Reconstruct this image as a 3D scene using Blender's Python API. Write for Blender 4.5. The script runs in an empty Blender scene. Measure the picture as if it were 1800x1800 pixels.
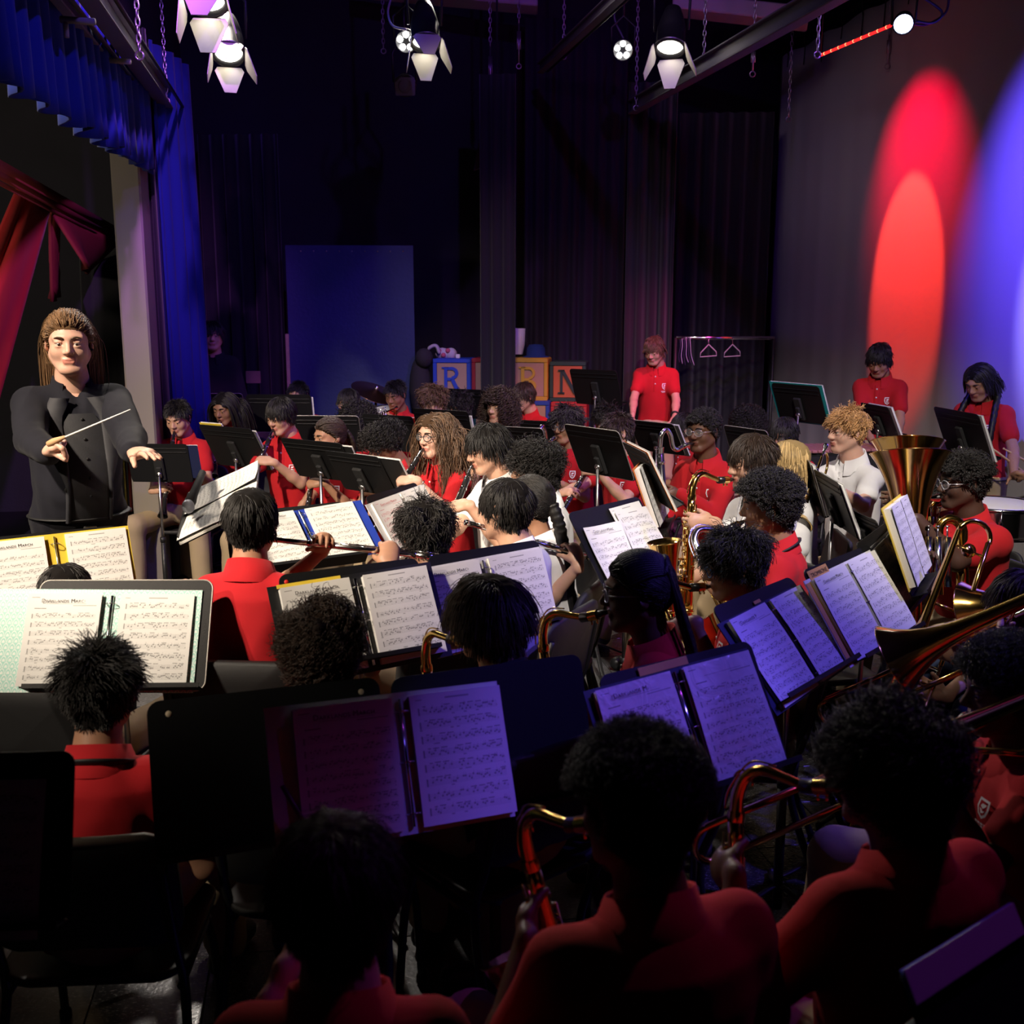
import bpy, bmesh, math, random
import numpy as np
from mathutils import Vector, Matrix

# ------------------------------------------------------------------ camera, world, lights, exposure
SC = bpy.context.scene
COL = SC.collection
rng = np.random.default_rng(7)
random.seed(7)
F_PX, CAM_H, PITCH = 1850.0, 1.85, math.radians(10.7)
cd = bpy.data.cameras.new('camera')
cd.sensor_fit = 'HORIZONTAL'; cd.sensor_width = 36.0
cd.lens = 36.0 * F_PX / 1800.0
cd.clip_start = 0.05
cd.dof.use_dof = True; cd.dof.focus_distance = 4.6; cd.dof.aperture_fstop = 5.0
cam = bpy.data.objects.new('camera', cd); COL.objects.link(cam)
cam.location = (0, 0, CAM_H); cam.rotation_euler = (math.pi / 2 - PITCH, 0, 0)
SC.camera = cam
SC.view_settings.view_transform = 'Standard'; SC.view_settings.look = 'None'
SC.view_settings.exposure = 0.0; SC.view_settings.gamma = 1.0
SC.view_settings.use_curve_mapping = False
SC.cycles.max_bounces = 5; SC.cycles.diffuse_bounces = 2; SC.cycles.glossy_bounces = 3
SC.cycles.transmission_bounces = 4; SC.cycles.transparent_max_bounces = 6
SC.cycles.caustics_reflective = False; SC.cycles.caustics_refractive = False
SC.cycles.use_denoising = True
SC.cycles.sample_clamp_indirect = 4.0
try: SC.cycles_curves.shape = 'RIBBONS'; SC.cycles_curves.subdivisions = 2
except Exception: pass
w = bpy.data.worlds.new('dark_hall'); SC.world = w; w.use_nodes = True
w.node_tree.nodes['Background'].inputs[0].default_value = (0.055, 0.035, 0.11, 1)
w.node_tree.nodes['Background'].inputs[1].default_value = 0.055

FWD = np.array([0, math.cos(PITCH), -math.sin(PITCH)])
UPV = np.array([0, math.sin(PITCH), math.cos(PITCH)])
RTV = np.array([1.0, 0, 0])
CAMP = np.array([0, 0, CAM_H])
def at(u, v, d):
    """world point seen at photo pixel (u, v), d metres in front of the camera"""
    return CAMP + d * (FWD + RTV * (u - 900) / F_PX - UPV * (v - 900) / F_PX)
def V(*a): return np.array(a, float)
def nrm(v):
    v = np.asarray(v, float); return v / max(1e-9, np.linalg.norm(v))
def adir(deg):
    """horizontal direction: 0 towards the camera side, 90 stage right of frame, -90 left"""
    a = math.radians(deg); return V(math.sin(a), -math.cos(a), 0)

S_AX = nrm(V(-.182, .983, 0))      # along the stage, away from the camera (proscenium line)
S_RT = nrm(V(.983, .182, 0))       # upstage, to the right of the frame
def spot(name, loc, target, power, color, size=40, blend=.5, radius=.06):
    l = bpy.data.lights.new(name, 'SPOT'); l.energy = power; l.color = color
    l.spot_size = math.radians(size); l.spot_blend = blend; l.shadow_soft_size = radius
    o = bpy.data.objects.new(name, l); COL.objects.link(o); o.location = loc
    o.rotation_euler = Vector(V(*target) - V(*loc)).to_track_quat('-Z', 'Y').to_euler()
    return o
WARM = (1.0, .84, .66); NEUT = (1.0, .90, .80); BLUE = (.16, .10, 1.0); VIOL = (.42, .10, 1.0); RED = (1.0, .02, .05)
stage_pt = lambda x, y, z: S_RT * x + S_AX * y + V(0, 0, z)
CYC = lambda s, z=0.: V(2.492 + .182 * s, 10.33 - .983 * s, z)     # along the backdrop cloth from its far edge
LIGHTS = [
    # warm stage spots hung over the front of the stage and over the players
    ('warm_key', (-3.4, .8, 4.7), (-.5, 5.6, .9), 2300, WARM, 46, .6, .10),
    ('warm_front', (-4.5, -.5, 4.4), (-.95, 3.5, .9), 850, WARM, 24, .3, .08),
    ('warm_back', (-2.0, 7.4, 4.4), (-.6, 3.4, .9), 420, NEUT, 60, .7, .10),
    ('warm_mid', (-.4, 8.6, 4.5), (.3, 4.8, .9), 260, NEUT, 60, .7, .10),
    ('warm_right', (1.2, 1.0, 4.9), (1.0, 5.7, .9), 1300, NEUT, 44, .7, .10),
    # coloured LED cans
    ('blue_right', (3.4, 2.5, 4.4), (1.0, 3.3, .9), 420, BLUE, 26, .6, .05),
    ('blue_near', (3.3, 1.8, 4.3), (.40, 2.45, .85), 300, BLUE, 15, .5, .05),
    ('blue_low', (3.0, 1.6, 4.4), (.05, 2.3, .85), 170, BLUE, 9, .35, .03),
    ('blue_mid', (3.0, 2.6, 4.5), (-.06, 3.4, .95), 150, BLUE, 12, .5, .05),
    ('violet_wash', (2.2, 4.2, 4.6), (.4, 7.6, .9), 330, VIOL, 60, .8, .05),
    ('far_wash', (-.2, 4.6, 4.9), (.3, 8.8, .9), 280, (1., .72, .62), 44, .8, .10),
    ('violet_top', (.6, 3.6, 4.9), (-1.0, 9.6, 2.0), 150, (.25, .08, 1.0), 80, .9, .05),
    ('blue_curtain', (.2, 3.0, 4.6), (-2.7, 6.4, 2.6), 160, BLUE, 70, .8, .05),
    ('blue_panel', (-1.0, 6.9, 4.6), (-1.3, 9.2, .1), 70, (.06, .20, 1.0), 50, .9, .05),
    ('pink_perc', (2.0, 6.6, 4.4), (1.1, 8.5, 1.3), 420, (1.0, .03, .30), 34, .6, .05),
    # the dim hall beyond the stage opening
    ('hall_fill', stage_pt(-4.2, 2.2, 2.9), stage_pt(-4.6, 8.0, 1.8), 420, (1., .86, .66), 100, .8, .3),  # unseen fill added to brighten the hall
    ('violet_pilaster', (-.9, 3.2, 4.7), (-2.5, 6.6, 2.9), 900, (.62, .18, 1.), 34, .9, .05),
    ('violet_rim', (2.4, 3.3, 4.4), (.30, 1.50, .95), 70, (.50, .06, 1.), 26, .7, .05),
    # cans throwing colour on the backdrop cloth
    ('red_wash', CYC(2.40, 3.75) - S_RT * 1.0, CYC(2.45, 2.9), 150, (1.0, .0, .04), 62, 1., .02),
    ('red_core', CYC(2.40, 3.75) - S_RT * 1.0, CYC(2.38, 2.25), 420, (1.0, .045, .025), 31, .35, .02),
    ('blue_wash', CYC(4.1, 4.3) - S_RT * 2.0, CYC(4.10, 2.5), 900, (.11, .06, 1.0), 48, 1., .02),
    ('blue_core', CYC(4.2, 4.3) - S_RT * 2.0, CYC(4.28, 2.0), 900, (.34, .28, 1.0), 24, .5, .02),
    ('violet_up_fill', (.2, 5.6, 3.9), (.6, 8.6, 5.3), 40, (.6, .12, 1.), 70, .9, .05),  # unseen uplight added to stand for violet spill on the ceiling joists
    ('house_spill', (-.3, 4.8, 5.1), CYC(.5, 2.0), 110, (1., .74, .98), 42, 1., .7),
]
for a in LIGHTS: spot(*a)

# ------------------------------------------------------------------ materials
MATS = {}
def mat(name, color=(.5, .5, .5), rough=.5, metal=0., spec=.5, emit=None, estr=0., bump=0., bscale=200., var=0., vscale=30., alpha=1., coat=0., sheen=0.):
    if name in MATS: return MATS[name]
    m = bpy.data.materials.new(name); m.use_nodes = True
    nt = m.node_tree; b = nt.nodes['Principled BSDF']
    b.inputs['Base Color'].default_value = (*color, 1); b.inputs['Roughness'].default_value = rough
    b.inputs['Metallic'].default_value = metal; b.inputs['Specular IOR Level'].default_value = spec
    if coat: b.inputs['Coat Weight'].default_value = coat; b.inputs['Coat Roughness'].default_value = .08
    if sheen: b.inputs['Sheen Weight'].default_value = sheen
    if emit: b.inputs['Emission Color'].default_value = (*emit, 1); b.inputs['Emission Strength'].default_value = estr
    if alpha < 1: b.inputs['Alpha'].default_value = alpha
    if bump or var:
        tc = nt.nodes.new('ShaderNodeTexCoord')
    if var:
        n = nt.nodes.new('ShaderNodeTexNoise'); n.inputs['Scale'].default_value = vscale; n.inputs['Detail'].default_value = 3
        nt.links.new(tc.outputs['Object'], n.inputs['Vector'])
        mx = nt.nodes.new('ShaderNodeMix'); mx.data_type = 'RGBA'
        mx.inputs['A'].default_value = (*[c * (1 - var) for c in color], 1)
        mx.inputs['B'].default_value = (*[min(1, c * (1 + var)) for c in color], 1)
        nt.links.new(n.outputs['Fac'], mx.inputs['Factor']); nt.links.new(mx.outputs['Result'], b.inputs['Base Color'])
    if bump:
        n = nt.nodes.new('ShaderNodeTexNoise'); n.inputs['Scale'].default_value = bscale
        nt.links.new(tc.outputs['Object'], n.inputs['Vector'])
        bp = nt.nodes.new('ShaderNodeBump'); bp.inputs['Strength'].default_value = bump; bp.inputs['Distance'].default_value = .01
        nt.links.new(n.outputs['Fac'], bp.inputs['Height']); nt.links.new(bp.outputs['Normal'], b.inputs['Normal'])
    MATS[name] = m
    return m
M_BLACK = mat('black_powder_coat', (.014, .014, .015), .42, bump=.15, bscale=400)
M_BLACKM = mat('black_matte', (.008, .008, .009), .8)
M_EDGE = mat('worn_metal_edge', (.33, .31, .28), .45, .6)
M_CHROME = mat('chrome', (.82, .81, .80), .14, 1.)
M_STEEL = mat('brushed_steel', (.45, .44, .44), .32, 1.)
M_GOLD = mat('lacquered_brass', (.80, .50, .13), .15, 1., coat=.4)
M_GOLDD = mat('brass_inside', (.72, .42, .10), .25, 1.)
M_SILVER = mat('silver_plate', (.80, .79, .77), .16, 1.)
M_WOODBK = mat('black_clarinet_wood', (.012, .011, .011), .28, coat=.3)
M_PLAST = mat('black_chair_plastic', (.018, .018, .019), .48, bump=.25, bscale=900)
M_PAPER = mat('plain_paper', (.80, .79, .76), .75)
M_VELVET = mat('black_velvet', (.006, .006, .009), .95, sheen=.15)
M_WOODY = mat('drumstick_wood', (.62, .40, .22), .5, var=.15)

# ------------------------------------------------------------------ mesh helpers
def tag(o, label=None, cat=None, group=None, kind=None):
    if label: o['label'] = label
    if cat: o['category'] = cat
    if group: o['group'] = group
    if kind: o['kind'] = kind
    return o
def empty(name, loc=(0, 0, 0), rz=0.):
    o = bpy.data.objects.new(name, None); COL.objects.link(o); o.location = loc; o.rotation_euler = (0, 0, rz)
    o.empty_display_size = .05
    return o
class MB:
    """collects vertices and faces (with material slots) and links them as ONE mesh object"""
    def __init__(s): s.v = []; s.f = []; s.m = []; s.n = 0; s.sm = []
    def add(s, v, f, mi=0, smooth=True):
        v = np.asarray(v, float).reshape(-1, 3)
        s.v.append(v)
        for q in f: s.f.append(tuple(int(i) + s.n for i in q)); s.m.append(mi); s.sm.append(smooth)
        s.n += len(v); return s
    def build(s, name, mats, parent=None, M=None):
        v = np.concatenate(s.v) if s.v else np.zeros((0, 3))
        if M is not None: v = v @ np.asarray(M)[:3, :3].T + np.asarray(M)[:3, 3]
        return mesh_obj(name, v, s.f, mats, parent, s.m, s.sm)
    # --- shapes
    def box(s, c, sz, R=None, mi=0, bev=0.):
        sx, sy, sz_ = [x / 2 for x in sz]
        if bev > 0:
            b = min(bev, sx * .9, sy * .9, sz_ * .9); v = []
            for k in (-1, 1):
                for (x, y) in ((1, 1), (-1, 1), (-1, -1), (1, -1)):
                    for q in (((sx - b) * x, sy * y), (sx * x, (sy - b) * y)):
                        v.append((q[0], q[1], k * (sz_ - b)))
            lo = v[:8]; hi = v[8:]
            def order(L): return sorted(L, key=lambda p: math.atan2(p[1], p[0]))
            lo = order(lo); hi = order(hi)
            capl = [(p[0] * (sx - b) / sx, p[1] * (sy - b) / sy, -sz_) for p in lo]
            caph = [(p[0] * (sx - b) / sx, p[1] * (sy - b) / sy, sz_) for p in hi]
            v = capl + lo + hi + caph; f = [tuple(range(7, -1, -1)), tuple(range(24, 32))]
            for r in range(3):
                for i in range(8):
                    j = (i + 1) % 8; f.append((r * 8 + i, r * 8 + j, r * 8 + 8 + j, r * 8 + 8 + i))
        else:
            v = [(x * sx, y * sy, z * sz_) for z in (-1, 1) for (x, y) in ((-1, -1), (1, -1), (1, 1), (-1, 1))]
            f = [(3, 2, 1, 0), (4, 5, 6, 7), (0, 1, 5, 4), (1, 2, 6, 5), (2, 3, 7, 6), (3, 0, 4, 7)]
        v = np.array(v, float)
        if R is not None: v = v @ np.asarray(R, float).T
        return s.add(v + np.asarray(c, float), f, mi, False)
    def tube(s, pts, r, n=8, mi=0, caps=True, closed=False, flat=1.):
        P = np.asarray(pts, float); k = len(P); r = np.broadcast_to(np.asarray(r, float), (k,))
        T = np.gradient(P, axis=0) if not closed else np.roll(P, -1, 0) - np.roll(P, 1, 0)
        T /= np.maximum(np.linalg.norm(T, axis=1, keepdims=True), 1e-9)
        a = V(0, 0, 1) if abs(T[0][2]) < .9 else V(1, 0, 0)
        N = nrm(np.cross(T[0], a)); rings = []
        ang = np.arange(n) * 2 * math.pi / n
        for i in range(k):
            N = nrm(N - T[i] * (N @ T[i])); B = np.cross(T[i], N)
            rings.append(P[i] + r[i] * (np.cos(ang)[:, None] * N + flat * np.sin(ang)[:, None] * B))
        v = np.concatenate(rings); f = []
        for i in range(k if closed else k - 1):
            for j in range(n):
                i2 = (i + 1) % k; j2 = (j + 1) % n
                f.append((i * n + j, i * n + j2, i2 * n + j2, i2 * n + j))
        if caps and not closed: f += [tuple(range(n - 1, -1, -1)), tuple((k - 1) * n + j for j in range(n))]
        return s.add(v, f, mi, True)
    def lathe(s, prof, c=(0, 0, 0), ax=(0, 0, 1), n=20, mi=0, caps=False):
        """prof: list of (radius, height along ax)"""
        ax = nrm(ax); a = V(0, 0, 1) if abs(ax[2]) < .9 else V(1, 0, 0)
        X = nrm(np.cross(a, ax)); Y = np.cross(ax, X); ang = np.arange(n) * 2 * math.pi / n
        v = np.concatenate([np.asarray(c) + ax * h + r * (np.cos(ang)[:, None] * X + np.sin(ang)[:, None] * Y) for r, h in prof])
        k = len(prof); f = []
        for i in range(k - 1):
            for j in range(n): f.append((i * n + j, i * n + (j + 1) % n, (i + 1) * n + (j + 1) % n, (i + 1) * n + j))
        if caps: f += [tuple(range(n - 1, -1, -1)), tuple((k - 1) * n + j for j in range(n))]
        return s.add(v, f, mi, True)
    def ball(s, c, r, mi=0, n=10, k=7, R=None):
        r = np.broadcast_to(np.asarray(r, float), (3,)); v = []; f = []
        for i in range(k + 1):
            t = math.pi * i / k
            for j in range(n):
                p = 2 * math.pi * j / n; v.append((math.sin(t) * math.cos(p), math.sin(t) * math.sin(p), math.cos(t)))
        for i in range(k):
            for j in range(n): f.append((i * n + j, (i + 1) * n + j, (i + 1) * n + (j + 1) % n, i * n + (j + 1) % n))
        v = np.array(v) * r
        if R is not None: v = v @ np.asarray(R).T
        return s.add(v + np.asarray(c, float), f, mi, True)
    def sheet(s, outline, th, M=None, mi=0):
        """extrude a 2-D outline (x, z) by th along y (centred)"""
        o = np.asarray(outline, float); n = len(o)
        v = np.concatenate([np.c_[o[:, 0], np.full(n, -th / 2), o[:, 1]], np.c_[o[:, 0], np.full(n, th / 2), o[:, 1]]])
        if M is not None: v = v @ np.asarray(M)[:3, :3].T + np.asarray(M)[:3, 3]
        f = [tuple(range(n)), tuple(range(2 * n - 1, n - 1, -1))]
        for i in range(n):
            j = (i + 1) % n; f.append((j, i, n + i, n + j))
        return s.add(v, f, mi, False)
    def grid(s, P, mi=0, smooth=True):
        """P: array (rows, cols, 3)"""
        r, c = P.shape[:2]
        f = [(i * c + j, i * c + j + 1, (i + 1) * c + j + 1, (i + 1) * c + j) for i in range(r - 1) for j in range(c - 1)]
        return s.add(P.reshape(-1, 3), f, mi, smooth)
def mesh_obj(name, v, f, mats, parent=None, mi=None, sm=None, smooth=True):
    me = bpy.data.meshes.new(name)
    if isinstance(f, np.ndarray) and f.shape[1] == 4:
        nf = len(f); me.vertices.add(len(v)); me.vertices.foreach_set('co', np.ascontiguousarray(v, np.float32).ravel())
        me.loops.add(nf * 4); me.loops.foreach_set('vertex_index', np.ascontiguousarray(f, np.int32).ravel())
        me.polygons.add(nf); me.polygons.foreach_set('loop_start', np.arange(nf, dtype=np.int32) * 4)
        me.update(calc_edges=True)
    else:
        me.from_pydata([tuple(p) for p in v], [], [tuple(q) for q in f]); me.update()
    if not isinstance(mats, (list, tuple)): mats = [mats]
    for m in mats: me.materials.append(m)
    n = len(me.polygons)
    if mi is not None: me.polygons.foreach_set('material_index', np.asarray(mi, np.int32))
    me.polygons.foreach_set('use_smooth', np.asarray(sm, bool) if sm is not None else np.full(n, smooth))
    o = bpy.data.objects.new(name, me); COL.objects.link(o)
    if parent is not None: o.parent = parent
    return o
def rrect(w, h, r, n=5):
    out = []
    for cx, cy, a0 in ((w / 2 - r, h / 2 - r, 0), (-w / 2 + r, h / 2 - r, 90), (-w / 2 + r, -h / 2 + r, 180), (w / 2 - r, -h / 2 + r, 270)):
        for i in range(n + 1):
            a = math.radians(a0 + 90 * i / n); out.append((cx + r * math.cos(a), cy + r * math.sin(a)))
    return out
def arc(c, r, a0, a1, n, X, Y):
    t = np.radians(np.linspace(a0, a1, n)); return np.asarray(c) + r * (np.cos(t)[:, None] * np.asarray(X) + np.sin(t)[:, None] * np.asarray(Y))
def frame(o, x, y, z):
    M = np.eye(4); M[:3, 0] = x; M[:3, 1] = y; M[:3, 2] = z; M[:3, 3] = o; return M
def smooth_path(pts, n=8):
    P = np.asarray(pts, float); k = len(P); out = []
    for i in range(k - 1):
        p0 = P[max(i - 1, 0)]; p1 = P[i]; p2 = P[i + 1]; p3 = P[min(i + 2, k - 1)]
        for t in np.linspace(0, 1, n, endpoint=False):
            out.append(.5 * ((2 * p1) + (-p0 + p2) * t + (2 * p0 - 5 * p1 + 4 * p2 - p3) * t * t + (-p0 + 3 * p1 - 3 * p2 + p3) * t ** 3))
    out.append(P[-1]); return np.array(out)

# ------------------------------------------------------------------ signed distance field -> surface nets
class Field:
    def __init__(s, lo, hi, h):
        s.lo = np.asarray(lo, float) - 2 * h; s.h = h
        s.n = np.ceil((np.asarray(hi, float) + 2 * h - s.lo) / h).astype(int) + 1
        s.d = np.full(tuple(s.n), .3, np.float32)
        s.ax = [s.lo[i] + h * np.arange(s.n[i]) for i in range(3)]
    def _win(s, lo, hi):
        a = np.clip(np.floor((np.asarray(lo) - s.lo) / s.h).astype(int), 0, s.n); b = np.clip(np.ceil((np.asarray(hi) - s.lo) / s.h).astype(int) + 1, 0, s.n)
        if np.any(b - a < 1): return None, None
        sl = tuple(slice(int(a[i]), int(b[i])) for i in range(3))
        return sl, np.meshgrid(*[s.ax[i][sl[i]].astype(np.float32) for i in range(3)], indexing='ij')
    def put(s, sl, dd, k, op='u'):
        cur = s.d[sl]
        if op == 's': # smooth subtraction
            dd = -dd; h = np.clip(.5 + .5 * (dd - cur) / k, 0, 1); s.d[sl] = cur * (1 - h) + dd * h + k * h * (1 - h); return
        if k <= 0: s.d[sl] = np.minimum(cur, dd); return
        h = np.clip(.5 + .5 * (cur - dd) / k, 0, 1); s.d[sl] = cur * (1 - h) + dd * h - k * h * (1 - h)
    def cone(s, a, b, ra, rb, k=.01, op='u', flat=None):
        """round cone a->b; flat=(axis, factor) squeezes the section along an axis"""
        a = np.asarray(a, float); b = np.asarray(b, float); R = max(ra, rb) * (1 if flat is None else max(1, 1 / flat[1])) + k + 2 * s.h
        sl, G = s._win(np.minimum(a, b) - R, np.maximum(a, b) + R)
        if sl is None: return
        ab = b - a; L2 = ab @ ab + 1e-12
        px, py, pz = G[0] - a[0], G[1] - a[1], G[2] - a[2]
        t = np.clip((px * ab[0] + py * ab[1] + pz * ab[2]) / L2, 0, 1)
        qx, qy, qz = px - t * ab[0], py - t * ab[1], pz - t * ab[2]
        if flat is not None:
            n, fc = flat; e = qx * n[0] + qy * n[1] + qz * n[2]; g = e * (1 / fc - 1)
            qx, qy, qz = qx + n[0] * g, qy + n[1] * g, qz + n[2] * g
            s.put(sl, (np.sqrt(qx * qx + qy * qy + qz * qz) - (ra + (rb - ra) * t)) * min(1, fc * 1.15), k, op); return
        s.put(sl, np.sqrt(qx * qx + qy * qy + qz * qz) - (ra + (rb - ra) * t), k, op)
    def ell(s, c, r, k=.01, op='u', R=None):
        c = np.asarray(c, float); r = np.broadcast_to(np.asarray(r, float), (3,)); m = r.max() + k + 2 * s.h
        sl, G = s._win(c - m, c + m)
        if sl is None: return
        p = [G[i] - c[i] for i in range(3)]
        if R is not None:
            R = np.asarray(R); p = [p[0] * R[0, i] + p[1] * R[1, i] + p[2] * R[2, i] for i in range(3)]
        q = np.sqrt((p[0] / r[0]) ** 2 + (p[1] / r[1]) ** 2 + (p[2] / r[2]) ** 2)
        q2 = np.sqrt((p[0] / r[0] ** 2) ** 2 + (p[1] / r[1] ** 2) ** 2 + (p[2] / r[2] ** 2) ** 2)
        s.put(sl, (q * (q - 1) / np.maximum(q2, 1e-6)).astype(np.float32), k, op)
    def torso(s, P, N, side, prof, k=.02):
        """sweep of ellipses along P->N; prof rows: t, half width, half depth, forward offset"""
        P = np.asarray(P, float); N = np.asarray(N, float); ax = N - P; L = np.linalg.norm(ax); ax = ax / L
        fw = np.cross(ax, side); fw = fw / np.linalg.norm(fw); fw = -fw if fw @ np.cross(V(0, 0, 1), side) < 0 else fw
        pr = np.asarray(prof, float); t0, t1 = pr[0, 0], pr[-1, 0]; m = pr[:, 1].max() + .05
        A = P + ax * L * t0; B = P + ax * L * t1
        sl, G = s._win(np.minimum(A, B) - m, np.maximum(A, B) + m)
        if sl is None: return
        px, py, pz = G[0] - P[0], G[1] - P[1], G[2] - P[2]
        t = (px * ax[0] + py * ax[1] + pz * ax[2]) / L; tc = np.clip(t, t0, t1)
        a = np.interp(tc, pr[:, 0], pr[:, 1]); b = np.interp(tc, pr[:, 0], pr[:, 2]); o = np.interp(tc, pr[:, 0], pr[:, 3])
        x = px * side[0] + py * side[1] + pz * side[2]; y = px * fw[0] + py * fw[1] + pz * fw[2] - o; z = (t - tc) * L
        q = np.sqrt((x / a) ** 2 + (y / b) ** 2)
        d = np.where(q > 1, (q - 1) * np.minimum(a, b) * .95, (q - 1) * np.minimum(a, b))
        d = np.where(np.abs(z) > 1e-6, np.sqrt(np.maximum(d, 0) ** 2 + z * z) + np.minimum(np.maximum(d, np.abs(z)), 0), d)
        s.put(sl, d.astype(np.float32), k)
    def mesh(s):
        """naive surface nets: returns vertices and quads"""
        d = s.d; n = d.shape; I = d < 0
        c = I[:-1, :-1, :-1].astype(np.int8)
        cnt = np.zeros(tuple(x - 1 for x in n), np.int8)
        for i in (0, 1):
            for j in (0, 1):
                for k in (0, 1): cnt += I[i:n[0] - 1 + i, j:n[1] - 1 + j, k:n[2] - 1 + k]
        act = (cnt > 0) & (cnt < 8); ids = np.argwhere(act)
        if len(ids) == 0: return np.zeros((0, 3)), np.zeros((0, 4), int)
        num = np.full(act.shape, -1, np.int64); num[act] = np.arange(len(ids))
        acc = np.zeros((len(ids), 3)); w = np.zeros(len(ids)); x, y, z = ids.T
        cor = [(i, j, k) for i in (0, 1) for j in (0, 1) for k in (0, 1)]
        val = {q: d[x + q[0], y + q[1], z + q[2]] for q in cor}
        for p in cor:
            for e in range(3):
                if p[e]: continue
                q = list(p); q[e] = 1; q = tuple(q); va, vb = val[p], val[q]
                m = (va < 0) != (vb < 0); t = np.where(m, va / np.where(m, va - vb, 1), 0)
                pos = np.tile(np.array(p, float), (len(ids), 1)); pos[:, e] += t
                acc += pos * m[:, None]; w += m
        v = s.lo + s.h * (ids + acc / w[:, None])
        F = []
        for e in range(3):
            u, t = (e + 1) % 3, (e + 2) % 3
            sl0 = [slice(None)] * 3; sl1 = [slice(None)] * 3; sl0[e] = slice(0, n[e] - 1); sl1[e] = slice(1, n[e])
            a, b = I[tuple(sl0)], I[tuple(sl1)]; ed = np.argwhere(a != b)
            ed = ed[(ed[:, u] > 0) & (ed[:, t] > 0) & (ed[:, u] < n[u] - 1) & (ed[:, t] < n[t] - 1)]
            if len(ed) == 0: continue
            flip = a[tuple(ed.T)]
            def cell(du, dt):
                q = ed.copy(); q[:, u] -= du; q[:, t] -= dt; return num[tuple(q.T)]
            q = np.stack([cell(1, 1), cell(0, 1), cell(0, 0), cell(1, 0)], 1)
            q[~flip] = q[~flip][:, ::-1]; F.append(q)
        return v, np.concatenate(F)
# ------------------------------------------------------------------ the setting
def struct(name, m, mt, parent=None):
    o = m.build(name, mt, parent)
    if parent is None: o['kind'] = 'structure'
    return o
O_ = at(575, 540, 1) * 0
def stage(x, y, z=0.):
    """x upstage (right), y along the stage away from the camera"""
    return S_RT * x + S_AX * y + V(0, 0, z)
M_TILE = mat('black_vinyl_tile', (.040, .040, .045), .24, spec=.6, bump=.10, bscale=90, var=.35, vscale=55)
M_TILE2 = mat('worn_vinyl_tile', (.085, .085, .088), .28, spec=.6, bump=.10, bscale=70, var=.35, vscale=45)
def speckle(m):
    nt = m.node_tree; b = nt.nodes['Principled BSDF']; tc = nt.nodes.new('ShaderNodeTexCoord'); mp = nt.nodes.new('ShaderNodeMapping'); mp.inputs['Scale'].default_value = (60, 210, 60)
    vo = nt.nodes.new('ShaderNodeTexNoise'); vo.inputs['Scale'].default_value = 1.6; vo.inputs['Detail'].default_value = 4; nt.links.new(tc.outputs['Object'], mp.inputs[0]); nt.links.new(mp.outputs[0], vo.inputs['Vector'])
    rp = nt.nodes.new('ShaderNodeValToRGB'); rp.color_ramp.elements[0].position = .60; rp.color_ramp.elements[1].position = .68
    old = b.inputs['Base Color'].links[0].from_socket; mx = nt.nodes.new('ShaderNodeMix'); mx.data_type = 'RGBA'; mx.inputs['B'].default_value = (.30, .30, .32, 1)
    nt.links.new(vo.outputs['Fac'], rp.inputs[0]); nt.links.new(rp.outputs[0], mx.inputs['Factor']); nt.links.new(old, mx.inputs['A']); nt.links.new(mx.outputs['Result'], b.inputs['Base Color'])
speckle(M_TILE); speckle(M_TILE2)
m = MB(); R3 = np.c_[S_RT, S_AX, V(0, 0, 1)]
m.box(stage(1.2, 5.0, -.06), (11.0, 15.0, .11), R3); floor = struct('floor', m, mat('tile_bed', (.01, .01, .011), .6))
me = None; TS = .305; n_t = 0; rest_m = MB(); cells = []
for iy in range(3, 32):
    for ix in range(-8, 18):
        c = stage(ix * TS + .1, iy * TS); q = c - CAMP; dd = q @ FWD
        if dd > .4 and abs(900 + F_PX * (q @ RTV) / dd - 900) < 1050: cells.append((dd, ix, iy, c))
cells.sort(key=lambda e: e[0])
tmesh = []
for mt in (M_TILE, M_TILE2):
    m = MB(); m.box((0, 0, 0), (TS - .003, TS - .003, .010), bev=.0015); o = m.build('tile', mt, floor); tmesh.append(o.data); bpy.data.objects.remove(o)
yaw = math.atan2(S_RT[1], S_RT[0])
for j, (dd, ix, iy, c) in enumerate(cells):
    k = 1 if random.random() < .35 else 0
    if j < 295:
        o = bpy.data.objects.new('tile', tmesh[k]); COL.objects.link(o); o.parent = floor; o.location = (c[0], c[1], -.006 + random.uniform(0, .0008)); o.rotation_euler = (0, 0, yaw)
    else: rest_m.box((c[0], c[1], -.006), (TS - .003, TS - .003, .010), R3, k)
o = rest_m.build('tile_field', [M_TILE, M_TILE2], floor); o['kind'] = 'stuff'
# black far wall (opposite wing) and ceiling
M_WALLB = mat('black_painted_wall', (.016, .014, .024), .8, bump=.3, bscale=60, var=.3, vscale=3)
m = MB(); m.box(stage(2.0, 10.6, 2.6), (10.5, .12, 5.6), R3); struct('wall_far', m, M_WALLB)
m = MB(); m.box(stage(5.0, 4.5, 2.6), (.12, 14.5, 5.6), R3); struct('wall_upstage', m, M_WALLB)
m = MB(); m.box(stage(1.0, 4.0, 5.55), (10.5, 15.5, .12), R3); struct('ceiling', m, mat('dark_ceiling', (.010, .009, .012), .9))
m = MB(); m.box(stage(1.5, -2.6, 2.6), (10.5, .12, 5.6), R3); struct('wall_near', m, M_WALLB)
# pale joists under the ceiling
M_JOIST = mat('pale_joist_paint', (.50, .46, .46), .7)
for nm, a, b in (('trim_1', (640, -22, 9.2), (945, 6, 9.2)), ('trim_2', (1185, 8, 8.4), (1420, 34, 8.2))):
    p, q = at(*a), at(*b); m = MB(); ax = nrm(q - p); m.box((p + q) / 2, (np.linalg.norm(q - p), .30, .12), np.c_[ax, np.cross(V(0, 0, 1), ax), V(0, 0, 1)], bev=.01); struct(nm, m, M_JOIST)
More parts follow.
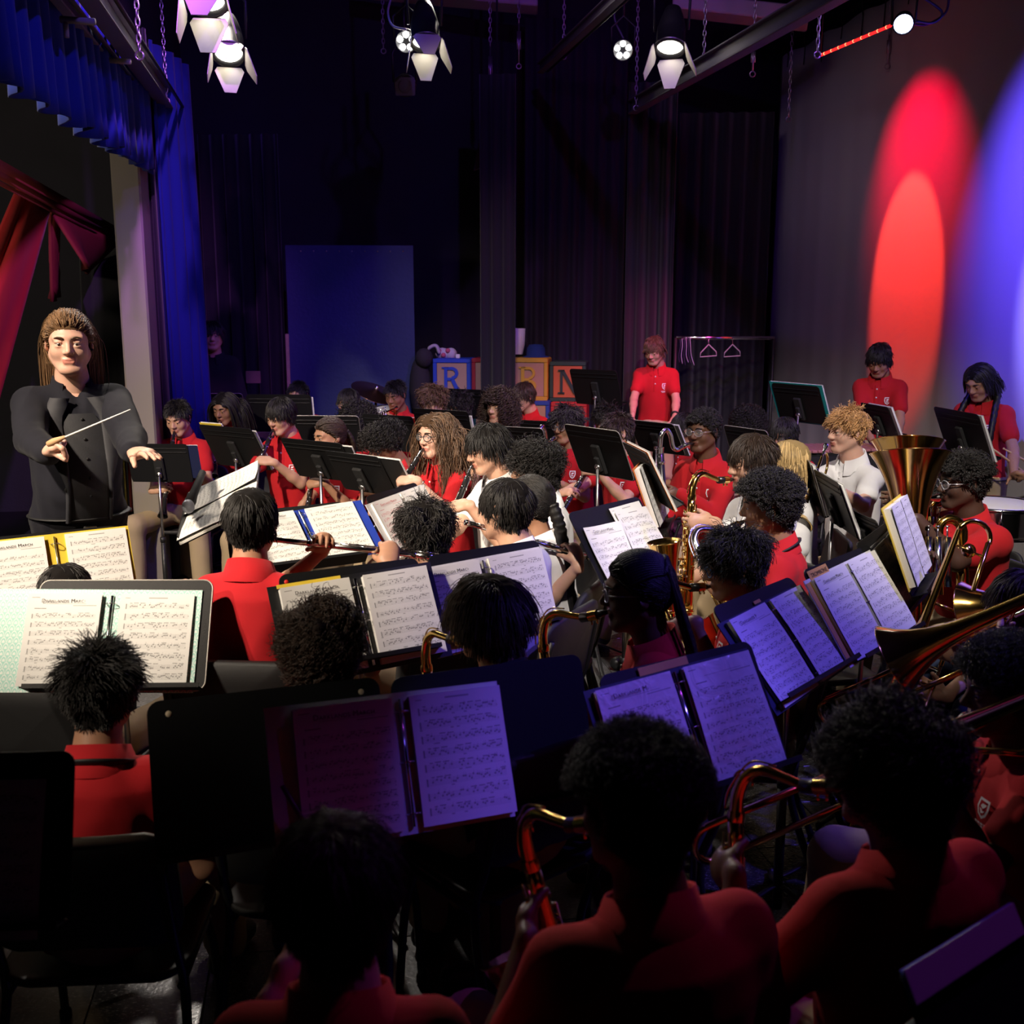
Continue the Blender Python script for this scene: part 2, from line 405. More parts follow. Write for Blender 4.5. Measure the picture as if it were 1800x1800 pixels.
# proscenium: pilaster, header, sill of the stage
M_PIL = mat('cream_plaster', (.24, .21, .18), .75, bump=.1, bscale=120)
p = at(247, 600, 6.75); m = MB(); m.box((p[0], p[1], 1.55), (.17, .34, 3.1), R3, bev=.012); struct('trim_3', m, M_PIL)
PX, PY = -1.12, 0.0   # stage x of the proscenium line
m = MB(); m.box(stage(-1.36, 3.2, 4.35), (.14, 8.6, 2.3), R3); struct('wall_proscenium', m, mat('dark_header', (.012, .010, .014), .8))
m = MB(); m.box(stage(-1.16, 8.95, 2.6), (.10, 3.4, 5.2), R3); struct('wall_left', m, M_WALLB)
# auditorium seen through the opening
M_AUD = mat('auditorium_plaster', (.10, .092, .075), .85, bump=.25, bscale=40, var=.15, vscale=4)
m = MB(); m.box(stage(-6.2, 8.0, 2.6), (.14, 16., 6.4), R3); struct('wall_auditorium', m, M_AUD)
m = MB(); m.box(stage(-3.8, 11.2, 2.6), (5.2, .14, 6.4), R3); struct('wall_auditorium_end', m, M_AUD)
m = MB(); m.box(stage(-4.1, 8.0, -1.0), (5.0, 16., .10), R3); struct('floor_auditorium', m, mat('dark_carpet', (.02, .018, .02), .95))
m = MB(); m.box(stage(-3.9, 5.6, 5.7), (5.2, 17., .1), R3); struct('ceiling_auditorium', m, M_AUD)
# ------------------------------------------------------------------ drapes
def drape(name, path, z0, z1, label, mt, amp=.05, waves=18, rows=10, th=.012, flare=0., cat='curtain', group=None, parent=None, irregular=.35, zfun=None, seed=1):
    """a hanging cloth with vertical folds; path: list of floor points"""
    rs = np.random.default_rng(seed); P = smooth_path([np.r_[p[:2], 0] for p in path], 10) if len(path) > 2 else np.array([np.r_[p[:2], 0] for p in path])
    L = np.r_[0, np.cumsum(np.linalg.norm(np.diff(P, axis=0), axis=1))]; n = waves * 8; t = np.linspace(0, L[-1], n)
    X = np.array([np.interp(t, L, P[:, i]) for i in range(3)]).T; T = np.gradient(X, axis=0); T /= np.linalg.norm(T, axis=1, keepdims=True); N = np.cross(T, V(0, 0, 1))
    ph = np.cumsum(rs.uniform(1 - irregular, 1 + irregular, n)) * 2 * math.pi * waves / n; am = amp * (1 + .5 * np.sin(np.cumsum(rs.normal(0, .35, n))))
    G = np.zeros((rows, n, 3))
    for j in range(rows):
        s = j / (rows - 1); z = z0 + (z1 - z0) * s; w = (np.sin(ph + .5 * (1 - s) * np.sin(t * 3)) * (.45 + .55 * (1 - s) + flare * (1 - s)) * am)[:, None]
        G[j] = X + N * w + V(0, 0, 1) * z
        if zfun is not None: G[j][:, 2] = zfun(t / L[-1], s)
    m = MB(); m.grid(G); o = m.build(name, mt, parent)
    md = o.modifiers.new('thickness', 'SOLIDIFY'); md.thickness = th; md.offset = 0
    if parent is None: tag(o, label, cat, group)
    return o
M_BLUEV = mat('blue_velvet', (.010, .024, .20), .9, spec=.2, sheen=.06, bump=.1, bscale=300)
M_CYC = mat('white_cyclorama_muslin', (.62, .60, .62), .9, bump=.12, bscale=350, spec=.1)
# cyclorama along the upstage side: far edge to beyond the frame on the right
c0 = at(1352, 600, 10.2); c1 = c0 - S_AX * 7.4
def cyc_z(t, s): return .06 + (4.17 + .015 * np.sin(t * 70) - .06) * s
cyc = drape('backdrop_curtain', [c0, c0 - S_AX * 3, c1], .06, 3.98, 'tall white backdrop cloth on the right glowing red and blue', M_CYC, amp=.0035, waves=20, rows=14, th=.004, irregular=.9, zfun=lambda t, s: cyc_z(t, s), seed=4)
m = MB(); a, b = c0 + V(0, 0, 4.25 - c0[2]) + S_AX * .1, c1 + V(0, 0, 4.25 - c1[2]); m.tube([a, b], .024, 10); pb = m.build('batten_pipe', M_BLACK); tag(pb, 'dark pipe carrying the white backdrop cloth', 'pipe')
for i in range(22):
    q = c0 + (c1 - c0) * ((i + .5) / 22); q = V(q[0], q[1], 0); m = MB(); m.tube([q + V(0, 0, 4.275), q + V(-.03, -.01, 4.24), q + V(-.012, 0, 4.15)], .006, 5); m.tube([q + V(-.012, 0, 4.16), q + V(-.018, .0, 4.05 - .05 * (i % 3))], .004, 5); t = m.build('tie_cord', M_BLACKM, cyc)
# proscenium valance and blue leg
va, vb = at(-75, 90, 3.25), at(270, 300, 6.62); zb0, zb1 = at(-75, 100, 3.25)[2], at(270, 305, 6.62)[2]
drape('valance_curtain', [va, vb], 2.8, 4.4, 'blue pleated valance across the top of the stage opening', M_BLUEV, amp=.04, waves=20, rows=8, zfun=lambda t, s: zb0 + (zb1 - zb0) * t + .015 * np.sin(t * 60) + (at(0, 0, 3.9)[2] + .25 - zb0) * s, group='blue velvet drapes', seed=3)
l0, l1 = at(288, 600, 7.0), at(352, 600, 7.75)
drape('side_curtain', [l0, (l0 + l1) / 2 + V(.02, -.05, 0), l1], .03, 3.55, 'tall blue side curtain hanging right of the cream pilaster', M_BLUEV, amp=.06, waves=5, rows=8, group='blue velvet drapes', seed=8)
# black legs (vertical masking curtains)
M_LEG = mat('black_masking_velvet', (.010, .008, .014), .92, sheen=.25, bump=.1, bscale=300)
def leg(us, d, z1, lab, seed, z0=.02, amp=.05, wv=4, mt=M_LEG): 
    return drape('leg_curtain', [at(us[0], 560, d), at(us[1], 560, d - .05)], z0, z1, lab, mt, amp=amp, waves=wv, rows=10, group='black masking curtains', seed=seed)
leg((846, 905), 8.9, 3.75, 'narrow black curtain tied in at the middle, hanging before the toy blocks', 11, amp=.06, wv=3)
leg((1098, 1180), 8.95, 3.70, 'black curtain strip behind the standing percussionist', 12, wv=4)
leg((1185, 1345), 9.7, 3.6, 'black curtain behind the clothes rail, left of the white backdrop', 13, wv=6)
leg((922, 1095), 9.75, 4.4, 'wide dim violet-lit curtain between the two narrow black curtains', 14, wv=8, mt=mat('dim_violet_drape', (.020, .012, .028), .9))
leg((258, 284), 6.95, 3.6, 'black curtain edge squeezed between pilaster and blue side curtain', 15, wv=2)
leg((365, 500), 9.6, 3.4, 'black curtain behind the watching person in black', 16, wv=6)
# upper black folded border hanging over the narrow curtain
p = at(874, 235, 8.90); m = MB(); m.tube([(0, 0, .2), (0, 0, 5.48 - p[2])], .01, 6); m.v[0] = m.v[0] + p; pr = [(-.20, -.30), (.16, -.16), (.16, .24), (.02, .34), (-.12, .10)]; m.sheet(pr, .05, frame(p, V(1, 0, 0), V(0, 1, 0), V(0, 0, 1))); tag(m.build('curtain_bundle', M_LEG), 'bunched black cloth at the head of the narrow curtain', 'curtain', 'black masking curtains')
# dark blue scenery flat with timber edge
p0, p1 = at(508, 600, 9.3), at(729, 600, 9.35); w_ = np.linalg.norm((p1 - p0)[:2]); c = (p0 + p1) / 2; x = nrm(V(*(p1 - p0)[:2], 0)); y = np.cross(V(0, 0, 1), x); z1 = at(600, 433, 9.3)[2]
root = empty('scenery_flat', (c[0], c[1], 0)); tag(root, 'tall dark blue scenery flat standing against the far wall', 'scenery flat'); R_ = np.c_[x, y, V(0, 0, 1)]
M_FLAT = mat('blue_painted_flat', (.02, .035, .13), .6, bump=.2, bscale=30, var=.25, vscale=2)
m = MB(); m.box((0, 0, z1 / 2 + .01), (w_, .02, z1 - .02), R_); m.build('panel', M_FLAT, root)
m = MB(); m.box(-x * (w_ / 2 + .012) + V(0, 0, .84), (.03, .06, 1.66), R_, bev=.003); m.build('timber_edge', mat('raw_pine', (.46, .34, .20), .7, var=.2), root)
for i in range(9):
    m = MB(); m.lathe([(0, .003), (.006, .002), (.007, 0)], x * (w_ * (.08 + .1 * i - .46)) - y * .011 + V(0, 0, z1 - .05), -y, 8); m.build('screw_head', M_STEEL, root)
# plank box seen behind the watcher
p = at(452, 640, 8.9); root = empty('crate', (p[0], p[1], 0)); tag(root, 'low brown wooden crate in shadow right of the watching person', 'crate'); M_CRATE = mat('shadowed_plywood', (.14, .085, .06), .75, var=.25)
for k_ in range(4): m = MB(); m.box((0, 0, .12 + k_ * .215), (.38, .30, .205), bev=.008); m.build('plank', M_CRATE, root)
m = MB(); m.box((0, -.155, at(440, 640, 8.9)[2] - .10), (.12, .01, .10)); m.build('label_card', mat('brown_card', (.22, .12, .09), .8), root)
# ------------------------------------------------------------------ toy blocks
def toy_block(us, vs, d, border, face, letter, lcol, label, ang=-8):
    p = (at(us[0], vs[0], d) + at(us[1], vs[1], d)) / 2; wd = (us[1] - us[0]) / F_PX * d; hg = (vs[1] - vs[0]) / F_PX * d; s = min(wd, hg) if False else wd
    z = p[2]; root = empty('alphabet_block', p); tag(root, label, 'toy block', 'giant alphabet blocks'); a = math.radians(ang); R_ = np.c_[V(math.cos(a), math.sin(a), 0), V(-math.sin(a), math.cos(a), 0), V(0, 0, 1)]
    Fm = frame(V(0, 0, 0), R_[:, 0], R_[:, 1], R_[:, 2]); bm = mat('block_' + border[0], border[1], .6, var=.1, vscale=8); fm = mat('block_' + face[0], face[1], .65, var=.12, vscale=8)
    m = MB(); m.box((0, s / 2, 0), (wd, s, hg), bev=.012); m.build('cube_body', bm, root, Fm)
    m = MB(); m.box((0, -.003, 0), (wd * .80, .012, hg * .80), bev=.004); m.build('inset_face', fm, root, Fm)
    for x_, w2, z_, h2 in ((0, wd, hg * .45, hg * .1), (0, wd, -hg * .45, hg * .1), (-wd * .45, wd * .1, 0, hg * .8), (wd * .45, wd * .1, 0, hg * .8)):
        m = MB(); m.box((x_, -.006, z_), (w2 * .995, .022, h2 * .995), bev=.004); m.build('border_strip', bm, root, Fm)
    if letter:
        t = block_letter(letter, hg * .60); m = MB()
        for poly in t: m.sheet(poly, .014)
        m.build('letter_' + letter.lower(), mat('block_' + lcol[0], lcol[1], .6), root, Fm @ frame(V(0, -.014, 0), V(1, 0, 0), V(0, 1, 0), V(0, 0, 1)))
    return root
def block_letter(ch, h):
    w = h * .62; q = h / 2; s = h * .13
    def bar(x0, z0, x1, z1): return [(x0, z0), (x1, z0), (x1, z1), (x0, z1)]
    def ring(cx, cz, ro, ri, a0, a1, n=10, sx=1.): # curved stroke as quads
        out = []; t = np.radians(np.linspace(a0, a1, n))
        for i in range(n - 1): out.append([(cx + sx * ri * math.cos(t[i]), cz + ri * math.sin(t[i])), (cx + sx * ro * math.cos(t[i]), cz + ro * math.sin(t[i])), (cx + sx * ro * math.cos(t[i + 1]), cz + ro * math.sin(t[i + 1])), (cx + sx * ri * math.cos(t[i + 1]), cz + ri * math.sin(t[i + 1]))])
        return out
    L = -w / 2
    serif = [bar(L - s * .7, q - s * .5, L + s * 1.4, q), bar(L - s * .7, -q, L + s * 1.6, -q + s * .5)]
    if ch == 'R': return serif + [bar(L, -q, L + s, q), bar(L + s, q - s * .9, L + w * .5, q), bar(L + s, -s * .4, L + w * .5, s * .5)] + ring(L + w * .5, q * .5 + s * .0, q * .5 + s * .05, q * .5 - s * .9, 90, -90, 10, 1.1) + [[(L + w * .40, s * .1), (L + w * .66, s * .1), (L + w * 1.08, -q), (L + w * .80, -q)], bar(L + w * .72, -q, L + w * 1.2, -q + s * .5)]
    if ch == 'B': return serif + [bar(L, -q, L + s, q), bar(L + s, q - s * .8, L + w * .5, q), bar(L + s, -s * .4, L + w * .5, s * .4), bar(L + s, -q, L + w * .5, -q + s * .8)] + ring(L + w * .5, q * .5, q * .5, q * .5 - s * .8, 90, -90, 10, 1.) + ring(L + w * .5, -q * .5, q * .5, q * .5 - s * .8, 90, -90, 10, 1.2)
    if ch == 'N': return serif[:1] + [bar(L - s * .7, -q, L + s * 1.4, -q + s * .5), bar(L, -q, L + s * .8, q), bar(L + w, -q, L + w + s * .8, q), bar(L + w - s * .7, q - s * .5, L + w + s * 1.5, q), [(L, q), (L + s * 1.2, q), (L + w + s * .8, -q), (L + w - s * .4, -q)]]
    if ch == 'K': return serif + [bar(L, -q, L + s, q), [(L + s, -s * .3), (L + w * .7, q), (L + w, q), (L + s * 1.4, -s * .5)], [(L + w * .3, 0), (L + w * .55, s * .9), (L + w * 1.1, -q), (L + w * .8, -q)], bar(L + w * .6, -q, L + w * 1.2, -q + s * .5)]
    return [bar(L, -q, L + s, q)]
WOODF = ('pale_wood_face', (.42, .27, .20)); d_ = 9.25
toy_block((761, 828), (631, 702), d_, ('blue_paint', (.015, .06, .52)), WOODF, 'R', ('blue_letter', (.015, .06, .52)), 'giant toy block with blue border and blue letter R')
toy_block((829, 895), (630, 704), d_ + .02, ('crimson_paint', (.30, .012, .035)), ('pink_face', (.46, .30, .27)), 'I', ('crimson_letter', (.30, .012, .035)), 'giant toy block with crimson border, split by the narrow black curtain')
toy_block((897, 963), (630, 704), d_ + .04, ('yellow_paint', (.48, .30, .03)), ('mauve_face', (.36, .22, .18)), 'B', ('yellow_letter', (.48, .32, .04)), 'giant toy block with yellow border and yellow letter B')
toy_block((966, 1030), (636, 706), d_ + .06, ('green_paint', (.012, .045, .03)), ('orange_face', (.42, .11, .035)), 'N', ('dark_green_letter', (.012, .035, .03)), 'giant toy block with dark green border and letter N on orange')
toy_block((900, 966), (705, 778), d_ + .02, ('navy_paint', (.012, .05, .30)), ('buff_face', (.36, .24, .14)), 'K', ('dark_blue_letter', (.01, .04, .22)), 'lower toy block with blue border under the yellow one')
toy_block((968, 1031), (707, 780), d_ + .05, ('scarlet_paint', (.40, .025, .02)), ('rust_face', (.30, .05, .03)), None, None, 'lower toy block with red border under the letter N')
toy_block((762, 828), (703, 776), d_, ('dark_red_paint', (.2, .02, .02)), ('plain_face', (.3, .2, .15)), None, None, 'lower toy block hidden under the letter R')
toy_block((830, 896), (705, 778), d_ + .02, ('teal_paint', (.01, .10, .12)), ('plain_face2', (.3, .2, .15)), None, None, 'lower toy block hidden under the crimson one')
# things on top of the blocks
zt = at(795, 631, d_ + .1)[2]
p = at(755, 628, d_ + .15); m = MB(); m.tube(smooth_path([p + V(-.05, 0, -.005), p + V(.0, 0, .08), p + V(.06, 0, .10), p + V(.09, 0, .03)], 5), [.02] * 5 + [.035] * 10 + [.02], 10, 0, True, False, .5); o = m.build('folded_cloth', mat('lilac_cloth', (.5, .45, .55), .9)); tag(o, 'pale folded cloth lying at the left end of the toy blocks', 'cloth')
root = empty('stuffed_toy', at(778, 622, d_ + .2)); tag(root, 'small pink and white soft toy on the letter R block', 'soft toy'); m = MB(); m.ball((0, 0, 0), (.07, .05, .055), 0, 12, 8); m.ball((.075, 0, .0), (.055, .05, .055), 0, 12, 8); m.build('body', mat('pale_plush', (.55, .5, .6), .95), root)
for q in ((-.03, -.04, .03), (.01, -.05, -.01), (.05, -.04, .03)): m = MB(); m.ball(q, .022, 0, 8, 6); m.build('pink_patch', mat('pink_plush', (.6, .12, .2), .95), root)
p = at(804, 630, d_); m = MB(); m.box(p + V(0, .1, .015), (.04, .04, .035), bev=.004); tag(m.build('small_box', M_PAPER), 'tiny white box on the right of the letter R block', 'box')
for us, lab in (((860, 882), 'white tapered lampshade standing behind the narrow curtain on the blocks'), ((892, 924), 'white tapered lampshade on the yellow toy block')):
    p = at((us[0] + us[1]) / 2, 600, d_ + .25); hw = (us[1] - us[0]) / 2 / F_PX * d_; m = MB(); m.lathe([(hw * .70, -.115), (hw * .95, -.03), (hw, .115), (hw * .97, .115), (hw * .9, -.03), (hw * .66, -.11)], p, n=18); tag(m.build('paper_lampshade', mat('white_shade', (.66, .6, .62), .85)), lab, 'lampshade', 'white lampshades on the blocks')  # tapered white paper lampshades, open at the top
p = at(942, 618, d_ + .25); m = MB(); m.lathe([(.125, -.055), (.12, -.045), (.085, -.035), (.082, .03), (.06, .062), (0, .068)], p, n=20); tag(m.build('felt_hat', mat('blue_felt', (.01, .03, .20), .9)), 'dark blue felt hat on top of the yellow block', 'hat')
p = at(738, 660, 9.3); m = MB(); m.ball(p + V(0, .05, -.12), (.10, .12, .30), 0, 12, 8); m.ball(p + V(.04, .0, .15), (.08, .1, .09), 0, 10, 7); tag(m.build('dark_bundle', mat('dark_fabric_bundle', (.03, .025, .03), .95)), 'dark bundle of fabric in the gap left of the blocks', 'bundle')
# ------------------------------------------------------------------ clothes rail with hangers
a, b = at(1188, 594, 8.87), at(1345, 594, 9.1); root = empty('clothes_rail', (a[0], a[1], 0)); tag(root, 'metal clothes rail catching red light left of the white backdrop', 'clothes rail'); O3 = V(a[0], a[1], 0)
m = MB(); m.tube([a - O3, b - O3 + (b - a) * .1], .016, 10); m.build('top_bar', M_CHROME, root)
for q in (a, b + (b - a) * .1): m = MB(); m.tube([V(q[0], q[1], .03) - O3, q - O3], .014, 8); m.build('upright', M_BLACK, root); m = MB(); m.tube([V(q[0], q[1] - .25, .02) - O3, V(q[0], q[1] + .25, .02) - O3], .014, 8); m.build('foot', M_BLACK, root)
def hanger(u, d, lab, k=1.):
    p = at(u, 596, d); root = empty('clothes_hanger', p); tag(root, lab, 'hanger', 'hangers on the rail'); m = MB(); m.tube(list(arc((0, 0, .0), .017, 200, -60, 8, V(0, 1, 0), V(0, 0, 1))) + [(0, 0, -.05)], .003, 6); m.build('hook', M_CHROME, root)
    m = MB(); m.tube([(0, 0, -.045), (-.065 * k, 0, -.115), (-.070 * k, 0, -.15), (.07 * k, 0, -.14), (.065 * k, 0, -.105), (0, 0, -.045)], .005, 6); m.build('frame', mat('plastic_hanger', (.5, .45, .5), .4), root)
hanger(1288, 8.95, 'empty triangular hanger on the clothes rail'); hanger(1246, 8.92, 'hanger at the left end of the rail, half in shadow')
p = at(1203, 612, 8.9); root = empty('scarf_bundle', V(p[0], p[1] - .005, a[2] + .005)); tag(root, 'striped strips of cloth hanging beside the clothes rail', 'cloth')
for i in range(6):
    x = (i - 2.5) * .017; m = MB(); m.tube(smooth_path([(x, 0, 0), (x + .006, -.01, -.07), (x - .004 + i * .004, .0, -.15), (x + .004 + i * .008, 0, -.21 - .012 * (i % 3))], 4), .009, 6, 0, True, False, .4); m.build('cloth_strip', M_SILKL if False else mat('lilac_satin' if i % 2 else 'dark_satin', (.45, .40, .6) if i % 2 else (.05, .03, .09), .4), root)
# ------------------------------------------------------------------ auditorium banners and flags
M_REDB = mat('red_banner_cloth', (.50, .015, .018), .85, sheen=.2); M_REDD = mat('maroon_banner_cloth', (.20, .018, .018), .9)
r0, r1 = at(-40, 272, 6.2), at(216, 416, 8.6); m = MB(); m.tube([r0, r1], .045, 10); m.tube([r0 - V(0, 0, .10), r1 - V(0, 0, .09)], .015, 8); m.tube([r0 - V(0, 0, .045), r1 - V(0, 0, .045)], .03, 8); tag(m.build('banner_rail', M_REDD), 'dark sloping rail carrying the red banners beyond the stage opening', 'rail')
def banner(quad, lab, mt, th=.02):
    q = np.array([at(*p) for p in quad]); n = 8; G = np.zeros((n, n, 3))
    for j in range(n):
        for i in range(n):
            a, b = i / (n - 1), j / (n - 1); G[j, i] = (q[0] * (1 - a) + q[1] * a) * (1 - b) + (q[3] * (1 - a) + q[2] * a) * b + V(0, .06 * math.sin(a * 9), 0)
    m = MB(); m.grid(G); o = m.build('banner', mt); md = o.modifiers.new('thickness', 'SOLIDIFY'); md.thickness = th; tag(o, lab, 'banner', 'red banners'); return o
banner([(28, 330, 6.8), (84, 362, 7.2), (-30, 800, 7.2), (-130, 700, 6.8)], 'broad bright red banner slanting down at the left edge', M_REDB)
banner([(80, 362, 7.25), (205, 425, 8.4), (146, 480, 8.2), (150, 470, 7.4)], 'dark red triangular banner hanging from the rail', M_REDD)
banner([(84, 360, 7.3), (104, 372, 7.45), (98, 520, 7.7), (88, 530, 7.6)], 'thin maroon pennant pointing down', M_REDD)
banner([(138, 422, 8.3), (212, 425, 8.5), (218, 700, 8.5), (150, 700, 8.3)], 'black cloth hanging behind the pennants', M_LEG)
M_GREEN = mat('dark_green_curtain', (.010, .035, .035), .9, sheen=.2)
drape('audience_curtain', [stage(-5.9, 3.5), stage(-5.6, 11.0)], -.9, 2.6, 'dark green curtain across the hall behind the conductor', M_GREEN, amp=.07, waves=34, rows=6, seed=21)
for u, lab, col in ((152, 'flag furled on a pole with brass tip behind the conductor', (.35, .26, .04)), (203, 'striped flag furled on a pole beside the pilaster', (.32, .05, .05))):
    p = at(u, 560, 8.9); root = empty('flag', (p[0], p[1], -.95)); tag(root, lab, 'flag', 'furled flags'); m = MB(); m.tube([(-.02, 0, 0), (0, 0, 3.1)], .014, 8); m.lathe([(0, .14), (.012, .1), (.022, .05), (.010, 0)], (0, 0, 3.1), n=10); m.build('pole', mat('brass_pole', (.42, .32, .08), .35, .8), root)
    for k_, c_ in enumerate((col, (.55, .52, .5), (.03, .05, .22), col)):
        m = MB(); m.tube([(.03 + .018 * k_, .0, 2.75), (.05 + .025 * k_, 0, 1.9), (.03 + .03 * k_, 0, 1.1)], [.02, .045, .03], 8, 0, True, False, .5); m.build('cloth_fold', mat('flag_cloth_%d_%d' % (u, k_), c_, .9), root)
    m = MB(); m.box((0, 0, .04), (.3, .3, .08), bev=.02); m.build('base', M_BLACK, root)
# ------------------------------------------------------------------ battens, chains, lamps
M_BEAM = mat('grey_steel_track', (.16, .14, .17), .5, .4)
def track(a, b, lab, w_=.09, h_=.11):
    p, q = at(*a), at(*b); ax = nrm(q - p); sd = nrm(np.cross(ax, V(0, 0, 1))); up_ = np.cross(sd, ax); root = empty('lighting_track', (p + q) / 2); tag(root, lab, 'track', 'lighting tracks'); Ln = np.linalg.norm(q - p); R_ = np.c_[ax, sd, up_]
    m = MB(); m.box((0, 0, 0), (Ln, w_ * .25, h_), R_, bev=.006); m.build('web', M_BEAM, root)
    for k_ in (-1, 1): m = MB(); m.box(up_ * k_ * h_ / 2, (Ln, w_, .014), R_, bev=.004); m.build('flange', M_BEAM, root)
    m = MB(); m.tube([-ax * Ln / 2 + sd * w_ - up_ * .02, ax * Ln / 2 + sd * w_ - up_ * .02], .012, 6); m.build('conduit', M_BLACK, root)
    return root
track((110, -90, 3.9), (297, 182, 7.2), 'steel track running away above the blue valance, its end over the blue curtain')
track((45, -80, 3.7), (262, 188, 7.2), 'darker second track nearer the valance', .05, .06)
track((1520, -45, 4.8), (1112, 188, 8.6), 'long steel track slanting down from top right to the black curtain strip', .08, .10)
track((1195, -110, 5.5), (950, 120, 8.8), 'dark batten overhead between the two lamp groups', .06, .07)
def chain(u, v0, v1, d, lab, rod=0.):
    a, b = at(u, v0, d), at(u, v1, d); root = empty('chain', b); L0 = a[2] - b[2]; a[2] = max(a[2], 5.46); rod *= L0 / (a[2] - b[2]); tag(root, lab, 'chain', 'hanging chains'); Ln = a[2] - b[2]; zr = Ln * rod; n = max(3, int((Ln - zr) / .036)); M_CH = mat('chain_steel', (.50, .46, .52), .3, .9)
    m = MB()
    for i in range(n):
        z = zr + (i + .5) * (Ln - zr) / n; X = V(1, 0, 0) if i % 2 else V(0, 1, 0); t = np.linspace(0, 2 * math.pi, 11)[:-1]; m.tube([V(0, 0, z) + X * math.cos(q) * .010 + V(0, 0, 1) * math.sin(q) * .024 for q in t], .0042, 5, 0, False, True)
    o = m.build('links', M_CH, root); o['kind'] = 'stuff'
    if rod:
        m = MB(); m.tube([(0, 0, 0), (0, 0, zr)], .007, 6); m.tube([(-.012, 0, zr * .35), (-.012, 0, zr * .8)], .005, 6); m.tube([(.012, 0, zr * .35), (.012, 0, zr * .8)], .005, 6); m.build('turnbuckle', M_CH, root)
    m = MB(); m.tube(arc((0, 0, -.02), .02, 0, 360, 10, V(1, 0, 0), V(0, 0, 1)), .005, 6, 0, False, True); m.build('shackle', M_CH, root)
for a in ((245, -20, 90, 4.9, 'chain in front of the left steel track', 0), (293, -20, 172, 6.9, 'long chain ending at the tip of the left track', 0), (862, -12, 165, 8.7, 'chain and turnbuckle above the narrow black curtain', .45), (912, -12, 112, 8.6, 'shorter chain and turnbuckle beside the pale joist', .55), (674, -12, 85, 8.4, 'chain left of the middle lamp group', 0), (991, -12, 95, 8.3, 'chain with hook left of the five-eyed lamp', 0), (1118, 18, 185, 8.4, 'chain that carries the far end of the right track', 0), (1237, -12, 112, 7.3, 'chain clipped to the right track above the barn door lamp', 0), (1323, -12, 125, 7.6, 'thin chain right of the barn door lamp', .3), (1386, 30, 205, 8.7, 'long thin chain over the corner of the white backdrop', 0), (1437, -12, 90, 6.3, 'chain just right of the track end at the top', 0), (1560, -12, 112, 7.9, 'chain above the red part of the backdrop', .4)): chain(*a)
M_BARN = mat('pale_barn_door_face', (.62, .58, .50), .55); M_LAMPB = mat('black_lamp_housing', (.012, .012, .014), .45)
M_GLOW = mat('lit_lens', (1, .95, .85), .3, emit=(1, .93, .82), estr=7.); M_LED = mat('lit_led', (1, 1, 1), .3, emit=(1, .96, .92), estr=22.); M_DEAD = mat('dark_lens', (.05, .045, .04), .15)
def par_can(u, v, d, aim, lab, r=.095, ln=.28, lens=M_GLOW, doors=(1, 1, 1, 1), hang=.35, opening=55):
    opening += 14
    p = at(u, v, d); ax = nrm(np.asarray(aim, float) - p); sd = nrm(np.cross(ax, V(0, 0, 1))); up_ = np.cross(sd, ax); root = empty('stage_lamp', p); tag(root, lab, 'stage lamp', 'stage lamps'); 
    m = MB(); m.lathe([(.0, -ln), (r * .55, -ln), (r * .75, -ln * .8), (r, -ln * .45), (r, -.0), (r * 1.12, 0), (r * 1.12, .02), (r * .92, .02), (r * .9, -.03)], ax=ax, n=20); m.build('housing', M_LAMPB, root)
    m = MB(); m.lathe([(0, .012), (r * .5, .008), (r * .9, -.006)], ax=ax, n=18); m.build('lens', lens, root)
    m = MB(); m.tube([sd * r * 1.15 - ax * .12, sd * r * 1.25 - ax * .12 + V(0, 0, hang * .6), V(0, 0, hang) - ax * .12, -sd * r * 1.25 - ax * .12 + V(0, 0, hang * .6), -sd * r * 1.15 - ax * .12], .010, 6); m.tube([V(0, 0, hang) - ax * .12, V(0, 0, hang + .22) - ax * .12], .013, 8); m.build('yoke', M_LAMPB, root)
    m = MB(); m.tube(arc(ax * .01, r * 1.1, 20, 160, 12, sd, up_), .006, 5); m.build('colour_frame', M_STEEL, root)
    for i, (dr, on) in enumerate(zip((up_, sd, -up_, -sd), doors)):
        if not on: continue
        tg = np.cross(ax, dr); oa = math.radians(opening + 8 * (i % 3)); out = nrm(ax * math.sin(oa) + dr * math.cos(oa)); b = ax * .025 + dr * r * 1.05; nn = np.cross(out, tg); w0, w1, Lg = r * .78, r * .95, r * 2.1
        m = MB(); m.sheet([(-w0, 0), (w0, 0), (w1, Lg * .16), (w0 * .48, Lg), (-w0 * .48, Lg), (-w1, Lg * .16)], .004, frame(b, tg, nn, out)); m.build('barn_door', M_BARN, root)
    return root
par_can(362, -2, 5.2, at(340, 760, 4.6), 'barn door lamp cut by the top edge, upper of the left pair', .10, lens=M_GLOW, opening=62)
par_can(402, 92, 6.4, at(440, 800, 5.4), 'lit barn door lamp hanging lower in the left pair', .092, lens=M_GLOW, opening=58)
par_can(748, 72, 7.0, at(790, 800, 6.4), 'barn door lamp in the middle group, one pale flap facing left', .095, lens=M_GLOW, opening=58)
par_can(1178, 82, 6.9, at(1120, 800, 6.3), 'barn door lamp with two pale flaps before the right track', .095, lens=M_GLOW, doors=(0, 1, 1, 1), opening=52)
par_can(712, 150, 8.0, at(720, 600, 4.), 'unlit square-fronted lamp below the middle group', .075, .22, M_DEAD, (0, 0, 0, 0))
p = at(712, 152, 7.98); m = MB(); m.sheet(rrect(.15, .13, .01, 2), .01, frame(p, V(1, 0, 0), nrm(V(0, 1, .25)), nrm(V(0, -.25, 1)))); m.lathe([(.048, 0), (.052, .006), (.046, .008)], p + V(0, -.008, 0), (0, -1, 0), 18); tag(m.build('lamp_gel_frame', mat('grey_gel_frame', (.16, .13, .17), .5)), 'square grey frame on the front of the unlit lamp', 'frame')
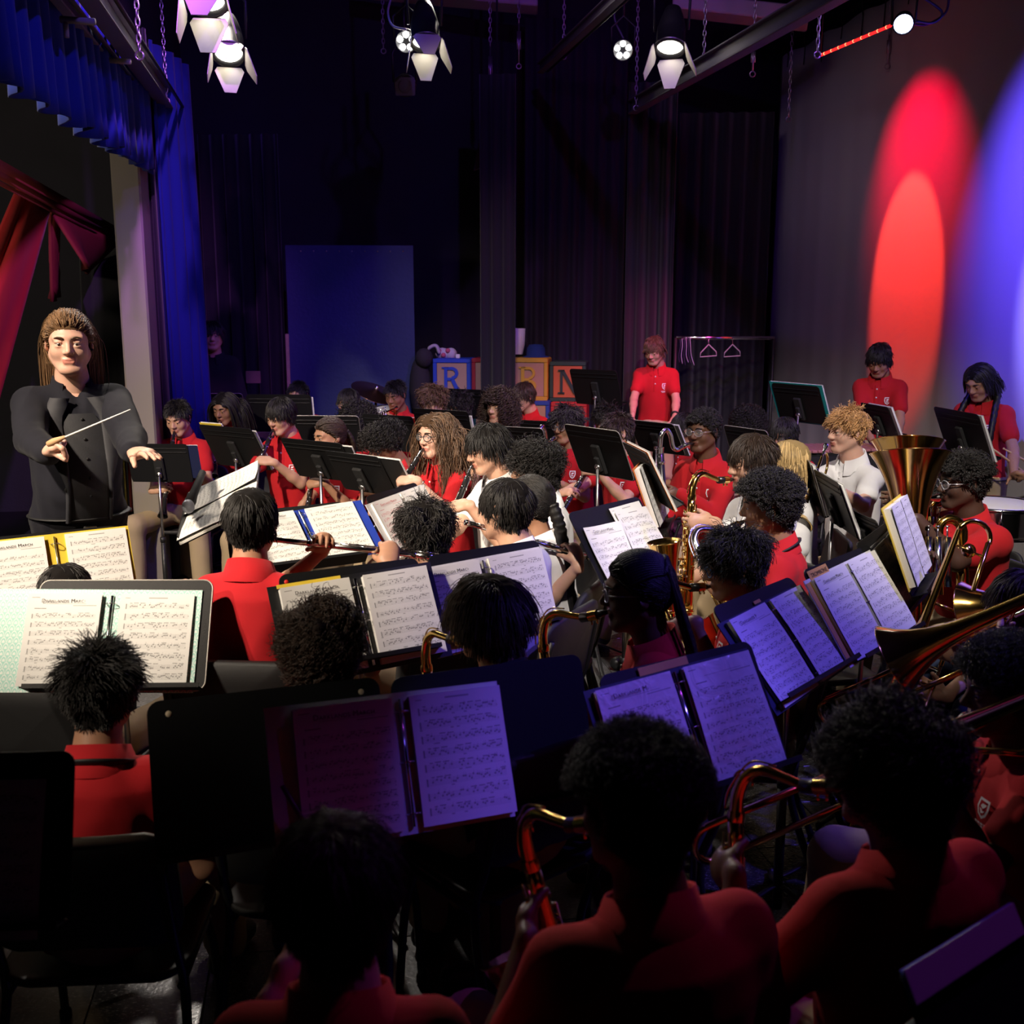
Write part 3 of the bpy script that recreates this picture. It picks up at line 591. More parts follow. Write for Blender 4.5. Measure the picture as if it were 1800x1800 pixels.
def led_can(u, v, d, lab, aim, lens=M_LED, n=6, r=.075, full=False):
    p = at(u, v, d); ax = nrm(np.asarray(aim) - p); sd = nrm(np.cross(ax, V(0, 0, 1))); up_ = np.cross(sd, ax); root = empty('led_lamp', p); tag(root, lab, 'stage lamp', 'stage lamps')
    m = MB(); m.lathe([(0, -.10), (r * .9, -.10), (r * 1.05, -.02), (r * 1.05, .012), (r * .95, .012), (r * .93, -.004), (0, -.004)], ax=ax, n=18); m.build('housing', M_LAMPB, root)
    if full: m = MB(); m.lathe([(0, .006), (r * .9, .002)], ax=ax, n=18); m.build('lens', lens, root)
    else:
        for i in range(n - 1):
            a = 2 * math.pi * i / (n - 1) + .3; m = MB(); m.lathe([(0, .006), (r * .26, .003), (r * .28, -.003)], (sd * math.cos(a) + up_ * math.sin(a)) * r * .58, ax, 12); m.build('diode', lens, root)
    m = MB(); m.tube([sd * r * 1.1, sd * r * 1.2 + V(0, 0, .16), V(0, 0, .24), -sd * r * 1.2 + V(0, 0, .16), -sd * r * 1.1], .008, 6); m.tube([V(0, 0, .24), V(0, 0, .5)], .01, 6); m.build('yoke', M_LAMPB, root)
    return root
led_can(714, 73, 7.3, 'cluster of five white diodes beside the middle barn door lamp', at(690, 600, 3.5)); led_can(1095, 88, 7.9, 'ring of five white diodes left of the right barn door lamp', at(1090, 600, 3.5))
M_BLUEL = mat('blue_white_lens', (.8, .85, 1), .3, emit=(.55, .62, 1.0), estr=26.)
led_can(1588, 42, 6.6, 'glaring blue-white lamp above the backdrop', at(1500, 700, 3.2), M_BLUEL, full=True, r=.062)
# laser-red strip light by the blue-white lamp
a, b = at(1443, 97, 7.8), at(1566, 45, 6.8); root = empty('strip_light', (a + b) / 2); tag(root, 'thin red strip light slanting up to the blue-white lamp', 'strip light'); c = (a + b) / 2
m = MB(); m.tube([b - c, V(b[0], b[1], 5.48) - c], .004, 5); m.tube([a - c, V(a[0], a[1], 5.48) - c], .004, 5); m.build('wire', M_BLACK, root)
m = MB(); m.tube([a - c, b - c], .010, 6); m.build('tube', mat('red_strip', (.5, .01, .01), .4, emit=(1, .02, .02), estr=1.6), root)
for i in range(9): m = MB(); m.ball((a - c) * (1 - (i + .5) / 9) + (b - c) * ((i + .5) / 9) - V(0, .006, 0), .011, 0, 6, 4); m.build('diode', mat('red_diode', (1, .2, .1), .4, emit=(1, .14, .06), estr=7.), root)
# cables by the lamps
for k_, (pts, lab, col) in enumerate((([(690, -10, 7.2), (682, 20, 7.2), (690, 45, 7.2), (715, 52, 7.2)], 'looped pale cable above the middle lamp group', (.3, .25, .3)), ([(1610, -12, 6.6), (1655, 20, 6.6), (1640, 40, 6.6), (1606, 36, 6.6)], 'blue-lit cable loop right of the blue-white lamp', (.1, .1, .3)), ([(1668, -12, 6.7), (1662, 22, 6.7), (1630, 43, 6.7), (1604, 42, 6.6)], 'second cable loop right of the blue-white lamp', (.12, .06, .2)), ([(1085, -12, 7.9), (1080, 30, 7.9), (1092, 60, 7.9), (1100, 76, 7.9)], 'cable dropping to the ring of five diodes', (.08, .06, .12)))):
    m = MB(); m.tube(smooth_path([at(*q) for q in pts], 6), .008, 6); tag(m.build('cable', mat('cable_%d' % k_, col, .5)), lab, 'cable')
# track brackets and a red box on the left steelwork
for u, v, d, lab in ((128, 34, 4.3, 'pale pipe clamp on the left steelwork, upper'), (198, 105, 5.3, 'pale pipe clamp on the left steelwork, lower')):
    p = at(u, v, d); m = MB(); m.tube([p - V(.05, 0, 0), p + V(.09, 0, -.01)], .014, 8); m.tube([p - V(.03, 0, 0), p + V(-.03, 0, -.07)], .011, 8); tag(m.build('pipe_clamp', M_PIL), lab, 'clamp', 'pipe clamps')
p = at(243, 172, 6.7); m = MB(); m.box(p, (.12, .30, .16), R3, bev=.01); tag(m.build('junction_box', mat('red_brown_box', (.30, .06, .03), .6)), 'red-brown junction box at the end of the left steelwork', 'box')
# ------------------------------------------------------------------ people: head template
def hairline(y): return np.interp(y, [-.11, -.07, -.03, .0, .02, .045, .065, .10], [-.078, -.075, -.045, -.008, .012, .034, .054, .066])
def head_template(h, fem=False):
    f = Field((-.1, -.13, -.25), (.1, .13, .13), h)
    f.ell((0, -.014, .036), (.0745, .095, .078), .0)
    f.ell((0, .022, -.012), (.0635, .068, .088), .02)
    for s in (-1, 1):
        f.cone((s * .052, .0, -.045), (s * .024, .062, -.092), .022, .018, .03)
        f.ell((s * .036, .052, -.026), (.026, .026, .026), .02)
        f.cone((s * .010, .084, .028), (s * .045, .068, .026), .010, .010, .016)
    f.ell((0, .064, -.092), (.024, .022, .018), .02)
    f.cone((0, .030, -.090), (0, .060, -.085), .03, .02, .02)
    for s in (-1, 1): f.ell((s * .031, .096, .008), (.018, .017, .012), .014, 's')
    f.cone((0, .084, .016), (0, .104, -.022), .0075, .0115, .012)
    for s in (-1, 1): f.ell((s * .0115, .0945, -.027), (.0085, .010, .0075), .006)
    f.cone((-.018, .0835, -.0525), (.018, .0835, -.0525), .0065, .0065, .008); f.ell((0, .0895, -.0525), (.013, .006, .0055), .006)
    f.cone((-.014, .084, -.0635), (.014, .084, -.0635), .0075, .0075, .008)
    f.cone((-.022, .0935, -.0578), (.022, .0935, -.0578), .0022, .0022, .004, 's')
    for s in (-1, 1):
        # eyelids
        f.ell((s * .031, .0772, .0125), (.0175, .0128, .0080), .004); f.ell((s * .031, .0768, -.0035), (.016, .0118, .0062), .005)
        # ears
        R = np.array([[.35 * 1, -s * .94, 0], [s * .94, .35, 0], [0, 0, 1]])
        f.ell((s * .079, -.012, .0), (.0065, .019, .031), .007, R=np.array([[.93, s * .36, 0], [-s * .36, .93, 0], [0, 0, 1]]))
        f.ell((s * .086, -.008, .004), (.007, .010, .017), .006, 's')
    nr = .047 if fem else .054
    f.cone((0, -.022, -.05), (0, -.044, -.19), nr, nr + .003, .03)
    f.cone((0, -.03, -.14), (0, -.046, -.205), nr, nr + .004, .03)
    v, q = f.mesh()
    n = np.zeros_like(v); a = np.cross(v[q[:, 2]] - v[q[:, 0]], v[q[:, 3]] - v[q[:, 1]])
    for i in range(4): np.add.at(n, q[:, i], a)
    n /= np.maximum(np.linalg.norm(n, axis=1, keepdims=True), 1e-9)
    if np.mean(np.sum(n * (v - v.mean(0)), 1)) < 0: q = q[:, ::-1]; n = -n
    c = v[q].mean(1)
    lips = (np.abs(c[:, 0]) < .0235 - .35 * np.abs(c[:, 2] + .058)) & (c[:, 2] < -.0475) & (c[:, 2] > -.0705) & (c[:, 1] > .078)
    sc = (c[:, 2] > hairline(c[:, 1])) & ~((np.abs(c[:, 0]) > .0765) & (c[:, 2] < .03) & (np.abs(c[:, 1] + .012) < .03))
    return dict(v=v, q=q, n=n, lips=lips, scalp=sc)
HT = {}
def get_head(h, fem):
    k = (h, fem)
    if k not in HT: HT[k] = head_template(h, fem)
    return HT[k]

# ------------------------------------------------------------------ hair: strands as curve geometry over a fitted cap
def strands(style, k, npt, rs, T, P):
    """(k, npt, 3) strand points in head coordinates"""
    sc = np.flatnonzero(T['scalp']); q = T['q'][sc]; v = T['v']
    ar = np.linalg.norm(np.cross(v[q[:, 2]] - v[q[:, 0]], v[q[:, 3]] - v[q[:, 1]]), axis=1)
    pick = rs.choice(len(q), k, p=ar / ar.sum()); w = rs.dirichlet((1, 1, 1, 1), k)
    p = np.einsum('kij,ki->kj', v[q[pick]], w); n = np.einsum('kij,ki->kj', T['n'][q[pick]], w); n /= np.linalg.norm(n, axis=1, keepdims=True)
    L = np.full(k, P.get('len', .06)) * rs.uniform(.75, 1.15, k)
    side = (p[:, 2] < .045) & (p[:, 1] < .05)
    if 'side' in P: L = np.where(side, L * 0 + P['side'] * rs.uniform(.7, 1.2, k), L)
    if 'nape' in P: nb = np.clip((p[:, 2] + .075) / .08, 0, 1); L = np.where(p[:, 1] < -.02, P['nape'] + (L - P['nape']) * nb, L)
    wh = V(P.get('wx', 0), P.get('wy', -.05), .115)
    t = p - wh; t -= n * np.sum(t * n, 1, keepdims=True); t /= np.maximum(np.linalg.norm(t, axis=1, keepdims=True), 1e-6)
    nw = np.clip(1 - np.linalg.norm(p - wh, axis=1) / .05, 0, 1)[:, None]; t = t + rs.normal(0, 1.2, (k, 3)) * nw; t -= n * np.sum(t * n, 1, keepdims=True); t /= np.maximum(np.linalg.norm(t, axis=1, keepdims=True), 1e-6)
    if P.get('back'): # combed backwards
        b = np.tile(V(0, -1, .15), (k, 1)); b -= n * np.sum(b * n, 1, keepdims=True); t = b / np.linalg.norm(b, axis=1, keepdims=True)
    if P.get('knot'): # gathered towards a tie
        b = V(*P['knot']) - p; b -= n * np.sum(b * n, 1, keepdims=True); t = b / np.maximum(np.linalg.norm(b, axis=1, keepdims=True), 1e-6); L = np.minimum(np.linalg.norm(V(*P['knot']) - p, axis=1) * 1.15, .15) * rs.uniform(.8, 1., k)
    if P.get('part') is not None: # parted hair falls to both sides
        sgn = np.where(p[:, 0] >= P['part'], 1., -1.); b = np.stack([sgn, np.full(k, -.35), np.full(k, -.2)], 1)
        b -= n * np.sum(b * n, 1, keepdims=True); t = b / np.linalg.norm(b, axis=1, keepdims=True)
    # locks: neighbouring strands share a wobble
    ph = p @ rs.normal(0, 1, (3, 4)) * P.get('lockf', 90); wob = np.stack([np.sin(ph[:, 0] + 1), np.sin(ph[:, 1] + 2), np.sin(ph[:, 2])], 1)
    lift = P.get('lift', .25); out = np.zeros((k, npt, 3)); pos = p.copy()
    d = t + n * lift + wob * P.get('lock', .25) + rs.normal(0, P.get('messy', .08), (k, 3)); d /= np.linalg.norm(d, axis=1, keepdims=True)
    lay = rs.uniform(P.get('l0', .003), P.get('l1', .016), k); g = P.get('grav', .25)
    ec = V(0, -.008, .022); er = V(.0765, .098, .094)
    step = (L / (npt - 1))[:, None]; out[:, 0] = pos - n * .002
    for i in range(1, npt):
        pos = pos + d * step
        rad = er + lay[:, None] * (1. if P.get('hug') else (i / npt) ** .5); prev = out[:, i - 1]
        e = (pos - ec) / rad; r = np.linalg.norm(e, axis=1, keepdims=True)
        low = pos[:, 2:3] < -.10
        pos = np.where((r < 1) & ~low, ec + e / np.maximum(r, 1e-6) * rad, pos)
        if P.get('hug'):
            hg = np.clip((pos[:, 1:2] + P['hug']) / .04, 0, 1) * (pos[:, 2:3] > -.09); pos = pos + (ec + e / np.maximum(r, 1e-6) * rad - pos) * hg
            dn = pos - prev; dn /= np.maximum(np.linalg.norm(dn, axis=1, keepdims=True), 1e-6); d = np.where(hg > .5, dn, d)
        if P.get('torso') is not None: # keep long hair outside neck and shoulders
            tc = P['torso']; er2 = V(.21, .115, .30) + lay[:, None] * .6; e2 = (pos - tc) / er2; r2 = np.linalg.norm(e2, axis=1, keepdims=True)
            pos = np.where(r2 < 1, tc + e2 / np.maximum(r2, 1e-6) * er2, pos)
        if P.get('torso') is not None: # keep the face free
            fc = (pos[:, 1] > .035) & (pos[:, 2] < .045) & (pos[:, 2] > -.16) & (np.abs(pos[:, 0]) < .066); pos[fc, 0] = np.where(pos[fc, 0] >= 0, 1, -1) * (.066 + lay[fc] * .5); pos[fc, 1] = np.minimum(pos[fc, 1], .060)
        # tangent follows
        nn = (pos - ec); nn /= np.linalg.norm(nn, axis=1, keepdims=True)
        ge = g * np.clip((.02 - pos[:, 1:2]) / .06, 0, 1) if P.get('back') else g
        d = d * (1 - ge) + V(0, 0, -1) * ge + nn * P.get('lift2', 0.) + rs.normal(0, P.get('messy', .08) * .5, (k, 3))
        inn = np.sum(d * nn, 1, keepdims=True); d = d - np.where((inn < 0) & (pos[:, 2:3] > -.06), nn * inn, 0)
        d /= np.maximum(np.linalg.norm(d, axis=1, keepdims=True), 1e-6); out[:, i] = pos
    if P.get('curl'):
        rad, turns = P['curl']; s = np.linspace(0, 1, npt)[None, :]
        tg = np.gradient(out, axis=1); tg /= np.maximum(np.linalg.norm(tg, axis=2, keepdims=True), 1e-9)
        a = np.cross(tg, V(.3, .5, .81)); a /= np.maximum(np.linalg.norm(a, axis=2, keepdims=True), 1e-9); b = np.cross(tg, a)
        ph0 = (np.sin(ph[:, 3] * .7) * 3 + rs.normal(0, .35, k))[:, None]; an = ph0 + 2 * math.pi * turns * s * (L / L.max())[:, None]
        am = rad * np.minimum(1, s * 4)
        out += am[..., None] * (np.cos(an)[..., None] * a + np.sin(an)[..., None] * b)
    return out
HAIR = {
 'bowl':   dict(len=.066, side=.052, nape=.022, lift=.22, grav=.22, l1=.011, lock=.22, messy=.06, cap=.006),
 'fringe': dict(len=.068, side=.058, nape=.03, lift=.34, grav=.22, l1=.015, lock=.38, messy=.09, cap=.008),
 'crop':   dict(len=.034, side=.018, nape=.010, lift=.75, grav=.08, l1=.018, lock=.35, messy=.12, cap=.004),
 'spiky':  dict(len=.062, side=.030, nape=.016, lift=.55, grav=.07, l1=.022, lock=.65, messy=.14, cap=.006, wx=-.01),
 'wavy':   dict(len=.075, side=.045, nape=.030, lift=.65, grav=.14, l1=.020, lock=.7, messy=.10, cap=.009, curl=(.007, 1.2)),
 'curly':  dict(len=.080, side=.060, nape=.05, lift=1.0, grav=.10, l1=.030, lock=.5, messy=.15, cap=.014, curl=(.0085, 3.0), npt=16),
 'curlytop': dict(len=.080, side=.03, nape=.018, lift=1.0, grav=.10, l1=.032, lock=.5, messy=.15, cap=.010, curl=(.0085, 3.0), npt=16),
 'afro':   dict(len=.050, side=.036, nape=.026, lift=1.6, grav=.02, l1=.035, lock=.4, messy=.2, cap=.022, curl=(.0045, 4.5), npt=16, lift2=.3),
 'afroshort': dict(len=.026, side=.014, nape=.010, lift=1.6, grav=.02, l1=.02, lock=.3, messy=.2, cap=.010, curl=(.004, 3.), npt=12, lift2=.3),
 'twists': dict(len=.040, side=.012, nape=.008, lift=1.3, grav=.05, l1=.03, lock=.6, messy=.10, cap=.006, curl=(.004, 4), npt=14, lift2=.2),
 'bigcurl': dict(len=.17, lift=1.1, grav=.15, l1=.045, lock=.4, messy=.16, cap=.020, curl=(.010, 6), npt=28, torso=V(0, -.06, -.50)),
 'long':   dict(len=.40, lift=.18, grav=.30, l0=.003, l1=.012, lock=.25, messy=.03, cap=.006, part=0., npt=16, torso=V(0, -.06, -.52)),
 'longwave': dict(len=.45, lift=.12, grav=.28, l0=.003, l1=.012, lock=.3, messy=.04, cap=.007, part=.0, npt=24, curl=(.009, 3.), torso=V(0, -.06, -.52)),
 'tied':   dict(len=.09, lift=.0, grav=.0, l0=.005, l1=.009, lock=.07, messy=.02, cap=.002, knot=(0, -.105, .0), hug=.2),
 'slick':  dict(len=.31, lift=.0, grav=.42, l0=.006, l1=.013, lock=.10, messy=.015, cap=.004, back=True, hug=.045, npt=22, torso=V(0, -.05, -.56)),
}
def hair_mat(c):
    k = 'hair_%d_%d_%d' % tuple(int(x * 1000) for x in c)
    new = k not in MATS; m = mat(k, c, .48, spec=.40)
    if new:
        nt = m.node_tree; b = nt.nodes['Principled BSDF']; hi = nt.nodes.new('ShaderNodeHairInfo'); mx = nt.nodes.new('ShaderNodeMix'); mx.data_type = 'RGBA'
        mx.inputs['A'].default_value = (*[x * .55 for x in c], 1); mx.inputs['B'].default_value = (*[x * 2.3 for x in c], 1)
        nt.links.new(hi.outputs['Random'], mx.inputs['Factor']); nt.links.new(mx.outputs['Result'], b.inputs['Base Color'])
    return m
def add_hair(spec, T, HM, body, dist):
    P = dict(HAIR[spec['hair']]); P.update(spec.get('hp', {})); rs = np.random.default_rng(abs(hash(spec['id'])) % 1000 if False else sum(map(ord, spec['id'])) * 7 + 3)
    m = hair_mat(spec['hc']); mc = mat('cap_' + m.name, [x * .8 for x in spec['hc']], .9, spec=.08)
    # cap
    sc = T['scalp']; q = T['q'][sc]; used = np.unique(q); re = -np.ones(len(T['v']), int); re[used] = np.arange(len(used))
    v = T['v'][used]; n = T['n'][used]; dh = np.clip((v[:, 2] - hairline(v[:, 1])) / .025, 0, 1)
    ln = np.sin(v @ V(150, 40, 90)) * np.sin(v @ V(-60, 140, 50) + 1) * .25 + 1
    v = v + n * (.0015 + P['cap'] * (dh ** .6) * ln)[:, None]
    cap = mesh_obj('hair', v @ HM[:3, :3].T + HM[:3, 3], re[q], mc, body)
    npt = P.get('npt', 9); k = int(np.clip(15000 / max(dist, 1.2) ** 1.1, 1500, 9000) * P.get('dens', 1.))
    S = strands(spec['hair'], k, npt, rs, T, P)
    pos = (S.reshape(-1, 3) @ HM[:3, :3].T + HM[:3, 3]).astype(np.float32)
    hc = bpy.data.hair_curves.new('hair_strands'); hc.add_curves([npt] * k)
    hc.points.foreach_get
    hc.attributes['position'].data.foreach_set('vector', pos.ravel())
    rad = np.tile(np.linspace(1., .45, npt), k) * np.clip(.00055 * dist ** .75, .0007, .0024) * P.get('rad', 1.)
    try: hc.attributes['radius']
    except KeyError: hc.attributes.new('radius', 'FLOAT', 'POINT')
    hc.attributes['radius'].data.foreach_set('value', rad.astype(np.float32))
    hc.materials.append(m)
    o = bpy.data.objects.new('hair_strands', hc); COL.objects.link(o); o.parent = cap
    return cap
def braid(MBx, pts, r, m=0, n=6, f=1.):
    pts = smooth_path(pts, 6); k = len(pts); s = np.linspace(0, 1, k); L = np.linalg.norm(np.diff(pts, axis=0), axis=1).sum()
    kk = max(12, int(L / (r * .55))); t = np.linspace(0, k - 1, kk); i = np.minimum(t.astype(int), k - 2); w = (t - i)[:, None]
    p = pts[i] * (1 - w) + pts[i + 1] * w
    rad = r * (.78 + .28 * np.abs(np.sin(np.arange(kk) * 1.15))) * np.interp(np.linspace(0, 1, kk), [0, .85, 1], [1, .85, .45])
    MBx.tube(p, rad, n, m, True, False, f)

# ------------------------------------------------------------------ people: layout, limbs, clothes
SKINS = {'fair': (.62, .36, .27), 'light': (.56, .32, .22), 'tan': (.42, .22, .135), 'brown': (.29, .145, .085), 'dark': (.135, .062, .038), 'deep': (.075, .036, .025)}
SHIRT = {'red': (.50, .012, .018), 'white': (.78, .77, .78), 'black': (.012, .012, .014), 'suit': (.008, .008, .014)}
def cloth(c, nm): return mat('cloth_' + nm, c, .85, spec=.25, bump=.25, bscale=700, var=.10, vscale=9, sheen=.03)
M_KHAKI = cloth((.42, .32, .20), 'khaki'); M_DENIM = cloth((.03, .045, .10), 'denim'); M_DARKT = cloth((.012, .012, .016), 'dark'); M_PALE = cloth((.60, .55, .47), 'pale_khaki')
SHIRTM = {k: cloth(c, k + '_polo') for k, c in SHIRT.items()}
SHIRTM['navyblk'] = cloth((.010, .010, .014), 'dark_shirt')
M_EYE = mat('eye_white', (.42, .38, .36), .3); M_IRIS = mat('dark_iris', (.02, .012, .008), .15); M_BTN = mat('pearl_button', (.8, .78, .76), .3)
M_CREST = mat('white_crest_print', (.82, .78, .78), .6); M_CRESTR = mat('red_crest_print', (.55, .03, .04), .6)
M_LENS = mat('spectacle_lens', (.9, .9, .95), .05, alpha=.10); M_FRAME = mat('dark_spectacle_frame', (.012, .012, .014), .3); M_STRAP = mat('black_neck_strap', (.01, .01, .011), .6)
M_SHOE = mat('blue_trainer_mesh', (.02, .16, .42), .7); M_SOLE = mat('pale_sole', (.55, .53, .52), .6); M_SHOEB = mat('black_shoe', (.012, .012, .013), .4); M_SOCK = mat('white_sock', (.6, .58, .56), .9)
def skin_mat(k):
    c = SKINS[k]; m = mat('skin_' + k, c, .48, spec=.35, var=.07, vscale=40)
    b = m.node_tree.nodes['Principled BSDF']; b.inputs['Subsurface Weight'].default_value = .12; b.inputs['Subsurface Radius'].default_value = (.012, .004, .002); b.inputs['Subsurface Scale'].default_value = .5
    l = mat('lips_' + k, (c[0] * .86, c[1] * .58, c[2] * .60), .4); return m, l
def layout(sp):
    s = sp.setdefault('s', .93); Hc = at(sp['u'], sp['v'], sp['d']); a = adir(sp['a']); p = math.radians(sp.get('pitch', 8)); r = math.radians(sp.get('roll', 0))
    Z = V(0, 0, 1); Yh = a * math.cos(p) - Z * math.sin(p); Zh = Z * math.cos(p) + a * math.sin(p); Xh = np.cross(Yh, Zh)
    Xh, Zh = Xh * math.cos(r) + Zh * math.sin(r), Zh * math.cos(r) - Xh * math.sin(r)
    HM = frame(Hc, Xh * s, Yh * s, Zh * s)
    fb = adir(sp.get('b', sp['a'])); rb = np.cross(fb, Z); ph = math.radians(sp.get('lean', 6)); sp.setdefault('w', .90); sp.setdefault('arm', .90)
    N = Hc + s * (-.030 * Yh - .075 * Zh) - Z * .095 * s - fb * .012
    up = Z * math.cos(ph) + fb * math.sin(ph)
    if sp.get('stand'):
        tl = .50 * s
    else: tl = float(np.clip((N[2] - .55) / math.cos(ph), .36, .60))
    P = N - up * tl; wd = sp.get('w', 1.)
    S = {k: P + up * tl * .875 + rb * k * .142 * wd for k in (-1, 1)}
    return dict(sp=sp, s=s, HM=HM, Hc=Hc, Yh=Yh, Zh=Zh, Xh=Xh, fb=fb, rb=rb, N=N, P=P, up=up, tl=tl, wd=wd, S=S,
                mouth=Hc + s * (.098 * Yh - .058 * Zh), seat=P[2] - .10)
def ik(S, W, l1, l2, hint):
    d = W - S; L = np.linalg.norm(d)
    if L > (l1 + l2) * .985: f = L / ((l1 + l2) * .985); l1 *= f; l2 *= f
    u = d / L; x = (l1 * l1 - l2 * l2 + L * L) / (2 * L); h = math.sqrt(max(1e-6, l1 * l1 - x * x))
    hv = hint - u * (hint @ u); return S + u * x + nrm(hv) * h
def hand(f, W, h, n, t, s=1., curl=(.5, .7, .5), fan=.12, thumb=.6):
    h, n, t = nrm(h), nrm(n), nrm(t)
    f.cone(W - h * .01, W + h * .045 * s, .024 * s, .033 * s, .012, flat=(n, .60)); f.cone(W + h * .045 * s, W + h * .078 * s, .034 * s, .035 * s, .01, flat=(n, .50))
    f.ell(W + h * .035 * s + t * .022 * s + n * .008 * s, (.018 * s,) * 3, .012)
    for i, (o, L) in enumerate(((.029, .068), (.0095, .077), (-.0105, .071), (-.029, .055))):
        c = W + h * (.082 - .004 * abs(i - 1)) * s + t * o * s; dh = nrm(h + t * o * fan / .03); a = 0.; r = .0092 - .0006 * (i == 3)
        for j, (fr, rr) in enumerate(((.46, 1.), (.30, .92), (.24, .82))):
            a += curl[j] * (1 + .10 * (i - 1.5)); dr = dh * math.cos(a) + n * math.sin(a); e = c + dr * L * fr * s
            f.cone(c, e, r * s * rr, r * s * rr * .93, .004); c = e
    c = W + h * .028 * s + t * .030 * s + n * .008 * s; d1 = nrm(t * (1 - thumb) + h * .65 + n * thumb)
    e = c + d1 * .036 * s; f.cone(c, e, .0125 * s, .0105 * s, .008); d2 = nrm(d1 + n * .35 + h * .2); f.cone(e, e + d2 * .030 * s, .0102 * s, .0082 * s, .004)
SHP = [(-.20, .162, .118, .012), (0, .160, .115, .006), (.22, .146, .110, .010), (.45, .150, .108, .012), (.70, .166, .108, .004), (.86, .158, .096, -.006), (.95, .108, .074, -.008), (1.02, .060, .058, -.004)]
def torso_pt(L, t, x, off=0.):
    """point on the front of the shirt: t up the trunk, x metres to the wearer's right"""
    pr = np.array(SHP); a = np.interp(t, pr[:, 0], pr[:, 1]) * L['wd'] + .012; b = np.interp(t, pr[:, 0], pr[:, 2]) * L['wd'] + .012; o = np.interp(t, pr[:, 0], pr[:, 3])
    fw = L['fb'] * L['up'][2] - V(0, 0, 1) * (L['up'] @ L['fb'])
    return L['P'] + L['up'] * L['tl'] * t + L['rb'] * x + fw * (o + off + b * math.sqrt(max(.02, 1 - (x / a) ** 2)))
def build_person(L, arms, extra=None):
    """arms: {side: dict(W, h, n, t, curl, hint) or None}; side -1 = wearer's left"""
    sp = L['sp']; d = sp['d']; s = L['s']; Z = V(0, 0, 1); fb, rb, P, N, up, tl, wd = (L[k] for k in ('fb', 'rb', 'P', 'N', 'up', 'tl', 'wd'))
    T = get_head(.0047 if sp.get('fine', d < 6.0 and sp.get('front', True)) else .0068, sp.get('fem', False)); HM = L['HM']
    sk, lp = skin_mat(sp['skin']); hm = hair_mat(sp['hc']); B = MB()
    v = T['v'] @ HM[:3, :3].T + HM[:3, 3]
    vs = [v]; fs = [T['q']]; ms = [T['lips'].astype(int)]; off = len(v)
    # trunk under the shirt and both arms
    f = Field(np.minimum(P, N) - .25, np.maximum(P, N) + .25, .026)
    f.torso(P, N, rb, [(t, a * wd - .010, b * wd - .010, o) for t, a, b, o in SHP[1:]], .02)
    for k in (-1, 1):
        f.cone(L['S'][k], L['S'][k] + nrm(arms[k]['E'] - L['S'][k]) * .12, .048, .042, .03)
    v, q = f.mesh(); vs.append(v); fs.append(q + off); ms.append(np.zeros(len(q), int)); off += len(v)
    hh = float(np.clip(d * .0015, .0056, .0105))
    for k in (-1, 1):
        A = arms[k]; S, E, W = L['S'][k], A['E'], A['W']; pts = np.array([S, E, W, W + nrm(A['h']) * .2 * s])
        f = Field(pts.min(0) - .09, pts.max(0) + .09, hh); th = sp.get('arm', 1.)
        f.cone(S, E, .043 * th, .036 * th, .01); f.cone(E, E + (W - E) * .35, .036 * th, .036 * th, .012); f.cone(E + (W - E) * .3, W, .035 * th, .0235 * th, .012)
        hand(f, W, A['h'], A['n'], A['t'], s * sp.get('hs', 1.), A.get('curl', (.5, .7, .5)), A.get('fan', .12), A.get('thumb', .6))
        v, q = f.mesh(); vs.append(v); fs.append(q + off); ms.append(np.zeros(len(q), int)); off += len(v)
    # lower legs inside the trousers down to the ankles
    kn, an = legs_of(L)
    f = Field(np.min([P, kn[-1], kn[1], an[-1], an[1]], 0) - .15, np.max([P, kn[-1], kn[1], an[-1], an[1]], 0) + .15, .026)
    for k in (-1, 1):
        f.cone(P + rb * k * .085 * wd, kn[k], .07, .052, .03); f.cone(kn[k], an[k], .05, .034, .02)
    v, q = f.mesh(); vs.append(v); fs.append(q + off); ms.append(np.zeros(len(q), int)); off += len(v)
    E = MB()
    for k in (-1, 1): # eyes, irises, eyebrows
        dn = -.003 if sp.get('down') else .0
        c = V(k * .031, .0762, .0052); E.ball(c, .0119, 2, 10, 8); g = V(sp.get('gx', 0) * .006, .0118, -.002 + dn); E.ball(c + g * .92, (.0052, .0020, .0052), 3, 8, 4)
        if sp.get('down'): E.ball(c + V(0, .0012, .0030), (.0150, .0128, .0088), 0, 10, 6)
        br = [V(k * .013, .0925, .0235), V(k * .022, .0935, .0285), V(k * .033, .0905, .0300), V(k * .047, .0780, .0255)]
        E.tube(smooth_path(br, 3), [.0028, .0032, .0034, .0034, .0034, .0034, .0032, .0028, .0022, .0016], 6, 4, True)
    v = np.concatenate(E.v) @ HM[:3, :3].T + HM[:3, 3]; V0 = off
    Bq = MB(); quads = np.concatenate(fs); allv = np.concatenate(vs + [v])
    me = bpy.data.meshes.new('person'); polys = [tuple(x) for x in quads] if False else None
    ef = [tuple(i + V0 for i in q) for q in E.f]
    nq = len(quads); tot = [4] * nq + [len(q) for q in ef]; li = np.concatenate([quads.ravel(), np.array([i for q in ef for i in q])])
    me.vertices.add(len(allv)); me.vertices.foreach_set('co', allv.astype(np.float32).ravel())
    me.loops.add(len(li)); me.loops.foreach_set('vertex_index', li.astype(np.int32))
    me.polygons.add(len(tot)); st = np.concatenate([[0], np.cumsum(tot)[:-1]]); me.polygons.foreach_set('loop_start', st.astype(np.int32)); me.update(calc_edges=True)
    for m in (sk, lp, M_EYE, M_IRIS, hm): me.materials.append(m)
    me.polygons.foreach_set('material_index', np.concatenate(ms + [np.array(E.m)]).astype(np.int32)); me.polygons.foreach_set('use_smooth', np.ones(len(tot), bool))
    body = bpy.data.objects.new('person', me); COL.objects.link(body); tag(body, sp['label'], 'person', 'band players' if sp.get('grp', True) else None)
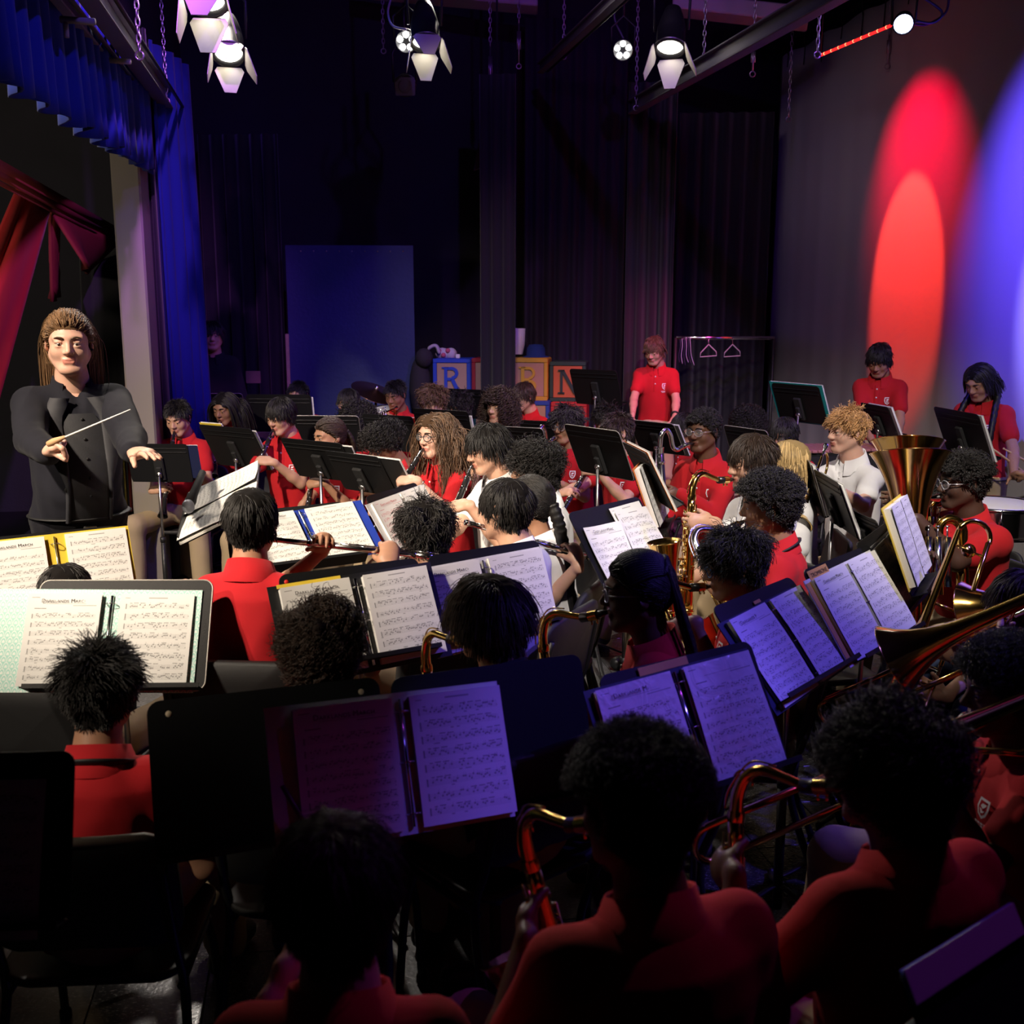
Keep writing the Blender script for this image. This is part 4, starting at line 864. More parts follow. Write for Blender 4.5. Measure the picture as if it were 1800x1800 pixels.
    if sp['hair'] != 'none': add_hair(sp, T, HM, body, d)
    clothes(L, arms, body); 
    if sp.get('glasses'): glasses(L, body, sp['glasses'])
    if sp.get('strap'):
        m = MB(); a = np.linspace(-2.5, 2.5, 22)
        pr = [N + V(0, 0, .030) + (-fb * math.cos(x) * .072 + rb * math.sin(x) * .078) + up * (-.035 * (1 - math.cos(x))) for x in a]
        m.tube(pr, .016, 8, 0, True, False, .35); m.build('neck_strap', M_STRAP, body)
    if extra: extra(L, body)
    return body
def legs_of(L):
    sp = L['sp']; P, rb, fb = L['P'], L['rb'], L['fb']; kn, an = {}, {}
    for k in (-1, 1):
        if sp.get('stand'):
            hip = P + rb * k * .085; an[k] = V(hip[0], hip[1], .09) + rb * k * .03; kn[k] = (hip + an[k]) / 2 + fb * .02
        else:
            sp_ = sp.get('knees', .09); kn[k] = V(P[0], P[1], 0) + fb * .42 + rb * k * (.08 + sp_) + V(0, 0, P[2] - .03)
            ff = sp.get('feet', .02); an[k] = V(kn[k][0], kn[k][1], .085) + fb * ff + rb * k * .01
    return kn, an
def arm_plan(L, k, W=None, h=None, n=None, t=None, curl=(.5, .7, .5), hint=None, **kw):
    s = L['s']; S = L['S'][k]; fb, rb = L['fb'], L['rb']
    if W is None: # resting on the thigh
        W = L['P'] + fb * .26 + rb * k * .16 + V(0, 0, .085); h = fb - rb * k * .2; n = V(0, 0, -1); t = -rb * k; curl = (.15, .25, .2)
        if L['sp'].get('stand'): W = S + V(0, 0, -.50) + rb * k * .05 + fb * .05; h = V(0, 0, -1) + fb * .2; n = -rb * k; t = fb; curl = (.3, .4, .3)
    if hint is None: hint = V(0, 0, -1) + rb * k * .55 - fb * .25
    E = ik(S, W, .275 * s, .245 * s, hint)
    return dict(W=np.asarray(W, float), h=nrm(h), n=nrm(n), t=nrm(t), curl=curl, E=E, **kw)
def grip(L, k, G, A, r=.012, e=None, curl=(.75, .85, .6), back=None, hint=None, **kw):
    """hand k closed round a bar through G with axis A and radius r; e: direction the fingers reach, back: side the palm faces"""
    A = nrm(A); S = L['S'][k]
    e = (nrm(-L['rb'] * k) + L['fb'] * .6) if e is None else e
    e = nrm(e - A * (e @ A)); n = np.cross(A, e); bk = -L['fb'] if back is None else back
    if n @ bk < 0: n = -n
    t = np.cross(n, e) * (1 if True else -1); 
    up = A if A[2] > 0 else -A
    if t @ up < 0: t = -t
    W = G - e * .088 * L['s'] - n * (r + .012)
    return arm_plan(L, k, W, e, n, t, curl, hint, **kw)
def clothes(L, arms, body):
    sp = L['sp']; d = sp['d']; fb, rb, P, N, up, tl, wd = (L[k] for k in ('fb', 'rb', 'P', 'N', 'up', 'tl', 'wd')); rs = np.random.default_rng(sum(map(ord, sp['id'])))
    h = float(np.clip(d * .0028, .0095, .019)); kind = sp.get('shirt', 'red'); long = sp.get('sleeve', .62)
    pts = [P - up * .16, N]
    for k in (-1, 1): pts += [L['S'][k], L['S'][k] + (arms[k]['E'] - L['S'][k]) * min(1, long), arms[k]['E'] if long > 1 else P, arms[k]['W'] if long > 1 else P]
    pts = np.array(pts); f = Field(pts.min(0) - .24, pts.max(0) + .12, h)
    prof = [(t, a * wd + .008, b * wd + .008, o) for t, a, b, o in SHP]
    if sp.get('stand'): prof[0] = (-.12, .158 * wd, .112 * wd, .008)
    if sp.get('bulk'): prof = [(t, a, b + sp['bulk'] * math.exp(-((t - .3) / .35) ** 2), o + sp['bulk'] * .6 * math.exp(-((t - .3) / .35) ** 2)) for t, a, b, o in prof]
    f.torso(P, N, rb, prof, .02); at_ = sp.get('arm', 1.)
    for k in (-1, 1):
        S, E, W = L['S'][k], arms[k]['E'], arms[k]['W']
        if long <= 1: f.cone(S, S + (E - S) * long, .058 * at_, .060 * at_, .04)
        else:
            f.cone(S, E, .062 * at_, .055 * at_, .045); f.cone(E, E + (W - E) * (long - 1) * .97, .054 * at_, .042 * at_, .02)
        f.cone(N - up * .030 + rb * k * .045, S, .042, .056 * at_, .03)
    f.ell(N + up * .03, (.046, .046, .052), .01, 's')
    if kind == 'suit': fo_ = nrm(fb * up[2] - V(0, 0, 1) * (up @ fb)); f.cone(N + fo_ * .075 + up * .03, torso_pt(L, .80, 0, .03), .048, .012, .01, 's')
    v, q = f.mesh(); n = np.zeros_like(v); a = np.cross(v[q[:, 2]] - v[q[:, 0]], v[q[:, 3]] - v[q[:, 1]])
    for i in range(4): np.add.at(n, q[:, i], a)
    n /= np.maximum(np.linalg.norm(n, axis=1, keepdims=True), 1e-9)
    # soft drape folds
    x = (v - P); fo = np.zeros(len(v))
    for i in range(5):
        w_ = rs.normal(0, 1, 3) * V(20, 20, 9); fo += np.sin(x @ w_ + rs.uniform(0, 6)) ** 3
    low = np.clip(1.15 - (x @ up) / tl, .25, 1.2); v = v + n * (fo * .0042 * low)[:, None]
    nm = {'suit': 'jacket'}.get(kind, 'polo_shirt' if kind in ('red', 'white') else 'shirt')
    sh = mesh_obj(nm, v, q, SHIRTM[kind], body)
    m = SHIRTM[kind]
    # folded collar
    c = MB(); R = []; op = math.radians(16 if kind != 'suit' else 38)
    fw = fb * up[2] - V(0, 0, 1) * (up @ fb)
    for r_, z, g in ((.064, -.012, 0), (.066, .030, 0), (.071, .034, 0), (.093, -.030, .020)):
        row = []
        for x_ in np.linspace(op, 2 * math.pi - op, 30):
            fr = math.cos(x_); row.append(N + fw * (r_ * .95 * fr + .004) + rb * (r_ * math.sin(x_)) + up * (z + .006 - (.022 if r_ < .08 else .012) * fr - (.018 if r_ > .09 and fr > .75 else 0)))
        R.append(row)
    c.grid(np.array(R)); co = c.build('collar', m, sh)
    if kind == 'red' or kind == 'white':
        p = MB(); ts = np.linspace(.93, .62, 8)
        p.grid(np.array([[torso_pt(L, t, x_, .003 if abs(x_) < .016 else -.004) for x_ in (-.019, -.015, .015, .019)] for t in ts])); p.build('placket', m, sh)
        if sp.get('front', True):
            for t in (.88, .76):
                b = MB(); b.lathe([(0, .004), (.0055, .0035), (.0055, 0)], torso_pt(L, t, 0, .002), fw, 8); b.build('button', M_BTN, sh)
            cm = M_CREST if kind == 'red' else M_CRESTR; g = MB()
            def patch(poly, off=.0055):
                pts = [torso_pt(L, .72 + .82 * y_ / tl, -.074 + .82 * x_, off) for x_, y_ in poly]; g.add(pts, [tuple(range(len(pts)))], 0, False)
            o = [(-.021, .026), (.021, .026), (.024, 0), (.016, -.022), (0, -.034), (-.016, -.022), (-.024, 0)]; i_ = [(x_ * .74, y_ * .74) for x_, y_ in o]
            for j in range(7): patch([o[j], o[(j + 1) % 7], i_[(j + 1) % 7], i_[j]])
            patch([(-.013, .012), (.004, .012), (.010, .004), (-.002, -.002), (-.009, .004)]); patch([(.002, -.004), (.011, -.002), (.004, -.018), (-.006, -.012)])
            patch([(-.011, -.006), (-.004, -.008), (-.005, -.016)])
            for yy, ww in ((-.046, .034), (-.055, .026)):
                for j in range(5): patch([(-ww + j * ww * .4, yy), (-ww + j * ww * .4 + ww * .3, yy), (-ww + j * ww * .4 + ww * .3, yy - .006), (-ww + j * ww * .4, yy - .006)])
            g.build('chest_crest', cm, sh)
    # trousers and shoes
    kn, an = legs_of(L); tm = {'khaki': M_KHAKI, 'denim': M_DENIM, 'dark': M_DARKT, 'pale': M_PALE}[sp.get('pants', 'khaki')]
    pts = np.array([P, kn[-1], kn[1], an[-1], an[1]]); f = Field(pts.min(0) - .16, pts.max(0) + .16, .021)
    f.ell(P + V(0, 0, -.01), (.165 * wd, .165 * wd, .10), .02)
    for k in (-1, 1):
        hp = P + rb * k * .082 * wd - V(0, 0, .01); f.cone(hp, kn[k], .088 * wd, .072, .03); f.cone(kn[k], an[k] + V(0, 0, .0), .070, .062, .025)
    v, q = f.mesh(); x = v - P; fo = np.zeros(len(v))
    for i in range(4): fo += np.sin(x @ (rs.normal(0, 1, 3) * 22) + rs.uniform(0, 6)) ** 3
    v = v + (v - v.mean(0)) / .35 * (fo * .002)[:, None]
    tr = mesh_obj('trousers', v, q, tm, body)
    if sp.get('stand') :
        b = MB(); t_ = np.linspace(0, 2 * math.pi, 28)[:-1]; b.tube([P + up * .0 + rb * math.cos(x_) * .166 * wd + fb * math.sin(x_) * (.124 * wd + sp.get('bulk', 0) * .8) + fb * sp.get('bulk', 0) * .4 for x_ in t_], .018, 6, 0, False, True, .25); b.build('belt', M_STRAP, tr)
    sm, so = (M_SHOE, M_SOLE) if sp.get('shoe') == 'blue' else (M_SHOEB, M_SHOEB)
    for k in (-1, 1):
        a = an[k]; f = Field(V(a[0], a[1], 0) - V(.25, .25, .02), V(a[0], a[1], .15) + V(.25, .25, .02), .015); dr = nrm(fb + rb * k * .22)
        z0 = V(a[0], a[1], 0); f.cone(z0 + V(0, 0, .040) - dr * .045, z0 + V(0, 0, .036) + dr * .13, .037, .036, .01); f.cone(z0 + V(0, 0, .055), z0 + V(0, 0, .105), .045, .042, .02)
        v, q = f.mesh(); v[:, 2] = np.maximum(v[:, 2], .004); c = v[q].mean(1)[:, 2]; mesh_obj('shoe', v, q, [sm, so], body, (c < .026).astype(int))
def glasses(L, body, kind):
    HM = L['HM']; m = MB(); ln = MB()
    for k in (-1, 1):
        c = V(k * .032, .098, .004); t = np.linspace(0, 2 * math.pi, 21)[:-1]
        pts = [c + V(math.cos(x) * .0245, -abs(math.cos(x)) * .002 * (k * math.cos(x) > 0) - .006 * max(0, k * math.cos(x)), math.sin(x) * .019) for x in t]
        m.tube(pts, .0022 if kind != 'wire' else .0013, 6, 0, False, True); ln.add(pts, [tuple(range(20))], 0, False)
        m.tube([c + V(k * .0245, -.006, .006), V(k * .074, .06, .010), V(k * .080, .0, .008), V(k * .080, -.02, -.006)], .0022 if kind != 'wire' else .0013, 6)
    m.tube([V(-.008, .100, .008), V(0, .103, .011), V(.008, .100, .008)], .0020, 6)
    fm = M_FRAME if kind == 'dark' else (mat('bright_spectacle_frame', (.55, .55, .6), .3, .6) if kind in ('wire', 'bright') else mat('blue_spectacle_frame', (.02, .10, .25), .35))
    g = m.build('spectacles', fm, body, HM); ln.build('lens', M_LENS, g, HM)
# ------------------------------------------------------------------ printed music (flat print on paper)
class NX:
    nt = None
    def __init__(s, k): s.k = k
    @staticmethod
    def op(o, *a):
        n = NX.nt.nodes.new('ShaderNodeMath'); n.operation = o
        for i, x in enumerate(a):
            if isinstance(x, NX): NX.nt.links.new(x.k, n.inputs[i])
            else: n.inputs[i].default_value = float(x)
        return NX(n.outputs[0])
    def __add__(s, o): return NX.op('ADD', s, o)
    def __sub__(s, o): return NX.op('SUBTRACT', s, o)
    def __rsub__(s, o): return NX.op('SUBTRACT', o, s)
    def __mul__(s, o): return NX.op('MULTIPLY', s, o)
    __radd__ = __add__; __rmul__ = __mul__
    def __lt__(s, o): return NX.op('LESS_THAN', s, o)
    def __gt__(s, o): return NX.op('GREATER_THAN', s, o)
    def floor(s): return NX.op('FLOOR', s)
    def fract(s): return NX.op('FRACT', s)
    def abs(s): return NX.op('ABSOLUTE', s)
    def max(s, o): return NX.op('MAXIMUM', s, o)
def rnd(x, y, z):
    c = NX.nt.nodes.new('ShaderNodeCombineXYZ'); n = NX.nt.nodes.new('ShaderNodeTexWhiteNoise'); n.noise_dimensions = '3D'
    for i, q in enumerate((x, y, z)):
        if isinstance(q, NX): NX.nt.links.new(q.k, c.inputs[i])
        else: c.inputs[i].default_value = q
    NX.nt.links.new(c.outputs[0], n.inputs['Vector']); return NX(n.outputs['Value'])
def music_mat(name, top, nsys, ink=(.02, .02, .025), paper=(.80, .79, .77), gloss=False, head=True, ink2=None):
    if name in MATS: return MATS[name]
    m = bpy.data.materials.new(name); m.use_nodes = True; nt = m.node_tree; NX.nt = nt; b = nt.nodes['Principled BSDF']
    uv = nt.nodes.new('ShaderNodeUVMap'); sp = nt.nodes.new('ShaderNodeSeparateXYZ'); nt.links.new(uv.outputs[0], sp.inputs[0]); u, v = NX(sp.outputs[0]), NX(sp.outputs[1])
    oi = nt.nodes.new('ShaderNodeObjectInfo'); sd = NX(oi.outputs['Random']) * 91.
    pitch = (top - .05) / nsys
    q = (top - v) * (1 / pitch); row = q.floor(); f = q.fract(); inr = (q > 0) * (q < nsys) * (u > .07) * (u < .945)
    l = (f - .34) * 10.; lines = ((l - NX.op('ROUND', l)).abs() < .12) * (l > -.2) * (l < 4.2)
    cx = u * 46.; ci = cx.floor(); cf = cx.fract() - .5; r1 = rnd(ci, row, sd); r2 = rnd(ci, row + 17.3, sd)
    gi = (cx * .25).floor(); r3 = rnd(gi, row + 5.1, sd); pres = (r1 > .30) * (u > .13)
    yc = .30 + r2 * .36; dx = cf * 2.3; dy = (f - yc) * 16.; note = ((dx * dx + dy * dy) < 1.) * pres
    stem = ((cf - .28).abs() < .07) * (f < yc) * (f > yc - .24) * pres
    beam = ((f - (.13 + r3 * .10)).abs() < .030) * (r3 > .45) * ((cx * .25).fract() > .12) * ((cx * .25).fract() < .88) * (u > .13)
    clef = ((u - .085).abs() < .006) * ((f - .53).abs() < .27)
    dyn = ((f - .86).abs() < .035) * (rnd((u * 30.).floor(), row + 31., sd) > .93)
    bar = ((u * 6.).fract() < .012) * (f > .34) * (f < .74)
    k = (lines * .55).max(note).max(stem * .85).max(beam).max(clef).max(dyn * .8).max(bar * .7) * inr
    if head:
        tl = ((v - (top + .035)).abs() < .004) * (u > .10) * (u < .26); t2 = ((v - (top + .065)).abs() < .004) * (u > .62) * (u < .94); t3 = ((v - (top + .085)).abs() < .003) * (u > .25) * (u < .80); t4 = ((v - .955).abs() < .004) * (u > .05) * (u < .16)
        k = k.max(tl).max(t2 * .7).max(t3 * .5).max(t4 * .8)
    else:
        k = k.max(((v - .955).abs() < .006) * (u > .38) * (u < .64) * .75).max(((v - .955).abs() < .004) * (u > .06) * (u < .13) * .7)
    mx = nt.nodes.new('ShaderNodeMix'); mx.data_type = 'RGBA'; mx.inputs['A'].default_value = (*paper, 1); mx.inputs['B'].default_value = (*ink, 1)
    nt.links.new((k * .72).k, mx.inputs['Factor']); nt.links.new(mx.outputs['Result'], b.inputs['Base Color'])
    b.inputs['Roughness'].default_value = .22 if gloss else .7; b.inputs['Specular IOR Level'].default_value = .5 if gloss else .25
    if gloss:
        n = nt.nodes.new('ShaderNodeTexNoise'); n.inputs['Scale'].default_value = 14; n.inputs['Distortion'].default_value = 1.5; tc = nt.nodes.new('ShaderNodeTexCoord'); nt.links.new(tc.outputs['Object'], n.inputs['Vector'])
        bp = nt.nodes.new('ShaderNodeBump'); bp.inputs['Strength'].default_value = .35; bp.inputs['Distance'].default_value = .02; nt.links.new(n.outputs['Fac'], bp.inputs['Height']); nt.links.new(bp.outputs['Normal'], b.inputs['Normal'])
    MATS[name] = m; return m
PG1 = music_mat('music_first_page', .80, 8); PG2 = music_mat('music_second_page', .92, 8, head=False)
PG1S = music_mat('music_first_page_in_sleeve', .80, 8, gloss=True); PG2S = music_mat('music_second_page_in_sleeve', .92, 8, gloss=True, head=False)
PG1P = music_mat('music_page_pink_print', .80, 8, ink=(.55, .04, .08), paper=(.80, .77, .77)); PGSC = music_mat('score_page', .93, 16, head=False)
M_INK = mat('printed_ink', (.02, .02, .024), .6); M_INKR = mat('printed_red_ink', (.5, .03, .06), .6)
def page(parent, c, X, Y, Nn, m, wid=.216, hei=.279, curl=.0, name='page', seed=0):
    """sheet of paper centred at c; X right, Y up, Nn towards the reader"""
    nx, ny = 7, 7; P = np.zeros((ny, nx, 3)); Zc = np.zeros((ny, nx))
    for j in range(ny):
        for i in range(nx):
            a, b = i / (nx - 1) - .5, j / (ny - 1) - .5
            Zc[j, i] = curl * (math.sin(a * 5 + seed) * .4 + (a * a) * 1.2 + .5 * math.sin(b * 4 + seed * 2 + a * 2)); P[j, i] = c + X * a * wid + Y * b * hei
    P += (Zc - Zc.min())[..., None] * Nn
    top = MB(); top.grid(P); top.grid((P - Nn * .0012)[:, ::-1]); o = top.build(name, m, parent)
    l = o.data.uv_layers.new(name='UVMap'); k = np.array([[i / (nx - 1), j / (ny - 1)] for j in range(ny) for i in range(nx)]); k2 = np.array([[-.3, -.3]] * (nx * ny)); kk = np.concatenate([k, k2])
    li = np.zeros(len(o.data.loops), np.int32); o.data.loops.foreach_get('vertex_index', li); l.data.foreach_set('uv', kk[li].astype(np.float32).ravel())
    return o
def lettering(body, parent, c, X, Y, Nn, size, m, name='lettering', caps=True, align='CENTER', extr=0.):
    t = bpy.data.curves.new(name, 'FONT'); t.body = body; t.size = size; t.align_x = align; t.align_y = 'CENTER'; t.extrude = extr; t.space_character = 1.06
    if caps:
        t.small_caps_scale = .76
        for i, ch in enumerate(body): t.body_format[i].use_small_caps = True
    t.materials.append(m); o = bpy.data.objects.new(name, t); COL.objects.link(o); dg = bpy.context.evaluated_depsgraph_get(); me = bpy.data.meshes.new_from_object(o.evaluated_get(dg)); bpy.data.objects.remove(o)
    if not me.materials: me.materials.append(m)
    o = bpy.data.objects.new(name, me); COL.objects.link(o); o.parent = parent
    M = frame(c, nrm(X), nrm(Y), nrm(Nn)); o.matrix_local = Matrix([list(r) for r in M]); return o

# ------------------------------------------------------------------ music stands
M_RED = mat('red_dot_sticker', (.7, .03, .02), .5); M_PIN = mat('pale_dot_sticker', (.72, .60, .42), .5)
M_DESK = mat('stand_desk_enamel', (.008, .008, .009), .5, spec=.25, bump=.12, bscale=500)
def desk_frame(row, back):
    x, y, z, a, t, r, sc = row; a, t, r = map(math.radians, (a, t, r))
    n0 = V(math.sin(a), -math.cos(a), 0); sd = V(math.cos(a), math.sin(a), 0); u = V(0, 0, 1) * math.cos(t) - n0 * math.sin(t)
    s2 = sd * math.cos(r) + u * math.sin(r); u2 = u * math.cos(r) - sd * math.sin(r); n = np.cross(s2, u2)
    if back: s2, n = -s2, -n
    return V(x, y, z), s2, u2, n, .51 * sc, .335 * sc
def stand(row, back, label, dots=None, edge=False, group='black music stands', shaft=True, grooves=True):
    c, s, u, n, W, H = desk_frame(row, back); k = row[6]
    root = empty('music_stand', (c[0], c[1], 0)); tag(root, label, 'music stand', group)
    O = V(c[0], c[1], 0); M = frame(c - O, s, -n, u)  # local x along s, y away from reader, z up
    m = MB(); m.sheet([(x, z) for x, z in rrect(W, H, .028 * k)], .004); d = m.build('desk', M_DESK, root, M)
    if grooves:
        g = MB()
        for zz in (.095, .128): g.box((0, .004, zz * k), (W * .94, .005, .007), bev=.002)
        g.build('stamped_rib', M_DESK, d, M)
    if edge:
        g = MB(); o = rrect(W + .001, H + .001, .028 * k); g.tube([(x, 0, z) for x, z in o], .0028, 5, 0, False, True); g.build('worn_edge', M_EDGE, d, M)
    m = MB(); m.box((0, -.028, -H / 2 + .002), (W * .98, .058, .004)); m.box((0, -.056, -H / 2 + .007), (W * .98, .003, .013)); m.build('lip', M_DESK, root, M)
    m = MB(); m.box((0, .012, -.045 * k), (.062, .02, .20 * k), bev=.006); m.box((0, .026, -.07 * k), (.034, .02, .10 * k), bev=.006); m.build('bracket', M_BLACKM, root, M)
    m = MB(); m.lathe([(0, .012), (.006, .012), (.006, .009), (.017, .008), (.019, .004), (.019, 0)], (0, .034, -.085 * k), (0, 1, 0), 14); m.build('tilt_knob', M_STEEL, root, M)
    if dots:
        for x, z, kind in dots:
            m = MB(); m.lathe([(0, .0012), (.006, .001), (.007, 0)], (x, -.002, z), (0, -1, 0), 10); m.build('dot_sticker', M_RED if kind == 'r' else M_PIN, d, M)
    sh = c - n * .036 - u * .085 * k - O
    if shaft:
        zc = max(.30, c[2] * .50); m = MB(); m.tube([(sh[0], sh[1], zc - .05), sh], .0085, 8); m.build('upper_tube', M_STEEL, root)
        m = MB(); m.tube([(sh[0], sh[1], .05), (sh[0], sh[1], zc)], .0145, 10); m.tube([(sh[0], sh[1], zc - .01), (sh[0], sh[1], zc + .02)], .018, 10); m.build('lower_tube', M_BLACK, root)
        a0 = math.atan2(n[1], n[0])
        for i in range(3):
            a = a0 + 2 * math.pi * i / 3; dr = V(math.cos(a), math.sin(a), 0); b = V(sh[0], sh[1], 0)
            m = MB(); m.tube(smooth_path([b + V(0, 0, .13), b + dr * .06 + V(0, 0, .105), b + dr * .20 + V(0, 0, .035), b + dr * .28 + V(0, 0, .014)], 4), .011, 6, 0, True, False, .5); m.ball(b + dr * .28 + V(0, 0, .013), .013, 0, 8, 5); m.build('leg', M_BLACK, root)
    return dict(root=root, c=c, s=s, u=u, n=n, W=W, H=H)
def on_desk(D, x, z, off=.006, rot=0.):
    a = math.radians(rot); X = D['s'] * math.cos(a) + D['u'] * math.sin(a); Y = D['u'] * math.cos(a) - D['s'] * math.sin(a)
    return D['c'] + D['s'] * x + D['u'] * z + D['n'] * off, X, Y, D['n']
def ring_set(root, c, X, Y, n, k, mt=None):
    for zz in (-.108, 0, .108):
        m = MB(); t = np.linspace(0, 2 * math.pi, 13)[:-1]; m.tube([c + Y * zz * k + X * math.cos(q) * .016 + n * (math.sin(q) * .013 + .006) for q in t], .0016, 6, 0, False, True); m.build('binder_ring', mt or M_CHROME, root)
    m = MB(); m.tube([c + Y * .135 * k + n * .001, c - Y * .135 * k + n * .001], .0055, 8, 0, True, False, .6); m.build('ring_spine', mt or M_CHROME, root)
M_TEALP = None
def binder(D, x, z, rot, cover, label, k=1., title=True, pages=(PG1, PG2), gap=.045, padl=.02, padr=.02, name='ring_binder', dz=0., tabs=(), curl=.004, split=0., fold=.0, stack=.010, hcov=.292, tmat=None, extra=None, group='open music binders'):
    """an open binder: cover (two boards + spine), page stack left and right, rings, printed title"""
    c, X, Y, n = on_desk(D, x, z, .004, rot); root = empty(name, c); tag(root, label, 'binder', group); O = c
    wd = .216 * k; hh = hcov * k; m = MB(); lx0, lx1 = -(gap / 2 + wd + padl), -gap / 2; rx0, rx1 = gap / 2, gap / 2 + wd + padr
    F = frame(V(0, 0, 0), X, -n, Y)
    for a, b in ((lx0, lx1), (rx0, rx1)): m.box(((a + b) / 2, -.0015, 0), (b - a, .003, hh))
    m.box((0, -.0012, 0), (gap, .0024, hh)); m.build('cover', cover, root, F)
    for q, (xx, pm) in enumerate(((-(gap / 2 + wd / 2), pages[0]), (gap / 2 + wd / 2, pages[1]))):
        m = MB(); m.box((xx, -.003 - stack / 2, 0), (wd * .985, stack, .275 * k)); m.build('page_stack', M_PAPER, root, F)
        pc = X * xx + n * (stack + .0065); page(root, pc, X, Y, n, pm, wd, .279 * k, curl, seed=q + x * 9)
        if q == 0 and title: lettering('Darklands March', root, pc + Y * .279 * k * .415 + n * (.0022 + curl * 1.15), X, Y, n, .0165 * k, tmat or M_INK, 'title_print')
    ring_set(root, n * (stack * .5 + .004), X, Y, n, k)
    for (tx, tz, tw, th, tm, txt) in tabs:
        m = MB(); m.box((tx, -.004, tz), (tw, .0016, th), bev=.0006); t = m.build('divider_tab', tm, root, F)
        if txt: lettering(txt, root, X * tx + Y * tz + n * .0062, X, Y, n, th * .55, M_INK, 'tab_print', False)
    if extra: extra(root, X, Y, n, F)
    return root
def loose_sheet(D, x, z, rot, m, label, title=False, k=1., off=.006, curl=.004, name='sheet_music', tmat=None):
    c, X, Y, n = on_desk(D, x, z, off, rot); root = empty(name, c); tag(root, label, 'sheet music', 'loose sheets of music'); page(root, V(0, 0, 0), X, Y, n, m, .216 * k, .279 * k, curl, seed=x * 7)
    if title: lettering('Darklands March', root, Y * .279 * k * .415 + n * (.0022 + curl * 1.15), X, Y, n, .0165 * k, tmat or M_INK, 'title_print')
    return root
def folder(D, x0, x1, z0, z1, m, label, name='folder', off=.004, th=.008, pm=None):
    """closed or peeking folder lying on a desk, seen past its edge"""
    c, X, Y, n = on_desk(D, (x0 + x1) / 2, (z0 + z1) / 2, off, 0); root = empty(name, c); tag(root, label, 'folder', 'folders on the stands'); F = frame(V(0, 0, 0), X, -n, Y); w_, h_ = x1 - x0, z1 - z0
    a = MB(); a.box((0, -.001, 0), (w_, .002, h_), bev=.0008); a.build('back_cover', m, root, F)
    a = MB(); a.box((0, -.003 - th / 2, -.002), (w_ * .97, th, h_ * .97)); a.build('page_stack', pm or M_PAPER, root, F)
    a = MB(); a.box((0, -.0045 - th, 0), (w_ * .985, .0015, h_ * .985)); a.build('front_page', PG1, root, F)
    return root

M_EDGE2 = mat('pale_beige_edge', (.40, .34, .27), .6)  # beige edge piece added along the top of one backrest
# ------------------------------------------------------------------ chairs
def chair(loc, yaw_dir, seat, label, group='black plastic band chairs', strip=None, k_=.93):
    """yaw_dir: horizontal direction the sitter faces"""
    root = empty('band_chair', (loc[0], loc[1], 0)); tag(root, label, 'chair', group); y = nrm(yaw_dir); x = np.cross(y, V(0, 0, 1)); M = frame(V(0, 0, 0), x * k_, y * k_, V(0, 0, 1) * k_); h = seat / k_
    def shell(w_, l_, cen, U, Vv, Nn, dish, name, mt):
        o = rrect(w_, l_, .075, 6); m = MB(); n_ = len(o); R = []
        for sc_, dz in ((0., -dish * .6), (.55, -dish * .5), (.88, -dish * .1), (.97, .004), (1., .0), (1., -.016), (.96, -.024), (.5, -.028), (0., -.028)):
            R.append([np.asarray(cen) + U * q[0] * sc_ + Vv * q[1] * sc_ + Nn * (dz + dish * (q[0] / (w_ / 2) * sc_) ** 2) for q in o])
        R = np.array(R); v = R.reshape(-1, 3); f = []
        for i in range(len(R) - 1):
            for j in range(n_): f.append((i * n_ + j, (i + 1) * n_ + j, (i + 1) * n_ + (j + 1) % n_, i * n_ + (j + 1) % n_))
        m.add(v, f); return m.build(name, mt, root, M)
    shell(.46, .43, (0, .02, h), V(1, 0, 0), V(0, 1, 0), V(0, 0, 1), .018, 'seat', M_PLAST)
    ub = nrm(V(0, -.20, 1)); nb = np.cross(V(1, 0, 0), ub) * -1; nb = nb if nb[1] > 0 else -nb
    bk = shell(.47, .32, V(0, -.225, h + .25), V(1, 0, 0), ub, nb, .022, 'backrest', M_PLAST)
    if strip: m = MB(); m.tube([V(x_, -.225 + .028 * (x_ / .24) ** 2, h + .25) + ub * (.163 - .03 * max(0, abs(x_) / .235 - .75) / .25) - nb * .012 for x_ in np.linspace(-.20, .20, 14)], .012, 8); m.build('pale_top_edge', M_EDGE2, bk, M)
    for k in (-1, 1):
        m = MB(); m.tube(smooth_path([(k * .22, .20, .012), (k * .215, .17, h * .6), (k * .21, .12, h - .035)], 4), .0125, 8); m.build('leg', M_BLACK, root, M)
        m = MB(); m.tube(smooth_path([(k * .235, -.30, .012), (k * .225, -.20, h * .55), (k * .215, -.16, h - .03), (k * .21, -.205, h + .12), (k * .205, -.255, h + .34)], 5), .0125, 8); m.build('leg', M_BLACK, root, M)
        m = MB(); m.tube([(k * .21, .14, h - .04), (k * .21, -.17, h - .04)], .011, 8); m.build('side_rail', M_BLACK, root, M)
        for yy, xx in ((.20, .22), (-.30, .235)):
            m = MB(); m.lathe([(.0165, .028), (.017, .004), (0, .002)], (k * xx, yy, 0), n=10); m.build('foot_cap', M_BLACKM, root, M)
    m = MB(); m.tube([(-.21, .02, h - .05), (.21, .02, h - .05)], .010, 8); m.build('cross_bar', M_BLACK, root, M)
    return root

